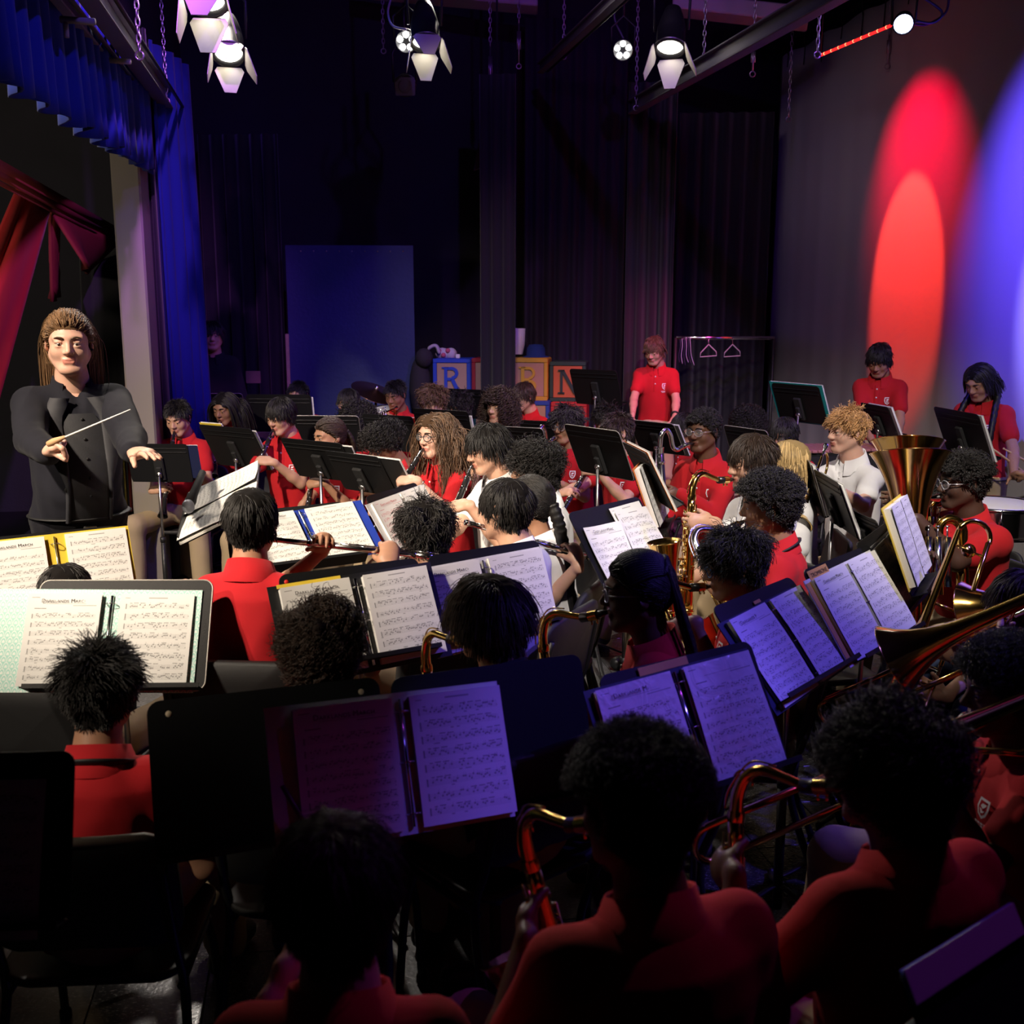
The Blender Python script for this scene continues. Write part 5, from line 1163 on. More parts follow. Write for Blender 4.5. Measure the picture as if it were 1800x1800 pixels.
# ------------------------------------------------------------------ instruments (local frame: origin at the player's lips, +y away, z up)
def link(name, label, cat, M, group=None):
    root = empty(name, M[:3, 3]); tag(root, label, cat, group); R = np.eye(4); R[:3, :3] = M[:3, :3]; return root, R
def keys_along(m, a, b, ax, n, r, off, cups=True, rs=None, mi=0):
    """a key rod with cups along a->b lying off the tube in direction ax"""
    a, b, ax = map(np.asarray, (a, b, ax)); d = nrm(b - a); sd = np.cross(d, ax)
    for q in (-1, 1): m.tube([a + ax * off + sd * r * .8 * q, b + ax * off + sd * r * .8 * q], .0022, 6, mi)
    for i in range(n):
        p = a + (b - a) * ((i + .5) / n); R_ = r * (.75 + .25 * math.sin(i * 2.1))
        m.lathe([(0, .006), (R_ * .8, .0055), (R_, .003), (R_, 0)], p + ax * (off - .002), ax, 12, mi)
        m.tube([p + ax * (off + .002), p + ax * off + sd * r * .8 * (1 if i % 2 else -1)], .0022, 5, mi); m.ball(p + ax * off + sd * r * (1.1 if i % 2 else -1.1), .0035, mi, 6, 4)
def clarinet(M, label, L=.64):
    root, R = link('clarinet', label, 'clarinet', M, 'clarinets'); z = -1
    m = MB(); m.lathe([(.0035, -.004), (.0075, .01), (.0105, .05), (.0115, .075), (.0115, .080)], ax=(0, 0, -1), n=12, caps=True); m.build('mouthpiece', M_WOODBK, root, R)
    m = MB(); m.lathe([(.0125, .032), (.013, .060)], ax=(0, 0, -1), n=12); m.box((0, -.014, -.045), (.008, .006, .02)); m.build('ligature', M_SILVER, root, R)
    m = MB(); m.lathe([(.0135, .080), (.0150, .085), (.0145, .14), (.0125, .145), (.0125, .35), (.0140, .352), (.0135, .36), (.0135, L - .13), (.0155, L - .125), (.0155, L - .115)], ax=(0, 0, -1), n=12); m.build('body', M_WOODBK, root, R)
    m = MB(); m.lathe([(.0150, L - .115), (.0165, L - .08), (.021, L - .04), (.030, L - .008), (.032, L), (.028, L - .002), (.016, L - .05), (.010, L - .10)], ax=(0, 0, -1), n=16); m.build('bell', M_WOODBK, root, R)
    m = MB()
    for q in (.082, .142, .352, L - .125): m.lathe([(.0152, q - .004), (.0160, q), (.0152, q + .004)], ax=(0, 0, -1), n=12)
    keys_along(m, (0, 0, -.16), (0, 0, -.34), V(0, 1, 0), 5, .0085, .014); keys_along(m, (0, 0, -.37), (0, 0, -L + .15), V(0, 1, 0), 5, .0085, .015); keys_along(m, (0, 0, -.20), (0, 0, -L + .14), V(.94, .34, 0), 5, .007, .014)
    m.build('key_work', M_SILVER, root, R)
def flute(M, label, L=.66):
    """origin at the lips, tube along local x: head end at -x, foot at +x"""
    root, R = link('flute', label, 'flute', M, 'flutes'); a, b = -.06, L - .06; y = .014
    m = MB(); m.tube([(a, y, -.008), (a + .22, y, -.008)], .0095, 12); m.lathe([(.0108, a - .012), (.0108, a + .004)], (0, y, -.008), (1, 0, 0), 12, caps=True); m.build('head_joint', M_SILVER, root, R)
    m = MB(); m.ball((0, y - .004, -.001), (.014, .010, .004), 0, 12, 6); m.build('lip_plate', M_SILVER, root, R)
    m = MB(); m.tube([(a + .215, y, -.008), (b - .09, y, -.008)], .0098, 12); m.tube([(b - .095, y, -.008), (b, y, -.008)], .0100, 12)
    for q in (a + .215, b - .095, b - .003): m.lathe([(.0105, -.005), (.0118, 0), (.0105, .005)], (q, y, -.008), (1, 0, 0), 12)
    m.build('body_tube', M_SILVER, root, R)
    m = MB(); keys_along(m, (a + .25, y, -.008), (b - .11, y, -.008), nrm(V(0, .35, .94)), 11, .0085, .0115); keys_along(m, (b - .09, y, -.008), (b - .01, y, -.008), nrm(V(0, .6, .8)), 3, .009, .0115); m.build('key_work', M_CHROME, root, R)
def saxophone(M, label, k=1., tenor=False, neckm=None):
    root, R = link('saxophone', label, 'saxophone', M, 'saxophones'); Y, Z = V(0, 1, 0), V(0, 0, 1)
    m = MB(); m.tube([(0, -.006, .004), (0, .02, .0), (0, .05, -.004), (0, .085, -.006)], [.005, .010, .0135, .014], 12); m.build('mouthpiece', M_WOODBK, root, R)
    m = MB(); m.tube([(0, .030, -.001), (0, .058, -.004)], .0148, 12, 0, False); m.tube([(0, .034, -.016), (0, .034, -.026)], .003, 6); m.tube([(0, .052, -.018), (0, .052, -.028)], .003, 6); m.build('ligature', M_GOLD, root, R)
    if tenor: pts = smooth_path([(0, .08, -.006), (0, .12, -.002), (0, .165, .018), (0, .205, .022), (0, .235, -.005), (0, .242, -.05), (0, .243, -.085)], 6)
    else: pts = smooth_path([(0, .08, -.006), (0, .125, .004), (0, .17, .012), (0, .205, -.004), (0, .222, -.04), (0, .225, -.080)], 6)
    e = pts[-1]; m = MB(); m.tube(pts, np.linspace(.0088, .0138, len(pts)), 12); m.lathe([(.0165, 0), (.0175, -.01), (.0165, -.02)], e + Z * .008, (0, 0, 1), 12)
    m.tube(smooth_path([pts[8] + Z * .016, pts[16] + V(0, .004, .02), pts[24] + V(0, .022, .006), e + V(0, .026, .01)], 5), .0022, 6); m.tube(arc(pts[20], .022, 20, 200, 8, Y, Z), .0022, 6); m.build('neck', neckm or M_GOLD, root, R)
    b0 = e + V(0, 0, -.0); b1 = b0 + V(0, -.012, -.44 * k); body = np.array([b0 + (b1 - b0) * t for t in np.linspace(0, 1, 12)])
    bow = arc(b1 + V(0, .052 * k, 0), .052 * k, 180, 360, 12, Y, Z); bell = np.array([bow[-1] + V(0, .004 + .035 * t ** 2, .26 * k * t) for t in np.linspace(.06, 1, 12)])
    path = np.concatenate([body, bow[1:], bell]); rr = np.concatenate([np.linspace(.0145, .027 * k, 12), np.linspace(.0275 * k, .033 * k, 11), .033 * k + .031 * k * np.linspace(0, 1, 12) ** 2.6])
    m = MB(); m.tube(path[:12], rr[:12], 16); m.build('body_tube', M_GOLD, root, R)
    m = MB(); m.tube(path[11:23], rr[11:23], 16, 0, False)
    for i in (11, 22): m.lathe([(rr[i] + .001, -.006), (rr[i] + .005, 0), (rr[i] + .001, .006)], path[i], path[min(i + 1, 22)] - path[i - 1], 16)
    m.build('bow', M_GOLD, root, R)
    m = MB(); m.tube(path[22:], rr[22:], 20, 0, False); q = path[-1]; tt = nrm(path[-1] - path[-2]); m.lathe([(rr[-1], -.002), (rr[-1] + .004, .001), (rr[-1] + .001, .003), (rr[-1] * .72, -.03), (rr[-1] * .5, -.10), (.02, -.2)], q, tt, 20); m.build('bell', M_GOLD, root, R)
    m = MB(); keys_along(m, b0 + V(0, 0, -.05), b0 + (b1 - b0) * .52, nrm(V(.25, .97, 0)), 6, .011, .024 * k); keys_along(m, b0 + (b1 - b0) * .54, b1, nrm(V(.2, .98, 0)), 4, .016 * k, .030 * k); keys_along(m, b0 + V(0, 0, -.08), b1, nrm(V(1, .1, 0)), 7, .010, .026 * k); keys_along(m, b0 + V(0, 0, -.03), b0 + (b1 - b0) * .8, nrm(V(-1, .2, 0)), 6, .009, .024 * k)
    for t_ in (.25, .6):
        c = bell[0] * (1 - t_) + bell[-1] * t_; m.lathe([(0, .007), (.022 * k, .006), (.026 * k, 0)], c + V(.040 * k, 0, 0), (1, 0, 0), 14)
        for a_ in range(3): m.tube([c + V(.036 * k, 0, 0) + V(0, math.cos(a_ * 2.1), math.sin(a_ * 2.1)) * .030 * k, c + V(.054 * k, 0, 0)], .0022, 5)
    m.build('key_work', M_GOLD, root, R)
    m = MB(); c = (b1 * .55 + b0 * .45); m.tube([c + V(0, .025, 0), c + V(0, .075, .0)], .004, 6); m.tube(arc(c + V(0, -.03, .02), .012, 0, 360, 10, V(1, 0, 0), Z), .0022, 5); m.build('brace', M_GOLD, root, R)
    Rm = M[:3, :3]; O = M[:3, 3]; g = lambda t: O + Rm @ (b0 + (b1 - b0) * t)
    return dict(hi=g(.22), lo=g(.72), ax=Rm @ nrm(b1 - b0), fwd=Rm @ Y)
def bass_clarinet(M, label):
    root, R = link('bass_clarinet', label, 'bass clarinet', M, 'bass clarinets'); Z = V(0, 0, 1)
    m = MB(); m.tube([(0, -.006, .002), (0, .03, .0), (0, .08, -.008)], [.005, .011, .0135], 12); m.build('mouthpiece', M_WOODBK, root, R)
    pts = smooth_path([(0, .03, -.0), (0, .075, -.010), (0, .115, -.022), (0, .145, -.005), (0, .165, .055), (0, .195, .085), (0, .228, .065), (0, .236, .015), (0, .236, -.03)], 6); e = pts[-1]
    m = MB(); m.tube(pts, .0125, 12); m.lathe([(.018, .02), (.019, -.02), (.021, -.03)], e, (0, 0, -1), 12); m.tube([e + V(0, .015, .02), e + V(0, .03, .02)], .003, 6); m.ball(e + V(0, .032, .02), .006, 0, 8, 5); m.build('neck', M_SILVER, root, R)
    b = e + V(0, -.10, -.78); m = MB(); m.tube([e, b], .0195, 14); m.build('body', M_WOODBK, root, R)
    m = MB(); ax = nrm(b - e); f_ = nrm(np.cross(V(1, 0, 0), ax)); f_ = f_ if f_[1] > 0 else -f_
    keys_along(m, e + ax * .08, e + ax * .74, f_, 11, .013, .022); keys_along(m, e + ax * .1, e + ax * .72, nrm(f_ + V(1.5, 0, 0)), 9, .011, .021)
    for t in (.05, .40, .74): m.lathe([(.0205, -.008), (.023, 0), (.0205, .008)], e + ax * t, ax, 14)
    m.build('key_work', M_SILVER, root, R)
    m = MB(); pp = smooth_path([b, b + V(0, .005, -.05), b + V(0, .05, -.085), b + V(0, .105, -.06), b + V(0, .13, .03), b + V(0, .145, .09)], 6); m.tube(pp, np.concatenate([np.linspace(.02, .03, len(pp) - 8), np.linspace(.031, .062, 8)]), 16, 0, False); m.build('bell', M_SILVER, root, R)
    Rm, O = M[:3, :3], M[:3, 3]; g = lambda t: O + Rm @ (e + ax * t)
    return dict(hi=g(.22), lo=g(.48), ax=Rm @ ax, fwd=Rm @ V(0, 1, 0))
def cup(m, c, ax, k=1., mi=0): m.lathe([(.0115 * k, 0), (.0130 * k, -.003 * k), (.0125 * k, .008 * k), (.006 * k, .03 * k), (.0052 * k, .07 * k)], c, ax, 14, mi)
def trumpet(M, label):
    root, R = link('trumpet', label, 'trumpet', M, 'trumpets'); Y = V(0, 1, 0)
    m = MB(); cup(m, (0, 0, 0), Y); m.build('mouthpiece', M_SILVER, root, R)
    m = MB(); m.tube([(0, .06, 0), (0, .36, 0)] + list(arc((0, .36, -.055), .055, 90, -90, 9, Y, V(0, 0, 1))) + [(0, .20, -.11)], .0062, 10); m.tube(list(arc((0, .07, -.055), .055, 90, 270, 9, Y, V(0, 0, 1))) + [(0, .16, -.11)], .0062, 10); m.build('tubing', M_GOLD, root, R)
    m = MB(); t = np.linspace(0, 1, 16); m.tube([(0, .07 + .41 * x, 0) for x in t], .0062 + .054 * t ** 7 + .006 * t, 18, 0, False); m.lathe([(.0665, -.002), (.069, .001), (.066, .002), (.035, -.02), (.012, -.08)], (0, .48, 0), Y, 18); m.build('bell', M_GOLD, root, R)
    for i in range(3):
        m = MB(); x = .165 + i * .029; m.tube([(0, x, -.13), (0, x, .015)], .0115, 10); m.tube([(0, x, .015), (0, x, .038)], .003, 6); m.lathe([(0, .004), (.009, .003), (.009, 0)], (0, x, .038), n=10); m.build('valve', M_SILVER, root, R)
def trombone(M, label, ext=.12, k=1., hand_side=1):
    root, R = link('trombone', label, 'trombone', M, 'trombones'); Y, Z, X = V(0, 1, 0), V(0, 0, 1), V(1, 0, 0)
    m = MB(); cup(m, (0, 0, 0), Y, 1.15); m.build('mouthpiece', M_SILVER, root, R)
    h = .085; m = MB(); m.tube([(0, .06, 0), (0, .68, 0)], .0068, 10); m.tube([(0, .06, -h), (0, .68, -h)], .0068, 10)
    for y in (.09, .20): m.tube([(0, y, 0), (0, y, -h)], .0055, 8)
    m.build('inner_slide', M_SILVER, root, R)
    m = MB(); y0, y1 = .12 + ext, .72 + ext; m.tube([(0, y0, 0), (0, y1, 0)] + list(arc((0, y1, -h / 2), h / 2, 90, -90, 9, Y, Z)) + [(0, y1, -h), (0, y0, -h)], .0082, 10); m.tube([(0, y0 + .03, 0), (0, y0 + .03, -h)], .0055, 8)
    for z in (0, -h): m.lathe([(.0085, -.01), (.011, 0), (.0085, .012)], (0, y0 + .03, z), Y, 10)
    m.build('outer_slide', M_GOLD, root, R)
    bx = -.10; m = MB(); bk = -.36; m.tube([(0, .07, -h), (0, .0, -h), (bx * .5, -.03, -h * .9), (bx, -.05, -h * .8), (bx, bk, -h * .6)] + list(arc((bx, bk, .0), .055, -90, -270, 11, Y, Z)) , .0085, 10); m.tube([(bx, -.10, -h * .75), (bx, -.10, .055)], .0055, 8); m.tube([(bx, .02, .052), (0, .10, -.02)], .005, 8); m.build('tuning_slide', M_GOLD, root, R)
    m = MB(); m.lathe([(0, .004), (.024, .003), (.024, -.003), (0, -.004)], (bx - .0, bk + .05, 0), (1, 0, 0), 18); m.tube([(bx, bk + .05, -.05), (bx, bk + .05, .05)], .0045, 8); m.build('counterweight', M_GOLD, root, R)
    t = np.linspace(0, 1, 20); rr = .0088 + .018 * t + .076 * t ** 8; m = MB(); m.tube([(bx, bk + .74 * x, .055) for x in t], rr, 22, 0, False); m.lathe([(rr[-1], -.001), (rr[-1] + .003, .001), (rr[-1], .002), (rr[-1] * .6, -.02), (.04, -.06), (.02, -.2)], (bx, bk + .74, .055), Y, 22); m.build('bell', M_GOLD, root, R)
    Rm, O = M[:3, :3], M[:3, 3]
    return dict(slide=O + Rm @ V(0, y0 + .03, -h / 2), brace=O + Rm @ V(0, .12, -h / 2), up=Rm @ Z, fwd=Rm @ Y, rt=Rm @ X)
def euphonium(M, label, k=1.):
    """origin at the bell mouth, z up along the bell"""
    root, R = link('euphonium', label, 'euphonium', M, 'low brass'); t = np.linspace(0, 1, 22)
    rr = (.035 + .030 * t + .085 * t ** 5) * k; m = MB(); m.tube([(0, 0, -.66 * k * (1 - x)) for x in t], rr, 28, 0, False); m.lathe([(rr[-1], -.002), (rr[-1] + .004, .001), (rr[-1] - .001, .003), (rr[-1] * .62, -.035), (.06 * k, -.12), (.045 * k, -.3), (.0, -.34)], n=28); m.build('bell', M_GOLD, root, R)
    b = V(0, 0, -.66 * k); m = MB(); bw = arc(b + V(.10 * k, 0, 0), .10 * k, 180, 360, 14, V(1, 0, 0), V(0, 0, 1)); m.tube(bw, np.linspace(.036, .028, 14) * k, 18); m.tube([(.20 * k, 0, -.66 * k), (.20 * k, 0, -.30 * k)] + list(arc((.155 * k, 0, -.30 * k), .045 * k, 0, 180, 9, V(1, 0, 0), V(0, 0, 1))) + [(.11 * k, 0, -.55 * k)], np.concatenate([[.027, .022], np.linspace(.021, .017, 9), [.015]]) * k, 16); m.build('body_loop', M_GOLD, root, R)
    m = MB()
    for q in (-.055, -.085): m.tube([(q * .6, -.05, -.20 * k), (q, -.06, -.55 * k)] + list(arc((q + .03, -.06, -.56 * k), .03, 180, 360, 7, V(1, 0, 0), V(0, 0, 1))) + [(q + .06, -.06, -.25 * k)], .0085, 10)
    m.build('valve_loops', M_GOLD, root, R)
    for i in range(3):
        m = MB(); x = .035 + i * .036; m.tube([(x, -.085, -.52 * k), (x, -.085, -.33 * k)], .014, 12); m.tube([(x, -.085, -.33 * k), (x, -.085, -.29 * k)], .0035, 6); m.lathe([(0, .004), (.010, .003), (.010, 0)], (x, -.085, -.29 * k), n=10); m.build('valve', M_SILVER, root, R)
    return root, R
# ------------------------------------------------------------------ the players
K_, DB, BR, LB, BL_, GR = (.010, .0085, .008), (.028, .017, .012), (.075, .042, .024), (.12, .066, .032), (.36, .20, .085), (.02, .017, .016)
# id, u, hair top v, depth, face yaw, body yaw, pitch, hair, colour, skin, shirt, options, label
PEOPLE = [
 ('conductor', 121, 548, 4.15, 20, 34, 4, 'slick', LB, 'fair', 'suit', dict(stand=1, w=1.12, s=1.04, hs=1.02, arm=1.12, bulk=.05, sleeve=2., pants='dark', down=0, grp=False), 'conductor with long swept-back hair in a dark suit raising a white baton'),
 ('watcher', 374, 563, 8.1, 12, 5, 4, 'fringe', K_, 'light', 'navyblk', dict(stand=1, grp=False, pants='dark', sleeve=2.), 'person in black shirt standing half hidden behind the blue side curtain'),
 ('a1', 313, 703, 6.85, -8, -4, 20, 'crop', K_, 'light', 'red', dict(down=1, shoe='blue', knees=.13, feet=.0), 'clarinet player in blue trainers sitting just right of the conductor'),
 ('f1', 398, 668, 8.5, -18, -10, 12, 'bigcurl', K_, 'brown', 'red', dict(fem=1, hp=dict(len=.14)), 'player with loose dark hair peeking over a far stand near the blue curtain'),
 ('m1', 396, 690, 7.4, -20, -12, 14, 'long', K_, 'brown', 'red', dict(fem=1, down=1, hp=dict(len=.30)), 'clarinet player with long black hair seated under the far left stand'),
 ('m2', 493, 697, 6.35, -28, -18, 16, 'bowl', K_, 'light', 'red', dict(down=1, knees=.10), 'clarinet player with straight black fringe in red polo and khaki trousers'),
 ('f2', 525, 670, 8.5, -15, -10, 8, 'crop', K_, 'light', 'red', dict(), 'player with short black hair peeking over the far stand left of the blue flat'),
 ('m3', 580, 733, 6.0, -52, -38, 8, 'tied', DB, 'tan', 'red', dict(fem=1, tail=1), 'player with dark hair tied back sitting behind two overlapping stands'),
 ('f3', 612, 682, 8.5, -38, -25, 10, 'bowl', K_, 'tan', 'red', dict(glasses='dark'), 'player with black fringe seated in front of the blue flat beside the cymbal'),
 ('m4', 628, 700, 7.3, -35, -25, 18, 'bigcurl', K_, 'brown', 'red', dict(fem=1, hp=dict(len=.20)), 'player with long frizzy dark hair hidden up to the forehead by a stand'),
 ('m5', 673, 735, 5.75, -52, -40, 26, 'curlytop', K_, 'brown', 'red', dict(down=1), 'player with curly black hair looking down behind the overlapping stands'),
 ('f4', 695, 668, 8.2, -22, -15, 18, 'crop', K_, 'brown', 'red', dict(down=1), 'horn player with short black hair below the cymbal'),
 ('m6', 766, 725, 5.25, -42, -50, 4, 'longwave', BR, 'fair', 'red', dict(fem=1, glasses='dark', gx=-.3), 'clarinet player with long brown hair and glasses'),
 ('f5', 760, 675, 7.3, -32, -22, 20, 'wavy', BR, 'fair', 'red', dict(down=1), 'player with wavy light brown hair just above a black stand'),
 ('f6', 807, 690, 8.1, -35, -22, 14, 'wavy', K_, 'light', 'red', dict(), 'player with messy black hair half hidden between two far stands'),
 ('f7', 878, 676, 6.9, -36, -30, 2, 'bigcurl', DB, 'light', 'navyblk', dict(gx=-.5), 'player in dark top with big shoulder-length curls'),
 ('f8', 920, 671, 8.3, -55, -40, 16, 'bowl', DB, 'light', 'red', dict(down=1), 'player with dark fringe sitting in front of the yellow toy block'),
 ('m7', 857, 742, 4.75, -66, -60, 14, 'fringe', K_, 'light', 'white', dict(down=1), 'clarinet player with thick straight black hair in white shirt'),
 ('m8', 940, 768, 4.6, -88, -80, 6, 'curly', K_, 'tan', 'white', dict(), 'player with tight black curls in white shirt behind the flute players'),
 ('f9', 996, 713, 6.55, -42, -38, 6, 'wavy', GR, 'tan', 'red', dict(glasses='bright', strap=1), 'bass clarinet player with wavy hair, glasses and neck strap'),
 ('f10', 1066, 711, 7.6, -38, -30, 8, 'wavy', K_, 'brown', 'red', dict(), 'player with dark hair behind the tall stand pole'),
 ('f11', 1084, 725, 6.1, -72, -45, 8, 'crop', DB, 'light', 'red', dict(), 'clarinet player whose face is hidden by a tilted black stand'),
 ('percussion', 1150, 590, 8.5, -28, -10, 22, 'fringe', BR, 'light', 'red', dict(stand=1, down=1, hp=dict(len=.055)), 'percussionist in red polo standing near the toy blocks'),
 ('f13', 1202, 724, 7.5, -100, -80, 6, 'bowl', K_, 'tan', 'red', dict(), 'player with straight blue-black hair just left of the bass clarinet player'),
 ('f14', 1236, 717, 5.55, -44, -40, 2, 'afroshort', K_, 'dark', 'red', dict(glasses='wire', sleeve=2., gx=-.4), 'bass clarinet player in long-sleeved red polo and round glasses'),
 ('f15', 1314, 707, 7.2, -80, -60, 26, 'bigcurl', K_, 'tan', 'red', dict(fem=1, hp=dict(len=.11)), 'player with a round mass of dark curls bending down'),
 ('f16', 1377, 732, 6.4, -40, -32, 12, 'bowl', K_, 'brown', 'red', dict(glasses='dark'), 'player with shiny black fringe and glasses behind the white-shirted trumpeter'),
 ('f17', 1545, 602, 7.25, -32, -30, 30, 'fringe', K_, 'tan', 'red', dict(stand=1, down=1, hp=dict(len=.055)), 'percussionist standing against the red beam on the backdrop'),
 ('f18', 1722, 638, 6.4, -55, -48, 28, 'long', K_, 'tan', 'red', dict(fem=1, hp=dict(len=.13), stand=1, down=1, braids=1), 'drummer with two long black braids holding drumsticks by the backdrop'),
 ('f19', 1488, 714, 5.25, -72, -62, 4, 'wavy', BL_, 'fair', 'white', dict(hp=dict(len=.055, side=.026, nape=.018)), 'trumpet player with strawberry blond hair in white shirt'),
 ('m17', 1383, 772, 4.9, -110, -95, 0, 'long', (.42, .29, .13), 'fair', 'white', dict(fem=1, hp=dict(len=.14)), 'player with pale blond hair almost hidden behind the saxophonists'),
 ('f20', 1692, 790, 4.3, -86, -80, 4, 'twists', K_, 'deep', 'red', dict(glasses='bright', w=1.1, arm=1.1), 'euphonium player with short black twists and pale-framed glasses'),
 ('f21', 1668, 838, 4.9, -80, -62, 10, 'crop', K_, 'dark', 'red', dict(w=1.05), 'second low brass player hidden behind the one with black twists'),
 ('m9', 932, 835, 4.1, -118, -110, 4, 'tied', K_, 'brown', 'white', dict(fem=1, onebraid=1), 'flute player in white shirt with one long black plait down the back'),
 ('m10', 888, 838, 3.75, -122, -118, 6, 'bowl', K_, 'light', 'white', dict(), 'flute player with straight black hair in white shirt, seen from behind'),
 ('m11', 747, 877, 3.7, -155, -150, 10, 'wavy', K_, 'brown', 'red', dict(), 'player with glossy wavy black hair seen from behind beside the tilted purple music'),
 ('m12', 443, 855, 3.35, 176, 176, 4, 'bowl', K_, 'tan', 'red', dict(hp=dict(nape=.014, side=.045), front=False), 'flute player in red polo seen from behind with bare neck'),
 ('m13', 118, 988, 3.5, 178, 175, 8, 'bowl', K_, 'tan', 'red', dict(front=False), 'flute player at far left of whom only the crown of black hair shows'),
 ('m14', 1320, 760, 4.2, -70, -66, 8, 'fringe', DB, 'light', 'white', dict(strap=1, down=1, hp=dict(len=.062, side=.05)), 'alto saxophonist with thick brown-black fringe and black strap over white shirt'),
 ('m15', 1350, 820, 3.9, -96, -105, 4, 'afro', K_, 'brown', 'red', dict(strap=1, front=False), 'tenor saxophonist with rounded afro in bright red polo'),
 ('m16', 1290, 926, 3.4, -88, -100, 12, 'wavy', K_, 'brown', 'red', dict(strap=1, glasses='blue'), 'saxophonist with wavy black hair and blue-framed glasses'),
 ('m18', 1122, 968, 2.85, -92, -100, 4, 'tied', K_, 'dark', 'red', dict(fem=1, cornrow=1, glasses='wire'), 'saxophonist with long box braids and thin round glasses'),
 ('m19', 566, 1043, 2.65, 175, 172, 6, 'curly', DB, 'light', 'red', dict(front=False, hp=dict(len=.075)), 'player with a round head of dark brown curls seen from behind'),
 ('m20', 858, 1003, 2.7, -132, -140, 8, 'fringe', DB, 'tan', 'navyblk', dict(strap=1, front=False, hp=dict(len=.11, side=.085, nape=.05)), 'alto saxophonist with smooth dark bowl-cut hair seen from behind'),
 ('m21', 176, 1124, 2.5, -172, -176, 10, 'spiky', K_, 'tan', 'red', dict(strap=1, front=False), 'player with ruffled black hair before the mint green binder'),
 ('g1', 590, 1420, 1.5, -168, -176, 8, 'fringe', DB, 'light', 'red', dict(front=False, hp=dict(len=.075, side=.045, messy=.14)), 'dark figure at bottom centre with tousled brown hair in violet light'),
 ('g2', 1118, 1280, 1.62, -146, -160, 4, 'afroshort', K_, 'dark', 'red', dict(front=False, w=1.05, hp=dict(len=.045, cap=.02)), 'alto saxophonist with short rounded hair seen from behind at bottom of frame'),
 ('g3', 1560, 1212, 1.82, -140, -155, 6, 'curly', K_, 'dark', 'red', dict(front=False, w=1.05), 'alto saxophonist with bushy dark curls seen from behind in the lower right'),
 ('g4', 1768, 1105, 2.5, -92, -100, 4, 'afro', K_, 'dark', 'red', dict(hp=dict(len=.05)), 'trombonist with dark rounded hair at the right edge'),
 ('g5', 1795, 998, 3.05, -112, -110, 4, 'fringe', DB, 'light', 'red', dict(pants='denim'), 'trombonist with brown hair cut off by the right edge'),
 ('g6', 1905, 985, 2.72, -100, -100, 4, 'bowl', BR, 'light', 'red', dict(pants='denim'), 'trombonist beyond the right edge with one bare forearm in view'),
 ('g7', 1880, 880, 3.6, -95, -95, 4, 'crop', DB, 'light', 'red', dict(pants='denim', knees=.12), 'trombonist just outside the right edge with jeans and one hand in view'),
]
PID = {}
THICK = {'afro': .045, 'curly': .036, 'curlytop': .034, 'bigcurl': .045, 'afroshort': .020, 'twists': .032, 'wavy': .02, 'spiky': .022, 'crop': .014, 'fringe': .016, 'bowl': .012, 'tied': .008, 'long': .010, 'longwave': .011, 'slick': .007}
for (i, u, top, d, a, b, p, hr, hc, sk, sh, op, lab) in PEOPLE:
    sp = dict(id=i, u=u, d=d, a=a, b=b, pitch=p, hair=hr, hc=hc, skin=sk, shirt=sh, label=lab); sp.update(op)
    sp['v'] = top + (.1125 * sp.get('s', .93) + THICK[hr]) * F_PX / d
    PID[i] = layout(sp)
ARMS = {i: {-1: None, 1: None} for i in PID}
def rest(i):
    for k in (-1, 1):
        if ARMS[i][k] is None: ARMS[i][k] = arm_plan(PID[i], k)
def play_clarinet(i, end, label):
    L = PID[i]; mo = L['mouth'] - L['Zh'] * .0; D = nrm(at(*end) - mo); Zl = -D; Yl = L['fb'] - Zl * (L['fb'] @ Zl); Yl = nrm(Yl); Xl = np.cross(Yl, Zl)
    clarinet(frame(mo - D * .006, Xl, Yl, Zl), label)
    for k, t in ((-1, .26), (1, .44)):
        ARMS[i][k] = grip(L, k, mo + D * t, D, .014, e=-L['rb'] * k * .9 + L['fb'] * .35, back=-L['fb'], curl=(.55, .75, .5))
def play_flute(i, end, label, lip=None):
    L = PID[i]; mo = L['mouth'] + L['Yh'] * .006 - L['Zh'] * .004; D = nrm(at(*end) - mo); Z = V(0, 0, 1); Zl = nrm(Z - D * (D @ Z)); Yl = np.cross(Zl, D)
    flute(frame(mo, D, Yl, Zl), label)
    ARMS[i][-1] = grip(L, -1, mo + D * .20 + Yl * .014, D, .011, e=Zl * .7 - Yl * .6, back=-Yl, curl=(.6, .7, .5), hint=V(0, 0, -1) + L['fb'] * .6 - L['rb'] * .3)
    ARMS[i][1] = grip(L, 1, mo + D * .42 + Yl * .014, D, .011, e=Zl * .75 + Yl * .65, back=Yl, curl=(.6, .7, .5), hint=V(0, 0, -1) + L['rb'] * .8)
def play_sax(i, corner, bottom, label, **kw):
    L = PID[i]; mo = L['mouth']; c = at(*corner); Y = nrm(c - mo); b = at(*bottom); Z = nrm(c - b); Y = nrm(Y - Z * (Z @ Y)); X = np.cross(Y, Z)
    g = saxophone(frame(mo - Y * .004, X, Y, Z), label, **kw)
    ARMS[i][-1] = grip(L, -1, g['hi'], g['ax'], .022, e=-L['rb'] * -1 * .3 + L['fb'] * 1., back=L['rb'], curl=(.6, .75, .5)); ARMS[i][1] = grip(L, 1, g['lo'], g['ax'], .03, e=L['fb'] * 1. - L['rb'] * .3, back=-L['rb'], curl=(.6, .75, .5))
    return g
play_clarinet('a1', (284, 922, 6.45), 'clarinet held nearly upright by the player beside the conductor')
play_clarinet('m1', (380, 800, 7.05), 'clarinet of the long-haired player behind the far left stand')
play_clarinet('m2', (434, 872, 6.0), 'clarinet of the player with straight black fringe and khaki trousers')
play_clarinet('m3', (540, 905, 5.7), 'clarinet of the player with tied-back hair, its lower joint below the stand')
play_clarinet('m5', (634, 905, 5.45), 'clarinet of the curly-haired player, showing under the overlapping stands')
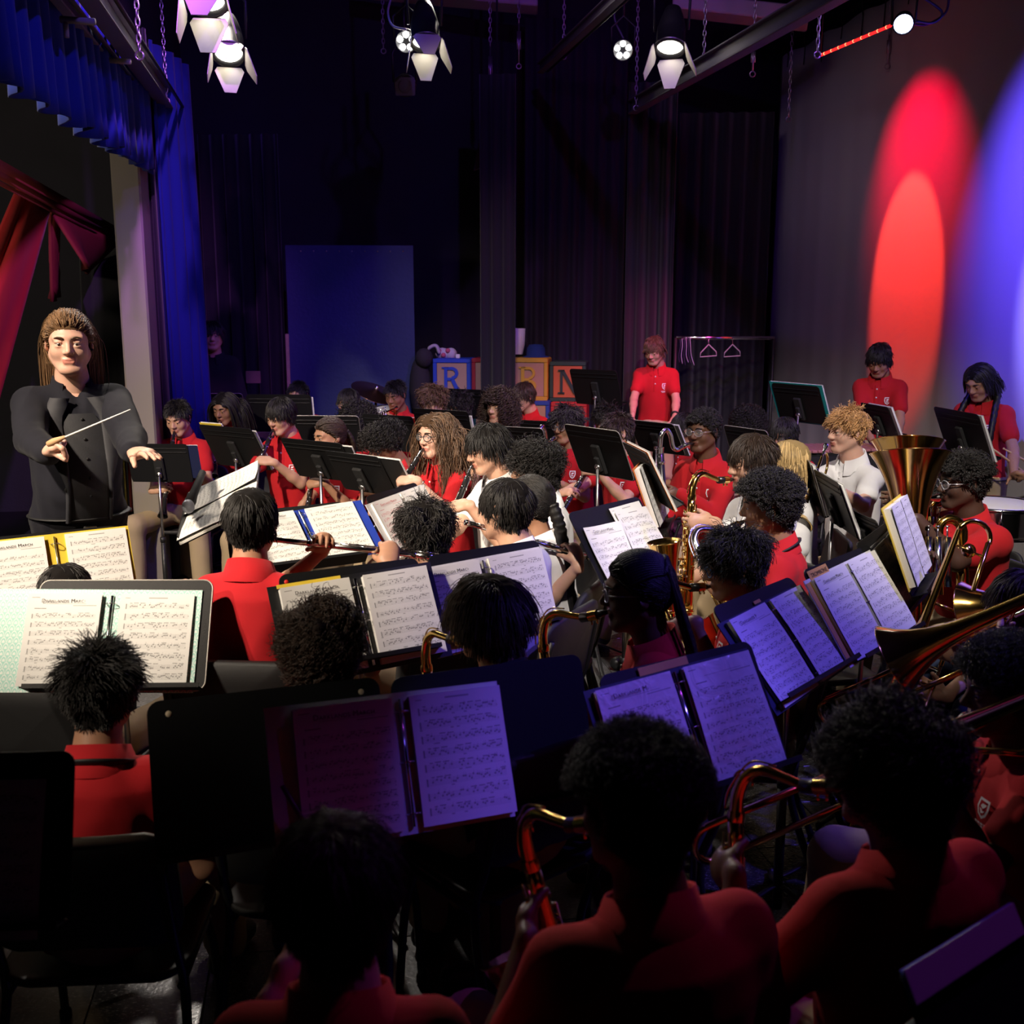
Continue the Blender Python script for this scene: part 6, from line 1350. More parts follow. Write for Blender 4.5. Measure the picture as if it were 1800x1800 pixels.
play_clarinet('m6', (690, 880, 4.95), 'black clarinet with bright keys played by the long-haired player in glasses')
play_clarinet('m7', (783, 940, 4.5), 'large black clarinet played by the white-shirted player with straight hair')
play_clarinet('f11', (992, 893, 5.75), 'clarinet with closely set silver keys below the tilted black stand')
play_flute('m12', (722, 972, 3.55), 'long flute held level in front of music by the red polo player seen from behind')
play_flute('m13', (436, 1014, 3.42), 'flute whose bright foot end casts a shadow on a red polo back')
play_flute('m10', (1014, 971, 4.05), 'flute with its foot end poking out behind the white-shirted player')
play_sax('m14', (1213, 893, 4.05), (1205, 1010, 4.05), 'gold alto saxophone with black mouthpiece in front of the long-sleeved red polo')
play_sax('m15', (1203, 957, 3.80), (1262, 1075, 3.72), 'tenor saxophone with silver neck held by the afro-haired player', k=1.2, tenor=True, neckm=M_SILVER)
play_sax('m16', (1168, 1040, 3.30), (1200, 1150, 3.2), 'saxophone pointing down left from the player with blue glasses')
play_sax('m18', (975, 1076, 2.97), (985, 1190, 2.95), 'saxophone held by the player with box braids')
play_sax('m20', (742, 1160, 2.96), (755, 1300, 2.94), 'saxophone of which only the gold neck shows beside the bowl-cut head')
G2S = play_sax('g2', (922, 1468, 1.87), (968, 1640, 1.86), 'alto saxophone with violet glints at bottom centre')
G3S = play_sax('g3', (1326, 1348, 2.03), (1316, 1600, 1.99), 'alto saxophone with long gold body upright in the lower right')
def play_bass(i, corner, bottom, label):
    L = PID[i]; mo = L['mouth']; c = at(*corner); Y = c - mo; Y[2] = 0; Y = nrm(Y); Z = V(0, 0, 1); X = np.cross(Y, Z)
    g = bass_clarinet(frame(mo, X, Y, Z), label)
    for k, q in ((-1, 'hi'), (1, 'lo')): ARMS[i][k] = grip(L, k, g[q], g['ax'], .022, e=-L['rb'] * k * .7 + L['fb'] * .8, back=-L['rb'] * k, curl=(.6, .7, .5))
play_bass('f14', (1152, 800, 5.35), None, 'bass clarinet with curved silver neck before the long-sleeved red polo')
play_bass('f9', (955, 780, 6.35), None, 'bass clarinet of the player with wavy hair, silver neck at the mouth')
# brass
def put_trumpet(i, tip, bellp, label):
    L = PID[i]; a = at(*tip); Y = nrm(at(*bellp) - a); Z = V(0, 0, 1); Z = nrm(Z - Y * (Z @ Y)); trumpet(frame(a, np.cross(Y, Z), Y, Z), label)
    for k in (-1, 1): ARMS[i][k] = grip(L, k, a + Y * .19 - Z * .05, Z, .02, e=Y * .3 - L['rb'] * k * 1.0 + L['fb'] * .3, back=-L['rb'] * k + Y * .1, curl=(.7, .8, .5))
Lf = PID['f4']; put_trumpet('f4', tuple([697, 716, 8.08]), (650, 738, 7.75), 'trumpet of the far player below the cymbal')
put_trumpet('f19', (1452, 783, 5.0), (1420, 872, 4.85), 'trumpet resting mouthpiece up before the blond player')
def put_bone(i, tip, aim, label, ext, roll=0., hold=True):
    a = at(*tip); Y = nrm(at(*aim) - a); Z = V(0, 0, 1); Z = nrm(Z - Y * (Z @ Y)); X = np.cross(Y, Z); r = math.radians(roll); X, Z = X * math.cos(r) + Z * math.sin(r), Z * math.cos(r) - X * math.sin(r)
    g = trombone(frame(a, X, Y, Z), label, ext)
    if hold:
        L = PID[i]; ARMS[i][1] = grip(L, 1, g['slide'], g['up'], .012, e=Y * .25 - L['rb'] * .9, back=-Y, curl=(.6, .8, .6)); ARMS[i][-1] = grip(L, -1, g['brace'], g['up'], .014, e=Y * .3 + L['rb'] * .9, back=-Y, curl=(.7, .9, .6))
    return g
put_bone('g4', (1700, 1262, 2.42), (1238, 1455, 2.28), 'trombone held by the dark-haired player at the right edge, long slide reaching left', -.05)
def bone_by_bell(i, bell, back, label, ext, roll=0.):
    """place a trombone by the middle of its bell mouth and a point further back on the bell axis"""
    C_ = at(*bell); Y = nrm(C_ - at(*back)); Z = V(0, 0, 1); Z = nrm(Z - Y * (Z @ Y)); X = np.cross(Y, Z); r = math.radians(roll); X, Z = X * math.cos(r) + Z * math.sin(r), Z * math.cos(r) - X * math.sin(r)
    g = trombone(frame(C_ + X * .10 - Y * .38 - Z * .055, X, Y, Z), label, ext); L = PID[i]
    ARMS[i][1] = grip(L, 1, g['slide'], g['up'], .012, e=Y * .25 - L['rb'] * .9, back=-Y, curl=(.6, .8, .6)); ARMS[i][-1] = grip(L, -1, g['brace'], g['up'], .014, e=Y * .3 + L['rb'] * .9, back=-Y, curl=(.7, .9, .6))
bone_by_bell('g6', (1574, 1158, 3.0), (1800, 1056, 2.82), 'trombone with big gleaming bell in the middle right', -.06, 4)
bone_by_bell('g5', (1703, 1076, 3.55), (1800, 1060, 3.42), 'trombone partly hidden with a small slice of bell and raised hand', .0)
B_ = at(1722, 918, 3.55); Y = nrm(at(1648, 1112, 3.50) - B_); Z = V(-1, 0, 0); Z = nrm(Z - Y * (Z @ Y)); X = np.cross(Y, Z); O_ = B_ - X * -.10 - Y * -.415
g = trombone(frame(O_, X, Y, Z), 'trombone resting bell down, its round tuning slide standing up at the right edge', .0)
L = PID['g7']; ARMS['g7'][-1] = grip(L, -1, O_ + Y * .02 - Z * .06, Y, .02, e=V(-.8, -.3, .2), back=V(0, 1, 0), curl=(.7, .9, .6)); ARMS['g7'][1] = grip(L, 1, O_ + Y * .16 - Z * .05, Y, .02, e=V(-.8, .3, .2), back=V(0, -1, 0), curl=(.7, .9, .6))
def put_euph(i, rim, foot, label):
    a = at(*rim); Z = nrm(a - at(*foot)); X = V(1, 0, 0) * 1.; X = nrm(X - Z * (X @ Z)); Y = np.cross(Z, X); root, R = euphonium(frame(a, X, Y, Z), label)
    L = PID[i]; m = MB(); iv = np.linalg.inv(frame(a, X, Y, Z)); lip = (iv @ np.r_[L['mouth'] + L['Yh'] * .002, 1])[:3]; yl = (iv[:3, :3] @ L['Yh'])
    cup(m, lip, yl, 1.35, 1); p = smooth_path([lip + yl * .07, lip + yl * .15 + V(0, 0, -.004), lip + yl * .22 + V(0, 0, -.025), V(-.085, -.03, -.24), V(-.06, -.05, -.36)], 6); m.tube(p, .0062, 10); m.build('mouthpipe', [M_GOLD, M_SILVER], root, R)
    ARMS[i][1] = grip(L, 1, a - Z * .42 + X * .03 - Y * .10, X, .03, e=V(0, 0, 1) * .3 + L['fb'], back=L['fb'], curl=(.5, .6, .4)); ARMS[i][-1] = grip(L, -1, a - Z * .26 - X * .075, Z, .02, e=L['fb'] + L['rb'] * .4, back=L['rb'], curl=(.5, .7, .5))
put_euph('f20', (1600, 797, 4.12), (1602, 1062, 4.08), 'gleaming euphonium with its bell rim up before the seated player in glasses')
put_euph('f21', (1596, 776, 4.55), (1592, 1000, 4.5), 'second euphonium bell rising just behind the first')
# conductor: baton hand and open left hand
L = PID['conductor']; w1 = at(84, 795, 3.74); ARMS['conductor'][1] = arm_plan(L, 1, w1, at(118, 768, 3.62) - w1, V(.30, .3, -.9), V(.35, -.85, .2), (.95, 1.0, .7), hint=-V(0, 0, 1) - L['fb'] * .2 + L['rb'] * .7, thumb=.7)
w2 = at(233, 795, 3.80); ARMS['conductor'][-1] = arm_plan(L, -1, w2, at(275, 797, 3.70) - w2, V(.0, .0, -1), V(-.2, -1, .1), (.12, .2, .2), hint=-V(0, 0, 1) - L['fb'] * .2 - L['rb'] * .5, fan=.28, thumb=.5)
# drummer and percussionists
L = PID['f18']; ARMS['f18'][-1] = arm_plan(L, -1, at(1782, 838, 6.1), at(1798, 828, 6.0) - at(1782, 838, 6.1), V(0, .2, -1), -L['rb'] * -1, (.9, .9, .6)); ARMS['f18'][1] = arm_plan(L, 1, at(1672, 850, 6.1), at(1655, 850, 6.0) - at(1672, 850, 6.1), V(0, .2, -1), -L['rb'], (.9, .9, .6))
L = PID['f17']; w = at(1536, 782, 6.95); ARMS['f17'][1] = arm_plan(L, 1, w, V(-.5, -.5, -.4), V(0, 0, -1), V(1, 0, 0), (.6, .6, .4)); w = at(1570, 782, 6.95); ARMS['f17'][-1] = arm_plan(L, -1, w, V(-.6, -.3, -.4), V(0, 0, -1), V(-1, 0, 0), (.6, .6, .4))
L = PID['percussion']; w = at(1112, 730, 8.3); ARMS['percussion'][1] = arm_plan(L, 1, w, V(-.2, -.3, -.9), V(.6, 0, 0), V(0, -1, 0), (.3, .4, .3)); w = at(1186, 733, 8.28); ARMS['percussion'][-1] = arm_plan(L, -1, w, V(-.5, -.2, -.8), V(-.6, 0, 0), V(0, -1, 0), (.5, .5, .3))
# bottom figures
L = PID['g1']; w = at(475, 1762, 1.62); ARMS['g1'][-1] = arm_plan(L, -1, w, at(505, 1705, 1.66) - w, V(.9, .3, 0), V(.2, .2, .9), (.5, .7, .5))
# extras per person
def extras(L, body):
    i = L['sp']['id']; HM = L['HM']; hm = hair_mat(L['sp']['hc']); R3, O = HM[:3, :3], HM[:3, 3]; g = lambda *p: O + R3 @ V(*p)
    def plait(pts, r, nm='braid', par=None):
        m = MB(); braid(m, pts, r); return m.build(nm, hm, par or body)
    if L['sp'].get('braids'):
        for k in (-1, 1):
            plait([g(k * .06, -.05, -.02), g(k * .088, -.035, -.09), L['N'] + L['rb'] * k * .10 + L['fb'] * .07 + V(0, 0, -.03), L['N'] + L['rb'] * k * .115 + L['fb'] * .135 + V(0, 0, -.17), L['N'] + L['rb'] * k * .115 + L['fb'] * .15 + V(0, 0, -.33)], .024)
    if L['sp'].get('onebraid'):
        plait([g(0, -.10, -.0), g(0, -.125, -.07), g(.01, -.135, -.16), L['N'] - L['fb'] * .125 + V(0, 0, -.20), L['N'] - L['fb'] * .135 + V(0, 0, -.36)], .030)
    if L['sp'].get('tail'):
        for j in range(5):
            x = (j - 2) * .016; plait([g(x, -.10, .02), g(x * 1.5, -.125, -.05), g(x * 1.6 + .02, -.125, -.16), g(x * 1.4 + .03, -.11, -.27)], .017, 'hair_lock')
    if L['sp'].get('cornrow'):
        rs = np.random.default_rng(5)
        for j in range(30):
            th = (j - 14.5) / 14.5; ex = abs(th)
            pts = []
            for q in np.linspace(0, 1, 7): # rows over the scalp from the hairline back to the tie
                ph_ = th * 1.42 * (1 - .35 * q); dr = V(math.sin(ph_) * (1 - .25 * q), .82 - .35 * ex - q * (1.75 - .35 * ex), math.cos(ph_) * (1 - .45 * q * q) + .10); dr = nrm(dr)
                rr_ = 1 / math.sqrt((dr[0] / .0765) ** 2 + (dr[1] / .098) ** 2 + (dr[2] / .094) ** 2); pts.append(g(*(V(0, -.008, .022) + dr * (rr_ + .007))))
            bk = rs.uniform(-.012, .012); ln = rs.uniform(.30, .40); sx = .055 * th + rs.uniform(-.01, .01)
            pts += [g(sx * 1.1, -.128 + bk, -.10), g(sx * 1.3, -.150 + bk, -.20), g(sx * 1.4 + bk, -.165 + bk, -ln)]
            plait(pts, .0072)
    if i == 'm6':
        m = MB(); A = ARMS['m6'][-1]; d_ = nrm(A['W'] - A['E']); X = nrm(np.cross(d_, V(0, 0, 1))); m.tube(arc(A['W'] - d_ * .03, .029, 0, 360, 14, X, np.cross(d_, X)), .0025, 6, 0, False, True); m.build('silver_bracelet', M_SILVER, body)
    if i == 'percussion':
        m = MB(); A = ARMS[i][-1]; d_ = nrm(A['W'] - A['E']); X = nrm(np.cross(d_, V(0, 0, 1))); m.tube(arc(A['W'] - d_ * .03, .030, 0, 360, 14, X, np.cross(d_, X)), .008, 6, 0, False, True); m.build('wristwatch', M_STRAP, body)
    if i == 'conductor':
        fw = L['fb']; m = MB(); ts = np.linspace(.84, .02, 14) # dark shirt panel and lapels over the jacket front
        def pt(t, x, o): return torso_pt(L, t, x, o + .010 + (L['sp']['bulk'] * 1.6 * math.exp(-((t - .3) / .35) ** 2)))
        m.grid(np.array([[pt(t, x * min(1, (.90 - t) * 5 + .3), .004) for x in (-.075, -.05, -.02, 0, .02, .05, .075)] for t in ts])); sh = m.build('shirt_front', mat('black_dress_shirt', (.016, .016, .02), .6, bump=.2, bscale=500), body)
        for k in (-1, 1):
            m = MB(); P_ = []
            for t in np.linspace(.95, .02, 16):
                e = .078 * min(1, (.98 - t) * 4 + .30); wv = .055 * max(0, min(1, (t - .35) / .25)) + .008
                P_.append([pt(t, k * e * .92, .004), pt(t, k * e, .014), pt(t, k * (e + wv), .016), pt(t, k * (e + wv + .004), .006)])
            m.grid(np.array(P_)); m.build('lapel', mat('suit_lapel', (.022, .022, .028), .7, bump=.2, bscale=500), body)
        for t in (.80, .66, .52, .38, .24):
            m = MB(); m.lathe([(0, .004), (.006, .003), (.006, 0)], pt(t, 0, .006), fw, 8); m.build('button', M_BLACKM, sh)
        m = MB(); m.lathe([(0, .004), (.010, .003), (.011, 0)], pt(.30, .085, .010), fw, 10); m.build('jacket_button', M_BLACKM, body)
        m = MB(); m.box((0, 0, 0), (.05, .012, .034), np.c_[L['rb'], fw, L['up']], bev=.004); b = m.build('belt_buckle', M_STEEL, body); b.location = pt(-.05, .0, .004)
        m = MB(); m.ball(g(-.080, -.002, -.026), .006, 0, 8, 6); m.build('ear_plug', M_BLACKM, body)
for i in PID:
    rest(i)
    build_person(PID[i], ARMS[i], extras)
    L = PID[i]
    if not L['sp'].get('stand'):
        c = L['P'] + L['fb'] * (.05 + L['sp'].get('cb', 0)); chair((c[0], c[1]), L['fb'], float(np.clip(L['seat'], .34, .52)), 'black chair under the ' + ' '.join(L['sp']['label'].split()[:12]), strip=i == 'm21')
# ------------------------------------------------------------------ music stands and what lies on them
ST = {
'B1':(-2.144,6.345,0.954, -3.9,-15.0,0.2, 0.75),'B2':(-1.688,6.362,1.049, -33.0,-28.7,-0.1, 0.90),'B3':(-2.259,8.005,1.127, 3.5,-29.2,0.2, 0.88),'B4':(-1.716,7.800,1.121, 1.9,-23.1,-0.5, 0.93),
'B5':(-1.025,5.555,1.082, -29.4,-33.1,-1.2, 0.80),'B6':(-0.746,5.146,1.072, -38.7,-32.4,-0.3, 0.75),'B8':(-1.185,6.776,1.084, -2.7,-27.5,-0.1, 0.82),'B9':(-0.794,6.877,1.077, -28.4,-20.0,-0.1, 0.78),
'B10':(-0.428,6.582,1.133, -29.1,-18.2,-0.4, 0.80),'B11':(-0.370,8.815,1.104, -31.1,-20.1,0.3, 0.80),'B12':(0.038,5.868,1.120, -30.5,-23.2,0.6, 0.70),'B13':(0.186,7.272,1.011, -27.3,-24.4,-0.0, 0.74),
'B14':(0.630,7.937,1.302, -40.4,-19.2,0.1, 0.85),'B15':(0.444,5.364,1.150, -54.0,-24.0,-0.1, 0.84),'B16':(0.920,6.673,1.073, -47.9,-32.0,-0.3, 0.73),'B17':(0.628,4.848,1.111, -82.2,-27.0,-0.2, 0.87),
'B18':(1.466,6.465,1.049, -56.6,-23.8,-0.7, 0.71),'B19':(1.911,7.013,1.260, -58.8,-23.3,-0.3, 0.82),'B20':(2.306,6.593,1.186, -80.2,-24.8,-0.4, 0.67),'B21':(2.610,6.078,1.162, -81.4,-23.2,-0.8, 0.90),
'B22':(1.401,4.939,1.056, -92.3,-17.9,0.5, 0.82),'B23':(1.412,4.529,1.036, -91.3,-22.3,-0.4, 0.77),'B24':(1.489,4.310,0.946, -83.0,-24.2,-0.8, 0.54),
'A1':(-1.656,3.691,0.918, 34.4,18.6,-0.6, 0.96),'A2':(-1.16,3.008,.91, 3.6,30.0,-0.8, 1.0),'A3':(-0.882,4.206,0.947, 28.7,50.6,1.2, 0.99),'A4':(-0.478,4.616,0.959, 63.3,30.9,0.7, 0.81),
'A5':(-0.465,3.088,0.953, 29.8,26.7,0.1, 0.89),'A6':(-0.064,3.392,0.947, 33.1,21.0,0.4, 0.85),'A7':(0.432,4.007,0.975, 51.6,33.3,-0.5, 0.98),'A8':(0.797,2.978,0.912, 49.4,40.3,-0.3, 0.95),
'A9':(1.126,3.288,0.936, 47.4,33.6,0.6, 0.95),'A10':(1.362,3.696,0.940, 57.9,29.1,0.3, 0.87),'A11':(1.402,3.664,1.038, 64.4,21.6,-3.4, 0.91),'A12':(0.640,4.828,1.010, 77.4,20.2,-1.6, 0.94),
'A13':(-0.034,2.38,0.85, 31.5,18.2,-3.3, 1.03),'A14':(-0.534,2.21,0.855, 22.6,24.5,-1.3, 1.02),'A15':(0.438,2.365,0.898, 31.4,28.5,0.9, 0.93),'A16':(-1.030,1.761,0.915, 4,18,0, 0.90),'A17':(0.655,1.31,.90, 40,30,-3, .58)}
LAB = {
'B1':'black stand with plain back right beside the conductor\'s open hand','B2':'black stand with yellow and teal paper edges, left of the fringed clarinet player','B3':'far black stand with pale edge behind the clarinet player in blue trainers','B4':'far black stand left of the blue flat','B5':'black stand left of the overlapping pair, tilted','B6':'black stand right of the overlapping pair, chrome knob in view',
'B8':'black stand with bright rim behind the player with tied-back hair','B9':'black stand carrying an orange folder behind the curly-haired player','B10':'black stand hiding the wavy light-haired player to the eyes','B11':'black stand in shadow in front of the letter R block','B12':'black stand with rounded shiny rim behind the two white shirts','B13':'far black stand to the right of the big shoulder-length curls','B14':'tall black stand of the standing percussionist with long steel shaft','B15':'black stand with forked bracket covering a clarinet player\'s face','B16':'black stand behind the curved silver neck of the bass clarinet','B17':'black stand turned edge-on with an orange folder, before the bass clarinettist','B18':'black stand behind the thick brown-black fringe of the saxophonist',
'B19':'tall black stand with teal folder before the white backdrop','B20':'black stand under the percussionist in the red beam','B21':'black stand with large bracket in front of the braided drummer','B22':'black stand to the left of the blond trumpet player','B23':'black stand with round knob in front of the white shirt trumpeter','B24':'small black stand edge below the trumpeter\'s sleeve',
'A1':'grey-lit stand with yellow-edged music at the left edge','A2':'stand with worn pale rim and mint green binder','A3':'stand with flute music facing the player with bare neck','A4':'stand glowing purple with tilted music behind the wavy-haired player','A5':'stand holding a black binder before the round dark curls','A6':'blue-lit stand with binder and phone before the bowl-cut player','A7':'purple-lit stand with two loose sheets of music','A8':'blue-lit stand with glossy sleeved pages on the right','A9':'stand with orange folder and white pages left of the trombone bell','A10':'purple-grey stand just behind the one with the orange folder','A11':'stand seen almost edge-on before the euphonium','A12':'stand seen edge-on with coloured binder edge in the middle of the band','A13':'large blue-lit stand with red dot, empty on its right half','A14':'large black stand with pale dot in the lower left','A15':'blue-lit stand with sleeved pages in the lower middle right','A16':'stand with single violet-lit page at the lower left edge','A17':'dark stand in the lower right corner with a blue-lit upper edge'}
DK = {}
for k in ST:
    dots = {'A13': [(-.20, .125, 'r')], 'A14': [(-.215, .14, 'p'), (.215, .14, 'p')], 'A5': [(-.205, .125, 'r')]}.get(k)
    DK[k] = stand(ST[k], k[0] == 'B', LAB[k], dots, edge=k in ('A2', 'B3', 'B8', 'B12', 'B16', 'B22', 'B18', 'B15'), grooves=k not in ('A1', 'A7'))
M_MINT = None
def mint():
    m = mat('mint_scale_pattern_cover', (.28, .62, .54), .55); nt = m.node_tree; NX.nt = nt; b = nt.nodes['Principled BSDF']; tc = nt.nodes.new('ShaderNodeTexCoord'); sp = nt.nodes.new('ShaderNodeSeparateXYZ'); nt.links.new(tc.outputs['Object'], sp.inputs[0]); x, z = NX(sp.outputs[0]) * 55., NX(sp.outputs[2]) * 62.
    r = z.floor(); fx = (x + r * .5).fract() - .5; fz = z.fract(); d = fx * fx * 4. + fz * fz * 1.0; band = ((d - .75).abs() < .16).max((d < .22) * 1.)
    mx = nt.nodes.new('ShaderNodeMix'); mx.data_type = 'RGBA'; mx.inputs['A'].default_value = (.36, .68, .60, 1); mx.inputs['B'].default_value = (.74, .84, .79, 1); nt.links.new(band.k, mx.inputs['Factor']); nt.links.new(mx.outputs['Result'], b.inputs['Base Color']); return m
C_YEL = mat('yellow_cover', (.75, .55, .05), .5); C_BLK = mat('black_cover', (.012, .012, .013), .45); C_ORG = mat('orange_folder', (.62, .16, .02), .6); C_WHT = mat('white_cover', (.68, .67, .68), .45); C_BLU = mat('blue_cover', (.02, .05, .38), .4); C_NAVY = mat('navy_cover', (.01, .015, .06), .5); C_TEAL = mat('teal_cover', (.01, .30, .32), .5); C_REDF = mat('red_orange_folder', (.62, .05, .02), .6); C_MAN = mat('manila_folder', (.62, .33, .10), .7); C_GREY = mat('grey_cover', (.10, .10, .11), .5)
binder(DK['A1'], .02, .005, .8, C_YEL, 'open music with yellow cover edge and two pages at left edge', padl=.0, padr=.012, gap=.07, stack=.003)
binder(DK['A2'], -.038, -.018, -.6, mint(), 'open mint green scale-patterned binder lit bright white', padl=.105, padr=.02, gap=.055, stack=.002, hcov=.31)
def ftab(root, X, Y, n, F): pass
binder(DK['A3'], .055, -.005, 3.5, C_BLU, 'flute music in a blue binder with yellow name tab', padr=.045, gap=.05, stack=.006, tabs=[(-.13, .150, .09, .022, C_YEL, 'FLUTE')], title=True)
binder(DK['A4'], .015, -.030, 2, C_WHT, 'white binder with red printed heading, leaning at an angle', pages=(PG1P, PG2), k=.95, padr=.0, padl=.03, gap=.03, tmat=M_INKR)
binder(DK['A5'], .005, -.030, 1.5, C_BLK, 'thick black binder open on its stand, yellow papers along the top', gap=.045, stack=.016, padl=.03, padr=.026, hcov=.305, tabs=[(-.14, .148, .20, .012, C_YEL, None)])
binder(DK['A6'], -.02, -.035, 1.5, C_WHT, 'binder with pages washed in violet-blue light and curling top edge', gap=.04, stack=.006, padl=.0, padr=.0)
binder(DK['A8'], .0, -.028, 2, C_NAVY, 'open binder with glossy plastic sleeves under strong blue light', pages=(PG1S, PG2S), gap=.045, padl=.03, padr=.0, stack=.008, curl=.008, tabs=[(-.02, .153, .04, .01, C_MAN, None)])
binder(DK['A9'], -.01, -.012, 1.5, C_WHT, 'open music with orange folder behind and tab reading trombone', gap=.03, padl=.03, padr=.0, stack=.01, tabs=[(-.155, .150, .13, .035, C_MAN, 'TROMBONE'), (-.235, 0, .05, .27, C_MAN, None)])
binder(DK['A10'], .075, -.02, 2, C_WHT, 'ring binder with rippled white pages beside the trombone music', title=False, pages=(PG2S, PG2), gap=.03, k=.92, stack=.012, curl=.010)
binder(DK['A11'], -.02, .02, 0, C_YEL, 'thick binder with yellow cover edge before the euphonium player', title=False, pages=(PG2, PG2), stack=.02, gap=.04)
binder(DK['A12'], .0, .02, 0, C_ORG, 'binder seen edge-on with orange, white and violet pages', title=False, pages=(PG2, PG2), stack=.022, gap=.04)
def pen(root, X, Y, n, F):
    m = MB(); m.tube([X * -.272 - Y * .01 + n * .025, X * -.215 - Y * .13 + n * .022], .005, 8); m.build('clipped_pen', mat('purple_pen', (.10, .01, .10), .4), root)
def free_plane(x, y, z, a, t, r): 
    c, s, u_, n, W_, H_ = desk_frame((x, y, z, a, t, r, 1.), False); return dict(c=c, s=s, u=u_, n=n, W=W_, H=H_)
D = free_plane(-.250, 2.13, .895, 25.0, 24.6, -2.1)
binder(D, .02, 0, 0., C_WHT, 'big white binder spanning two stands at lower centre, pages half in violet light', padl=.055, padr=.0, gap=.040, stack=.008, extra=pen, hcov=.300)
binder(DK['A15'], -.03, -.012, 1.0, C_NAVY, 'open binder with sleeved pages in deep blue light, lower right of centre', pages=(PG1S, PG1S), title=True, gap=.045, padl=.02, padr=.01, stack=.008, curl=.006, tabs=[(-.02, .155, .15, .02, C_MAN, None)])
loose_sheet(DK['A7'], -.115, -.062, -3, PG1, 'left loose sheet with printed title on the purple stand', True, 1.05, .007, .010)
loose_sheet(DK['A7'], .115, -.005, 1, PG2, 'upper right loose sheet on the purple stand', False, 1.05, .006, .006); loose_sheet(DK['A7'], .125, -.035, -1.5, PG2, 'lower right loose sheet overlapping another on the purple stand', False, 1.08, .011, .012)
loose_sheet(DK['A16'], .075, -.035, -1, PG2, 'single sheet in dim violet light at the lower left edge', False, 1.0, .012, .008); loose_sheet(DK['A16'], -.13, -.03, 1, PG1, 'sheet mostly out of view at the lower left edge', True, 1.1, .007, .004)
# folders on the stands seen from behind, peeking past the desk edges
def peek(k, x0, x1, z0, z1, m, lab, **kw): return folder(DK[k], x0, x1, z0, z1, m, lab, **kw)
peek('B1', -.25, .10, -.10, .115, C_NAVY, 'navy folder sticking out right of the stand beside the conductor'); 
peek('B2', -.245, .15, -.15, .13, C_GREY, 'grey binder showing on the right of the stand with yellow paper edges'); peek('B2', .05, .243, -.14, .15, C_YEL, 'yellow folder showing at the left edge of a stand back', off=.02)
peek('B2', .06, .236, -.12, .02, C_TEAL, 'teal folder corner between yellow papers on a stand', off=.034)
peek('B5', -.255, .05, -.12, .11, C_BLK, 'black folder lying on the left stand of the overlapping pair'); peek('B6', -.32, .0, -.125, .115, C_BLK, 'open black folder jutting out right of the overlapping pair', pm=M_PAPER)
peek('B9', -.225, .05, -.10, .118, C_REDF, 'orange-red folder rising above a stand behind the curly-haired player'); peek('B17', -.225, .18, -.16, .15, C_ORG, 'orange folder along the far edge of the edge-on stand')
peek('B19', -.235, .235, -.15, .145, C_TEAL, 'teal folder wider than its stand before the white backdrop'); peek('B16', -.215, .10, -.13, .11, C_GREY, 'grey folder on the stand behind the silver bass clarinet neck'); peek('B20', -.20, .10, -.12, .11, C_WHT, 'white music on the stand of the percussionist in the red beam')
peek('B21', -.25, .2, -.15, .14, C_WHT, 'white music edge on the stand of the braided drummer'); peek('B22', -.225, .15, -.13, .12, C_WHT, 'white pages edging the stand left of the trumpeter'); peek('B23', -.212, .15, -.13, .12, C_WHT, 'white pages edging the stand in front of the trumpeter'); peek('B10', -.218, .1, -.13, .10, C_WHT, 'white music sticking out right of the stand below the light wavy hair'); peek('B4', -.25, .15, -.13, .13, C_WHT, 'white pages at the right end of the far stand left of the blue flat')
peek('A17', -.15, .15, .055, .10, mat('blue_lit_band', (.10, .14, .55), .5), 'paper band along the stand edge in the lower right corner, blue light painted on', th=.002, pm=None)  # blue light on the stand edge is put into this band's colour
loose_sheet(DK['A17'], .06, -.12, 8, PG2, 'pale sheet corner at the bottom right edge of the frame', False, .5)
# conductor's stand: nearly flat, open score, microphone
c = at(392, 886, 4.42); n = nrm(V(-.40, -.25, .88)); u = nrm(V(.93, .10, .45) - n * (n @ V(.93, .10, .45))); s = np.cross(u, n)
root = empty('music_stand', (c[0] + .05, c[1], 0)); tag(root, 'conductor\'s stand with its desk tipped nearly flat under the score', 'music stand', 'black music stands'); O = V(c[0] + .05, c[1], 0); M = frame(c - O, s, -n, u)
m = MB(); m.sheet(rrect(.51, .33, .03), .004); d = m.build('desk', M_DESK, root, M); m = MB(); m.box((0, -.02, -.163), (.5, .045, .004)); m.build('lip', M_DESK, root, M)
m = MB(); m.tube([(0, 0, .04), (0, 0, .5)], .0145, 10); m.build('lower_tube', M_BLACK, root); m = MB(); m.tube([(0, 0, .48), c - O - n * .02], .009, 8); m.build('upper_tube', M_BLACK, root)
for i in range(3): a = i * 2.094 + .5; dr = V(math.cos(a), math.sin(a), 0); m = MB(); m.tube(smooth_path([V(0, 0, .13), dr * .06 + V(0, 0, .105), dr * .2 + V(0, 0, .035), dr * .28 + V(0, 0, .014)], 4), .011, 6, 0, True, False, .5); m.build('leg', M_BLACK, root)
DC = dict(c=c, s=s, u=u, n=n, W=.55, H=.36); cc, X, Y, n_ = on_desk(DC, 0, 0, .008); root = empty('score_book', cc); tag(root, 'open conductor\'s score catching bright light on the flat stand', 'score', None)
for q in (-1, 1):
    m = MB(); m.box((q * .135, -.004, 0), (.262, .010, .335)); m.build('page_block', M_PAPER, root, frame(V(0, 0, 0), X, -n_, Y)); page(root, X * q * .135 + n_ * .0115, X, Y, n_, PGSC, .265, .34, .010, seed=q)
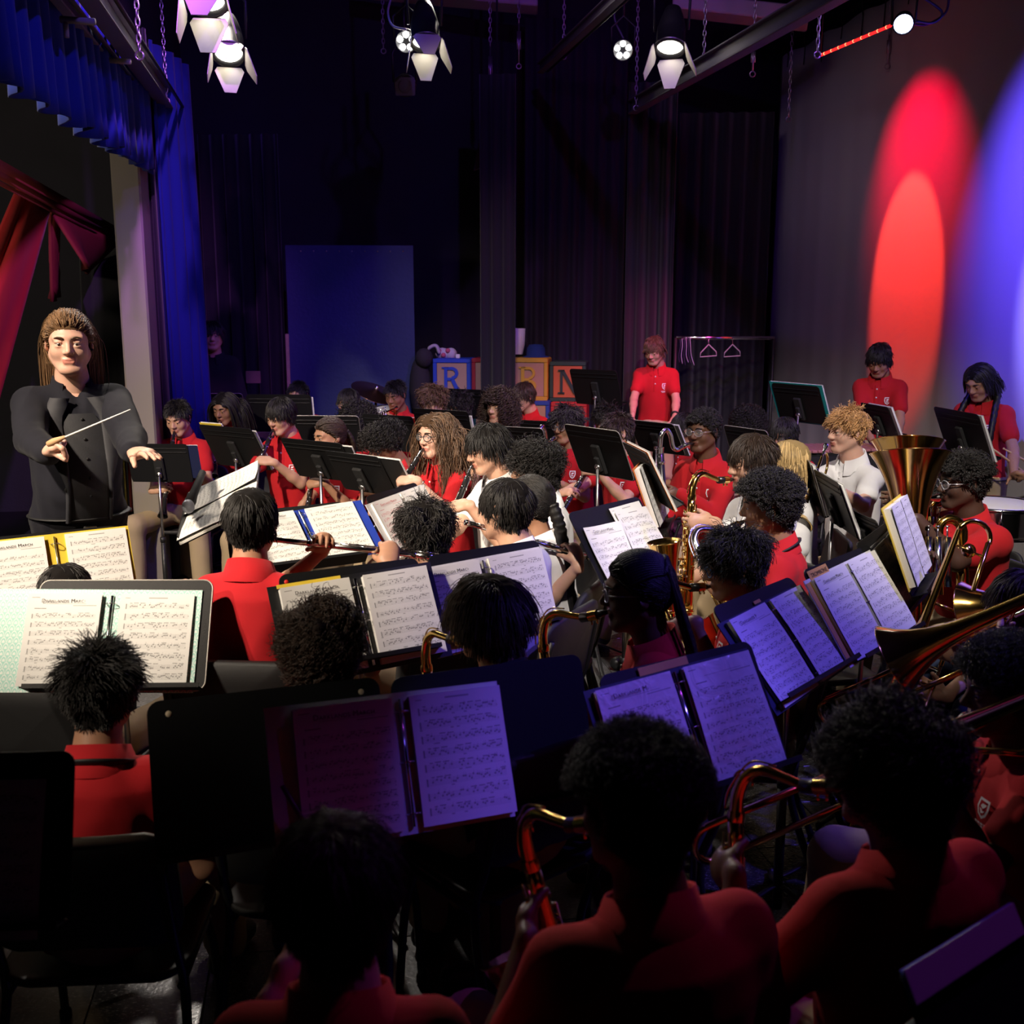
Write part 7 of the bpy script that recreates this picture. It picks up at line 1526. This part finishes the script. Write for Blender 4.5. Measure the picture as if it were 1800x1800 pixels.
p = at(331, 890, 4.30); root = empty('microphone', p); tag(root, 'handheld microphone lying at the corner of the conductor\'s score', 'microphone'); m = MB(); m.ball((0, 0, 0), (.026, .026, .030), 0, 12, 8); m.build('grille', mat('mic_mesh', (.35, .37, .42), .4, .7, bump=.5, bscale=900), root); m = MB(); m.lathe([(.022, .012), (.024, .03), (.018, .06), (.014, .19), (0, .19)], ax=nrm(V(.1, .6, .5)), n=12); m.build('handle', M_BLACKM, root)
# baton
L = PID['conductor']; a, b = at(110, 770, 3.64), at(229, 720, 3.55); d_ = nrm(b - a); root = empty('baton', a); tag(root, 'thin white conductor\'s baton pointing up to the right', 'baton'); m = MB(); m.tube([d_ * -.0, b - a], [.0036, .0020], 8); m.build('shaft', mat('white_baton', (.85, .84, .80), .4), root); m = MB(); m.lathe([(0, -.07), (.010, -.065), (.013, -.04), (.006, .01), (.004, .012)], ax=d_, n=12); m.build('grip', mat('cork_grip', (.5, .3, .15), .7), root)
# phone on the blue stand
cc, X, Y, n_ = on_desk(DK['A6'], .170, -.062, .012, -2); root = empty('phone', cc); tag(root, 'phone standing on the blue-lit stand, screen showing a blue video', 'phone'); F_ = frame(V(0, 0, 0), X, -n_, Y)
m = MB(); m.sheet(rrect(.074, .152, .011), .008, F_); m.build('case', M_BLACK, root)
scr = mat('phone_screen', (.02, .03, .06), .2); nt = scr.node_tree; tc = nt.nodes.new('ShaderNodeTexCoord'); gr = nt.nodes.new('ShaderNodeSeparateXYZ'); nt.links.new(tc.outputs['Generated'], gr.inputs[0]); rp = nt.nodes.new('ShaderNodeValToRGB'); e = rp.color_ramp.elements; e[0].color = (.01, .01, .03, 1); e[1].color = (.02, .10, .28, 1); e[1].position = .55; nt.links.new(gr.outputs[2], rp.inputs[0]); b_ = nt.nodes['Principled BSDF']; nt.links.new(rp.outputs[0], b_.inputs['Emission Color']); b_.inputs['Emission Strength'].default_value = 1.0
m = MB(); m.sheet(rrect(.068, .146, .009), .0008, F_ @ frame(V(0, -.0046, 0), V(1, 0, 0), V(0, 1, 0), V(0, 0, 1))); s_ = m.build('screen', scr, root)
m = MB(); m.ball((-.004, -.0056, -.030), (.009, .0008, .012), 0, 10, 6); m.ball((-.006, -.0056, -.050), (.014, .0008, .016), 0, 10, 6); m.build('tiny_figure', mat('video_figure', (.3, .05, .12), .4, emit=(.5, .10, .2), estr=.5), root, F_)
m = MB(); m.lathe([(0, .0006), (.004, .0006), (.004, 0)], (.020, -.0052, -.062), (0, -1, 0), 10); m.build('round_icon', mat('white_icon', (.7, .7, .7), .4, emit=(.8, .8, .9), estr=.6), root, F_)
# pencils and small papers
# ------------------------------------------------------------------ percussion
def drum(c, r, h, lab, shell, ax=V(0, 0, 1), name='snare_drum', stand_=True, head=None):
    root = empty(name, c); tag(root, lab, 'drum', 'drums'); ax = nrm(ax)
    m = MB(); m.lathe([(r, -h), (r, 0)], ax=ax, n=28); m.build('shell', shell, root); m = MB(); m.lathe([(0, .004), (r * .97, .003), (r, 0)], ax=ax, n=28); m.build('drum_head', head or mat('drum_skin', (.70, .68, .68), .6), root)
    for q in (-.002, -h): m = MB(); m.lathe([(r + .001, q - .010), (r + .009, q - .008), (r + .009, q + .010), (r - .004, q + .010)], ax=ax, n=28); m.build('hoop', M_CHROME, root)
    X = nrm(np.cross(ax, V(.3, .9, .1))); Y = np.cross(ax, X)
    for i in range(8):
        a = i * math.pi / 4; d = X * math.cos(a) + Y * math.sin(a); m = MB(); m.tube([d * (r + .012) + ax * .006, d * (r + .012) - ax * (h + .006)], .004, 6); m.box(d * (r + .010) - ax * h / 2, (.018, .018, .04), np.c_[d, np.cross(ax, d), ax], bev=.004); m.build('lug', M_CHROME, root)
    if stand_:
        z = c[2] - h - .01; m = MB(); m.tube([(0, 0, -h - .01), (0, 0, -c[2] + .12)], .012, 8)
        for i in range(3): a = i * 2.094; d = V(math.cos(a), math.sin(a), 0); m.tube([V(0, 0, -c[2] + .32), d * .28 + V(0, 0, -c[2] + .012)], .009, 6); m.tube([V(0, 0, -h - .05), d * r * .9 + V(0, 0, -h - .005)], .008, 6)
        m.build('stand', M_CHROME, root)
    return root
p = at(1752, 886, 5.2); drum(p, .21, .14, 'snare drum with white head and chrome hoop right of the euphonium player', M_CHROME)
p = at(1634, 862, 5.9); drum(p, .15, .12, 'smaller drum partly hidden behind the euphonium', M_BLACK)
p = at(668, 724, 8.35); drum(p, .12, .16, 'small teal drum near the far horn player', mat('teal_shell', (.01, .30, .36), .25, coat=.5), V(-.2, -.3, 1))
p = at(660, 688, 8.7); root = empty('cymbal', (p[0], p[1], 0)); tag(root, 'tilted cymbal on a stand in front of the blue flat', 'cymbal'); n = nrm(V(.36, -.25, .9)); m = MB(); m.lathe([(0, .022), (.018, .020), (.045, .006), (.20, -.012), (.205, -.013), (.045, .004), (0, .018)], V(0, 0, p[2]), n, 28); m.build('plate', mat('cymbal_bronze', (.40, .20, .10), .3, 1.), root); m = MB(); m.tube([(0, 0, .25), (0, 0, p[2])], .011, 8); m.lathe([(0, .05), (.012, .05), (.016, .02), (.016, 0)], V(0, 0, p[2]), n, 10); m.build('stand', M_CHROME, root)
for i in range(3): a = i * 2.094; m = MB(); m.tube([(0, 0, .40), (.3 * math.cos(a), .3 * math.sin(a), .012)], .010, 6); m.build('leg', M_CHROME, root)
p = at(640, 722, 8.6); root = empty('floor_tom', p); tag(root, 'dark blue drum shell below the cymbal', 'drum', 'drums'); m = MB(); m.lathe([(.0, .0), (.20, .0), (.21, -.01), (.21, -.34), (0, -.34)], ax=nrm(V(.3, -.25, .9)), n=26); m.build('shell', mat('deep_blue_shell', (.01, .03, .25), .3), root); m = MB()
for i in range(3): a = i * 2.094; m.tube([(.21 * math.cos(a), .21 * math.sin(a), -.2), (.23 * math.cos(a), .23 * math.sin(a), -p[2] + .01)], .008, 6)
m.build('legs', M_CHROME, root)
# xylophone lit magenta
a = at(1398, 789, 6.7); b = at(1500, 786, 6.75); c = (a + b) / 2; root = empty('xylophone', (c[0], c[1], 0)); tag(root, 'xylophone whose bars glow magenta before the white backdrop', 'xylophone'); z = c[2]; X = nrm(V(*(b - a)[:2], 0)); Y = np.cross(V(0, 0, 1), X); R_ = np.c_[X, Y, V(0, 0, 1)]; W_ = np.linalg.norm(b - a) + .5
for i in range(22):
    m = MB(); m.box(X * (i - 10.5) * W_ / 22 + V(0, 0, z), (W_ / 22 * .86, .42 - .007 * i, .018), R_, bev=.004); m.build('bar', mat('rosewood_bar', (.38, .16, .16), .35), root)
for q in (-1, 1): m = MB(); m.box(Y * q * .15 + V(0, 0, z - .03), (W_ + .06, .03, .03), R_); m.build('rail', M_BLACK, root)
for q in (-1, 1):
    for r_ in (-1, 1): m = MB(); m.tube([X * q * W_ * .45 + Y * r_ * .17 + V(0, 0, .01), X * q * W_ * .45 + Y * r_ * .15 + V(0, 0, z - .03)], .014, 8); m.build('leg', M_BLACK, root)
m = MB(); m.box(Y * -.20 + V(0, 0, z - .14), (W_, .02, .22), R_); m.build('apron', M_BLACKM, root)
# drumsticks
for a, b, lab in (((1741, 786, 6.15), (1800, 830, 6.2), 'lower drumstick crossing the red sleeve'), ((1763, 788, 6.2), (1806, 812, 6.22), 'upper drumstick held by the braided drummer'), ((1756, 841, 6.0), (1700, 838, 6.3), 'drumstick lying level in front of the drummer\'s waist')):
    p, q = at(*a), at(*b); d_ = nrm(q - p); root = empty('drumstick', p); tag(root, lab, 'drumstick', 'drumsticks'); m = MB(); m.tube([d_ * .012, d_ * .05, d_ * .40], [.0035, .0065, .0075], 8); m.build('shaft', M_WOODY, root); m = MB(); m.ball(d_ * .006, (.007, .007, .007), 0, 8, 6); m.build('tip', M_WOODY, root)
p = at(1612, 1088, 3.9); 
# empty chairs in view
def ch(u, v, d, yaw, lab, seat=.45):
    q = at(u, v, d); chair((q[0], q[1]), adir(yaw), seat, lab)
ch(1447, 965, 4.15, -78, 'empty black chair with rounded back right of the afro-haired player'); ch(1778, 985, 4.05, -98, 'black chair back at the right edge beside the euphonium player')
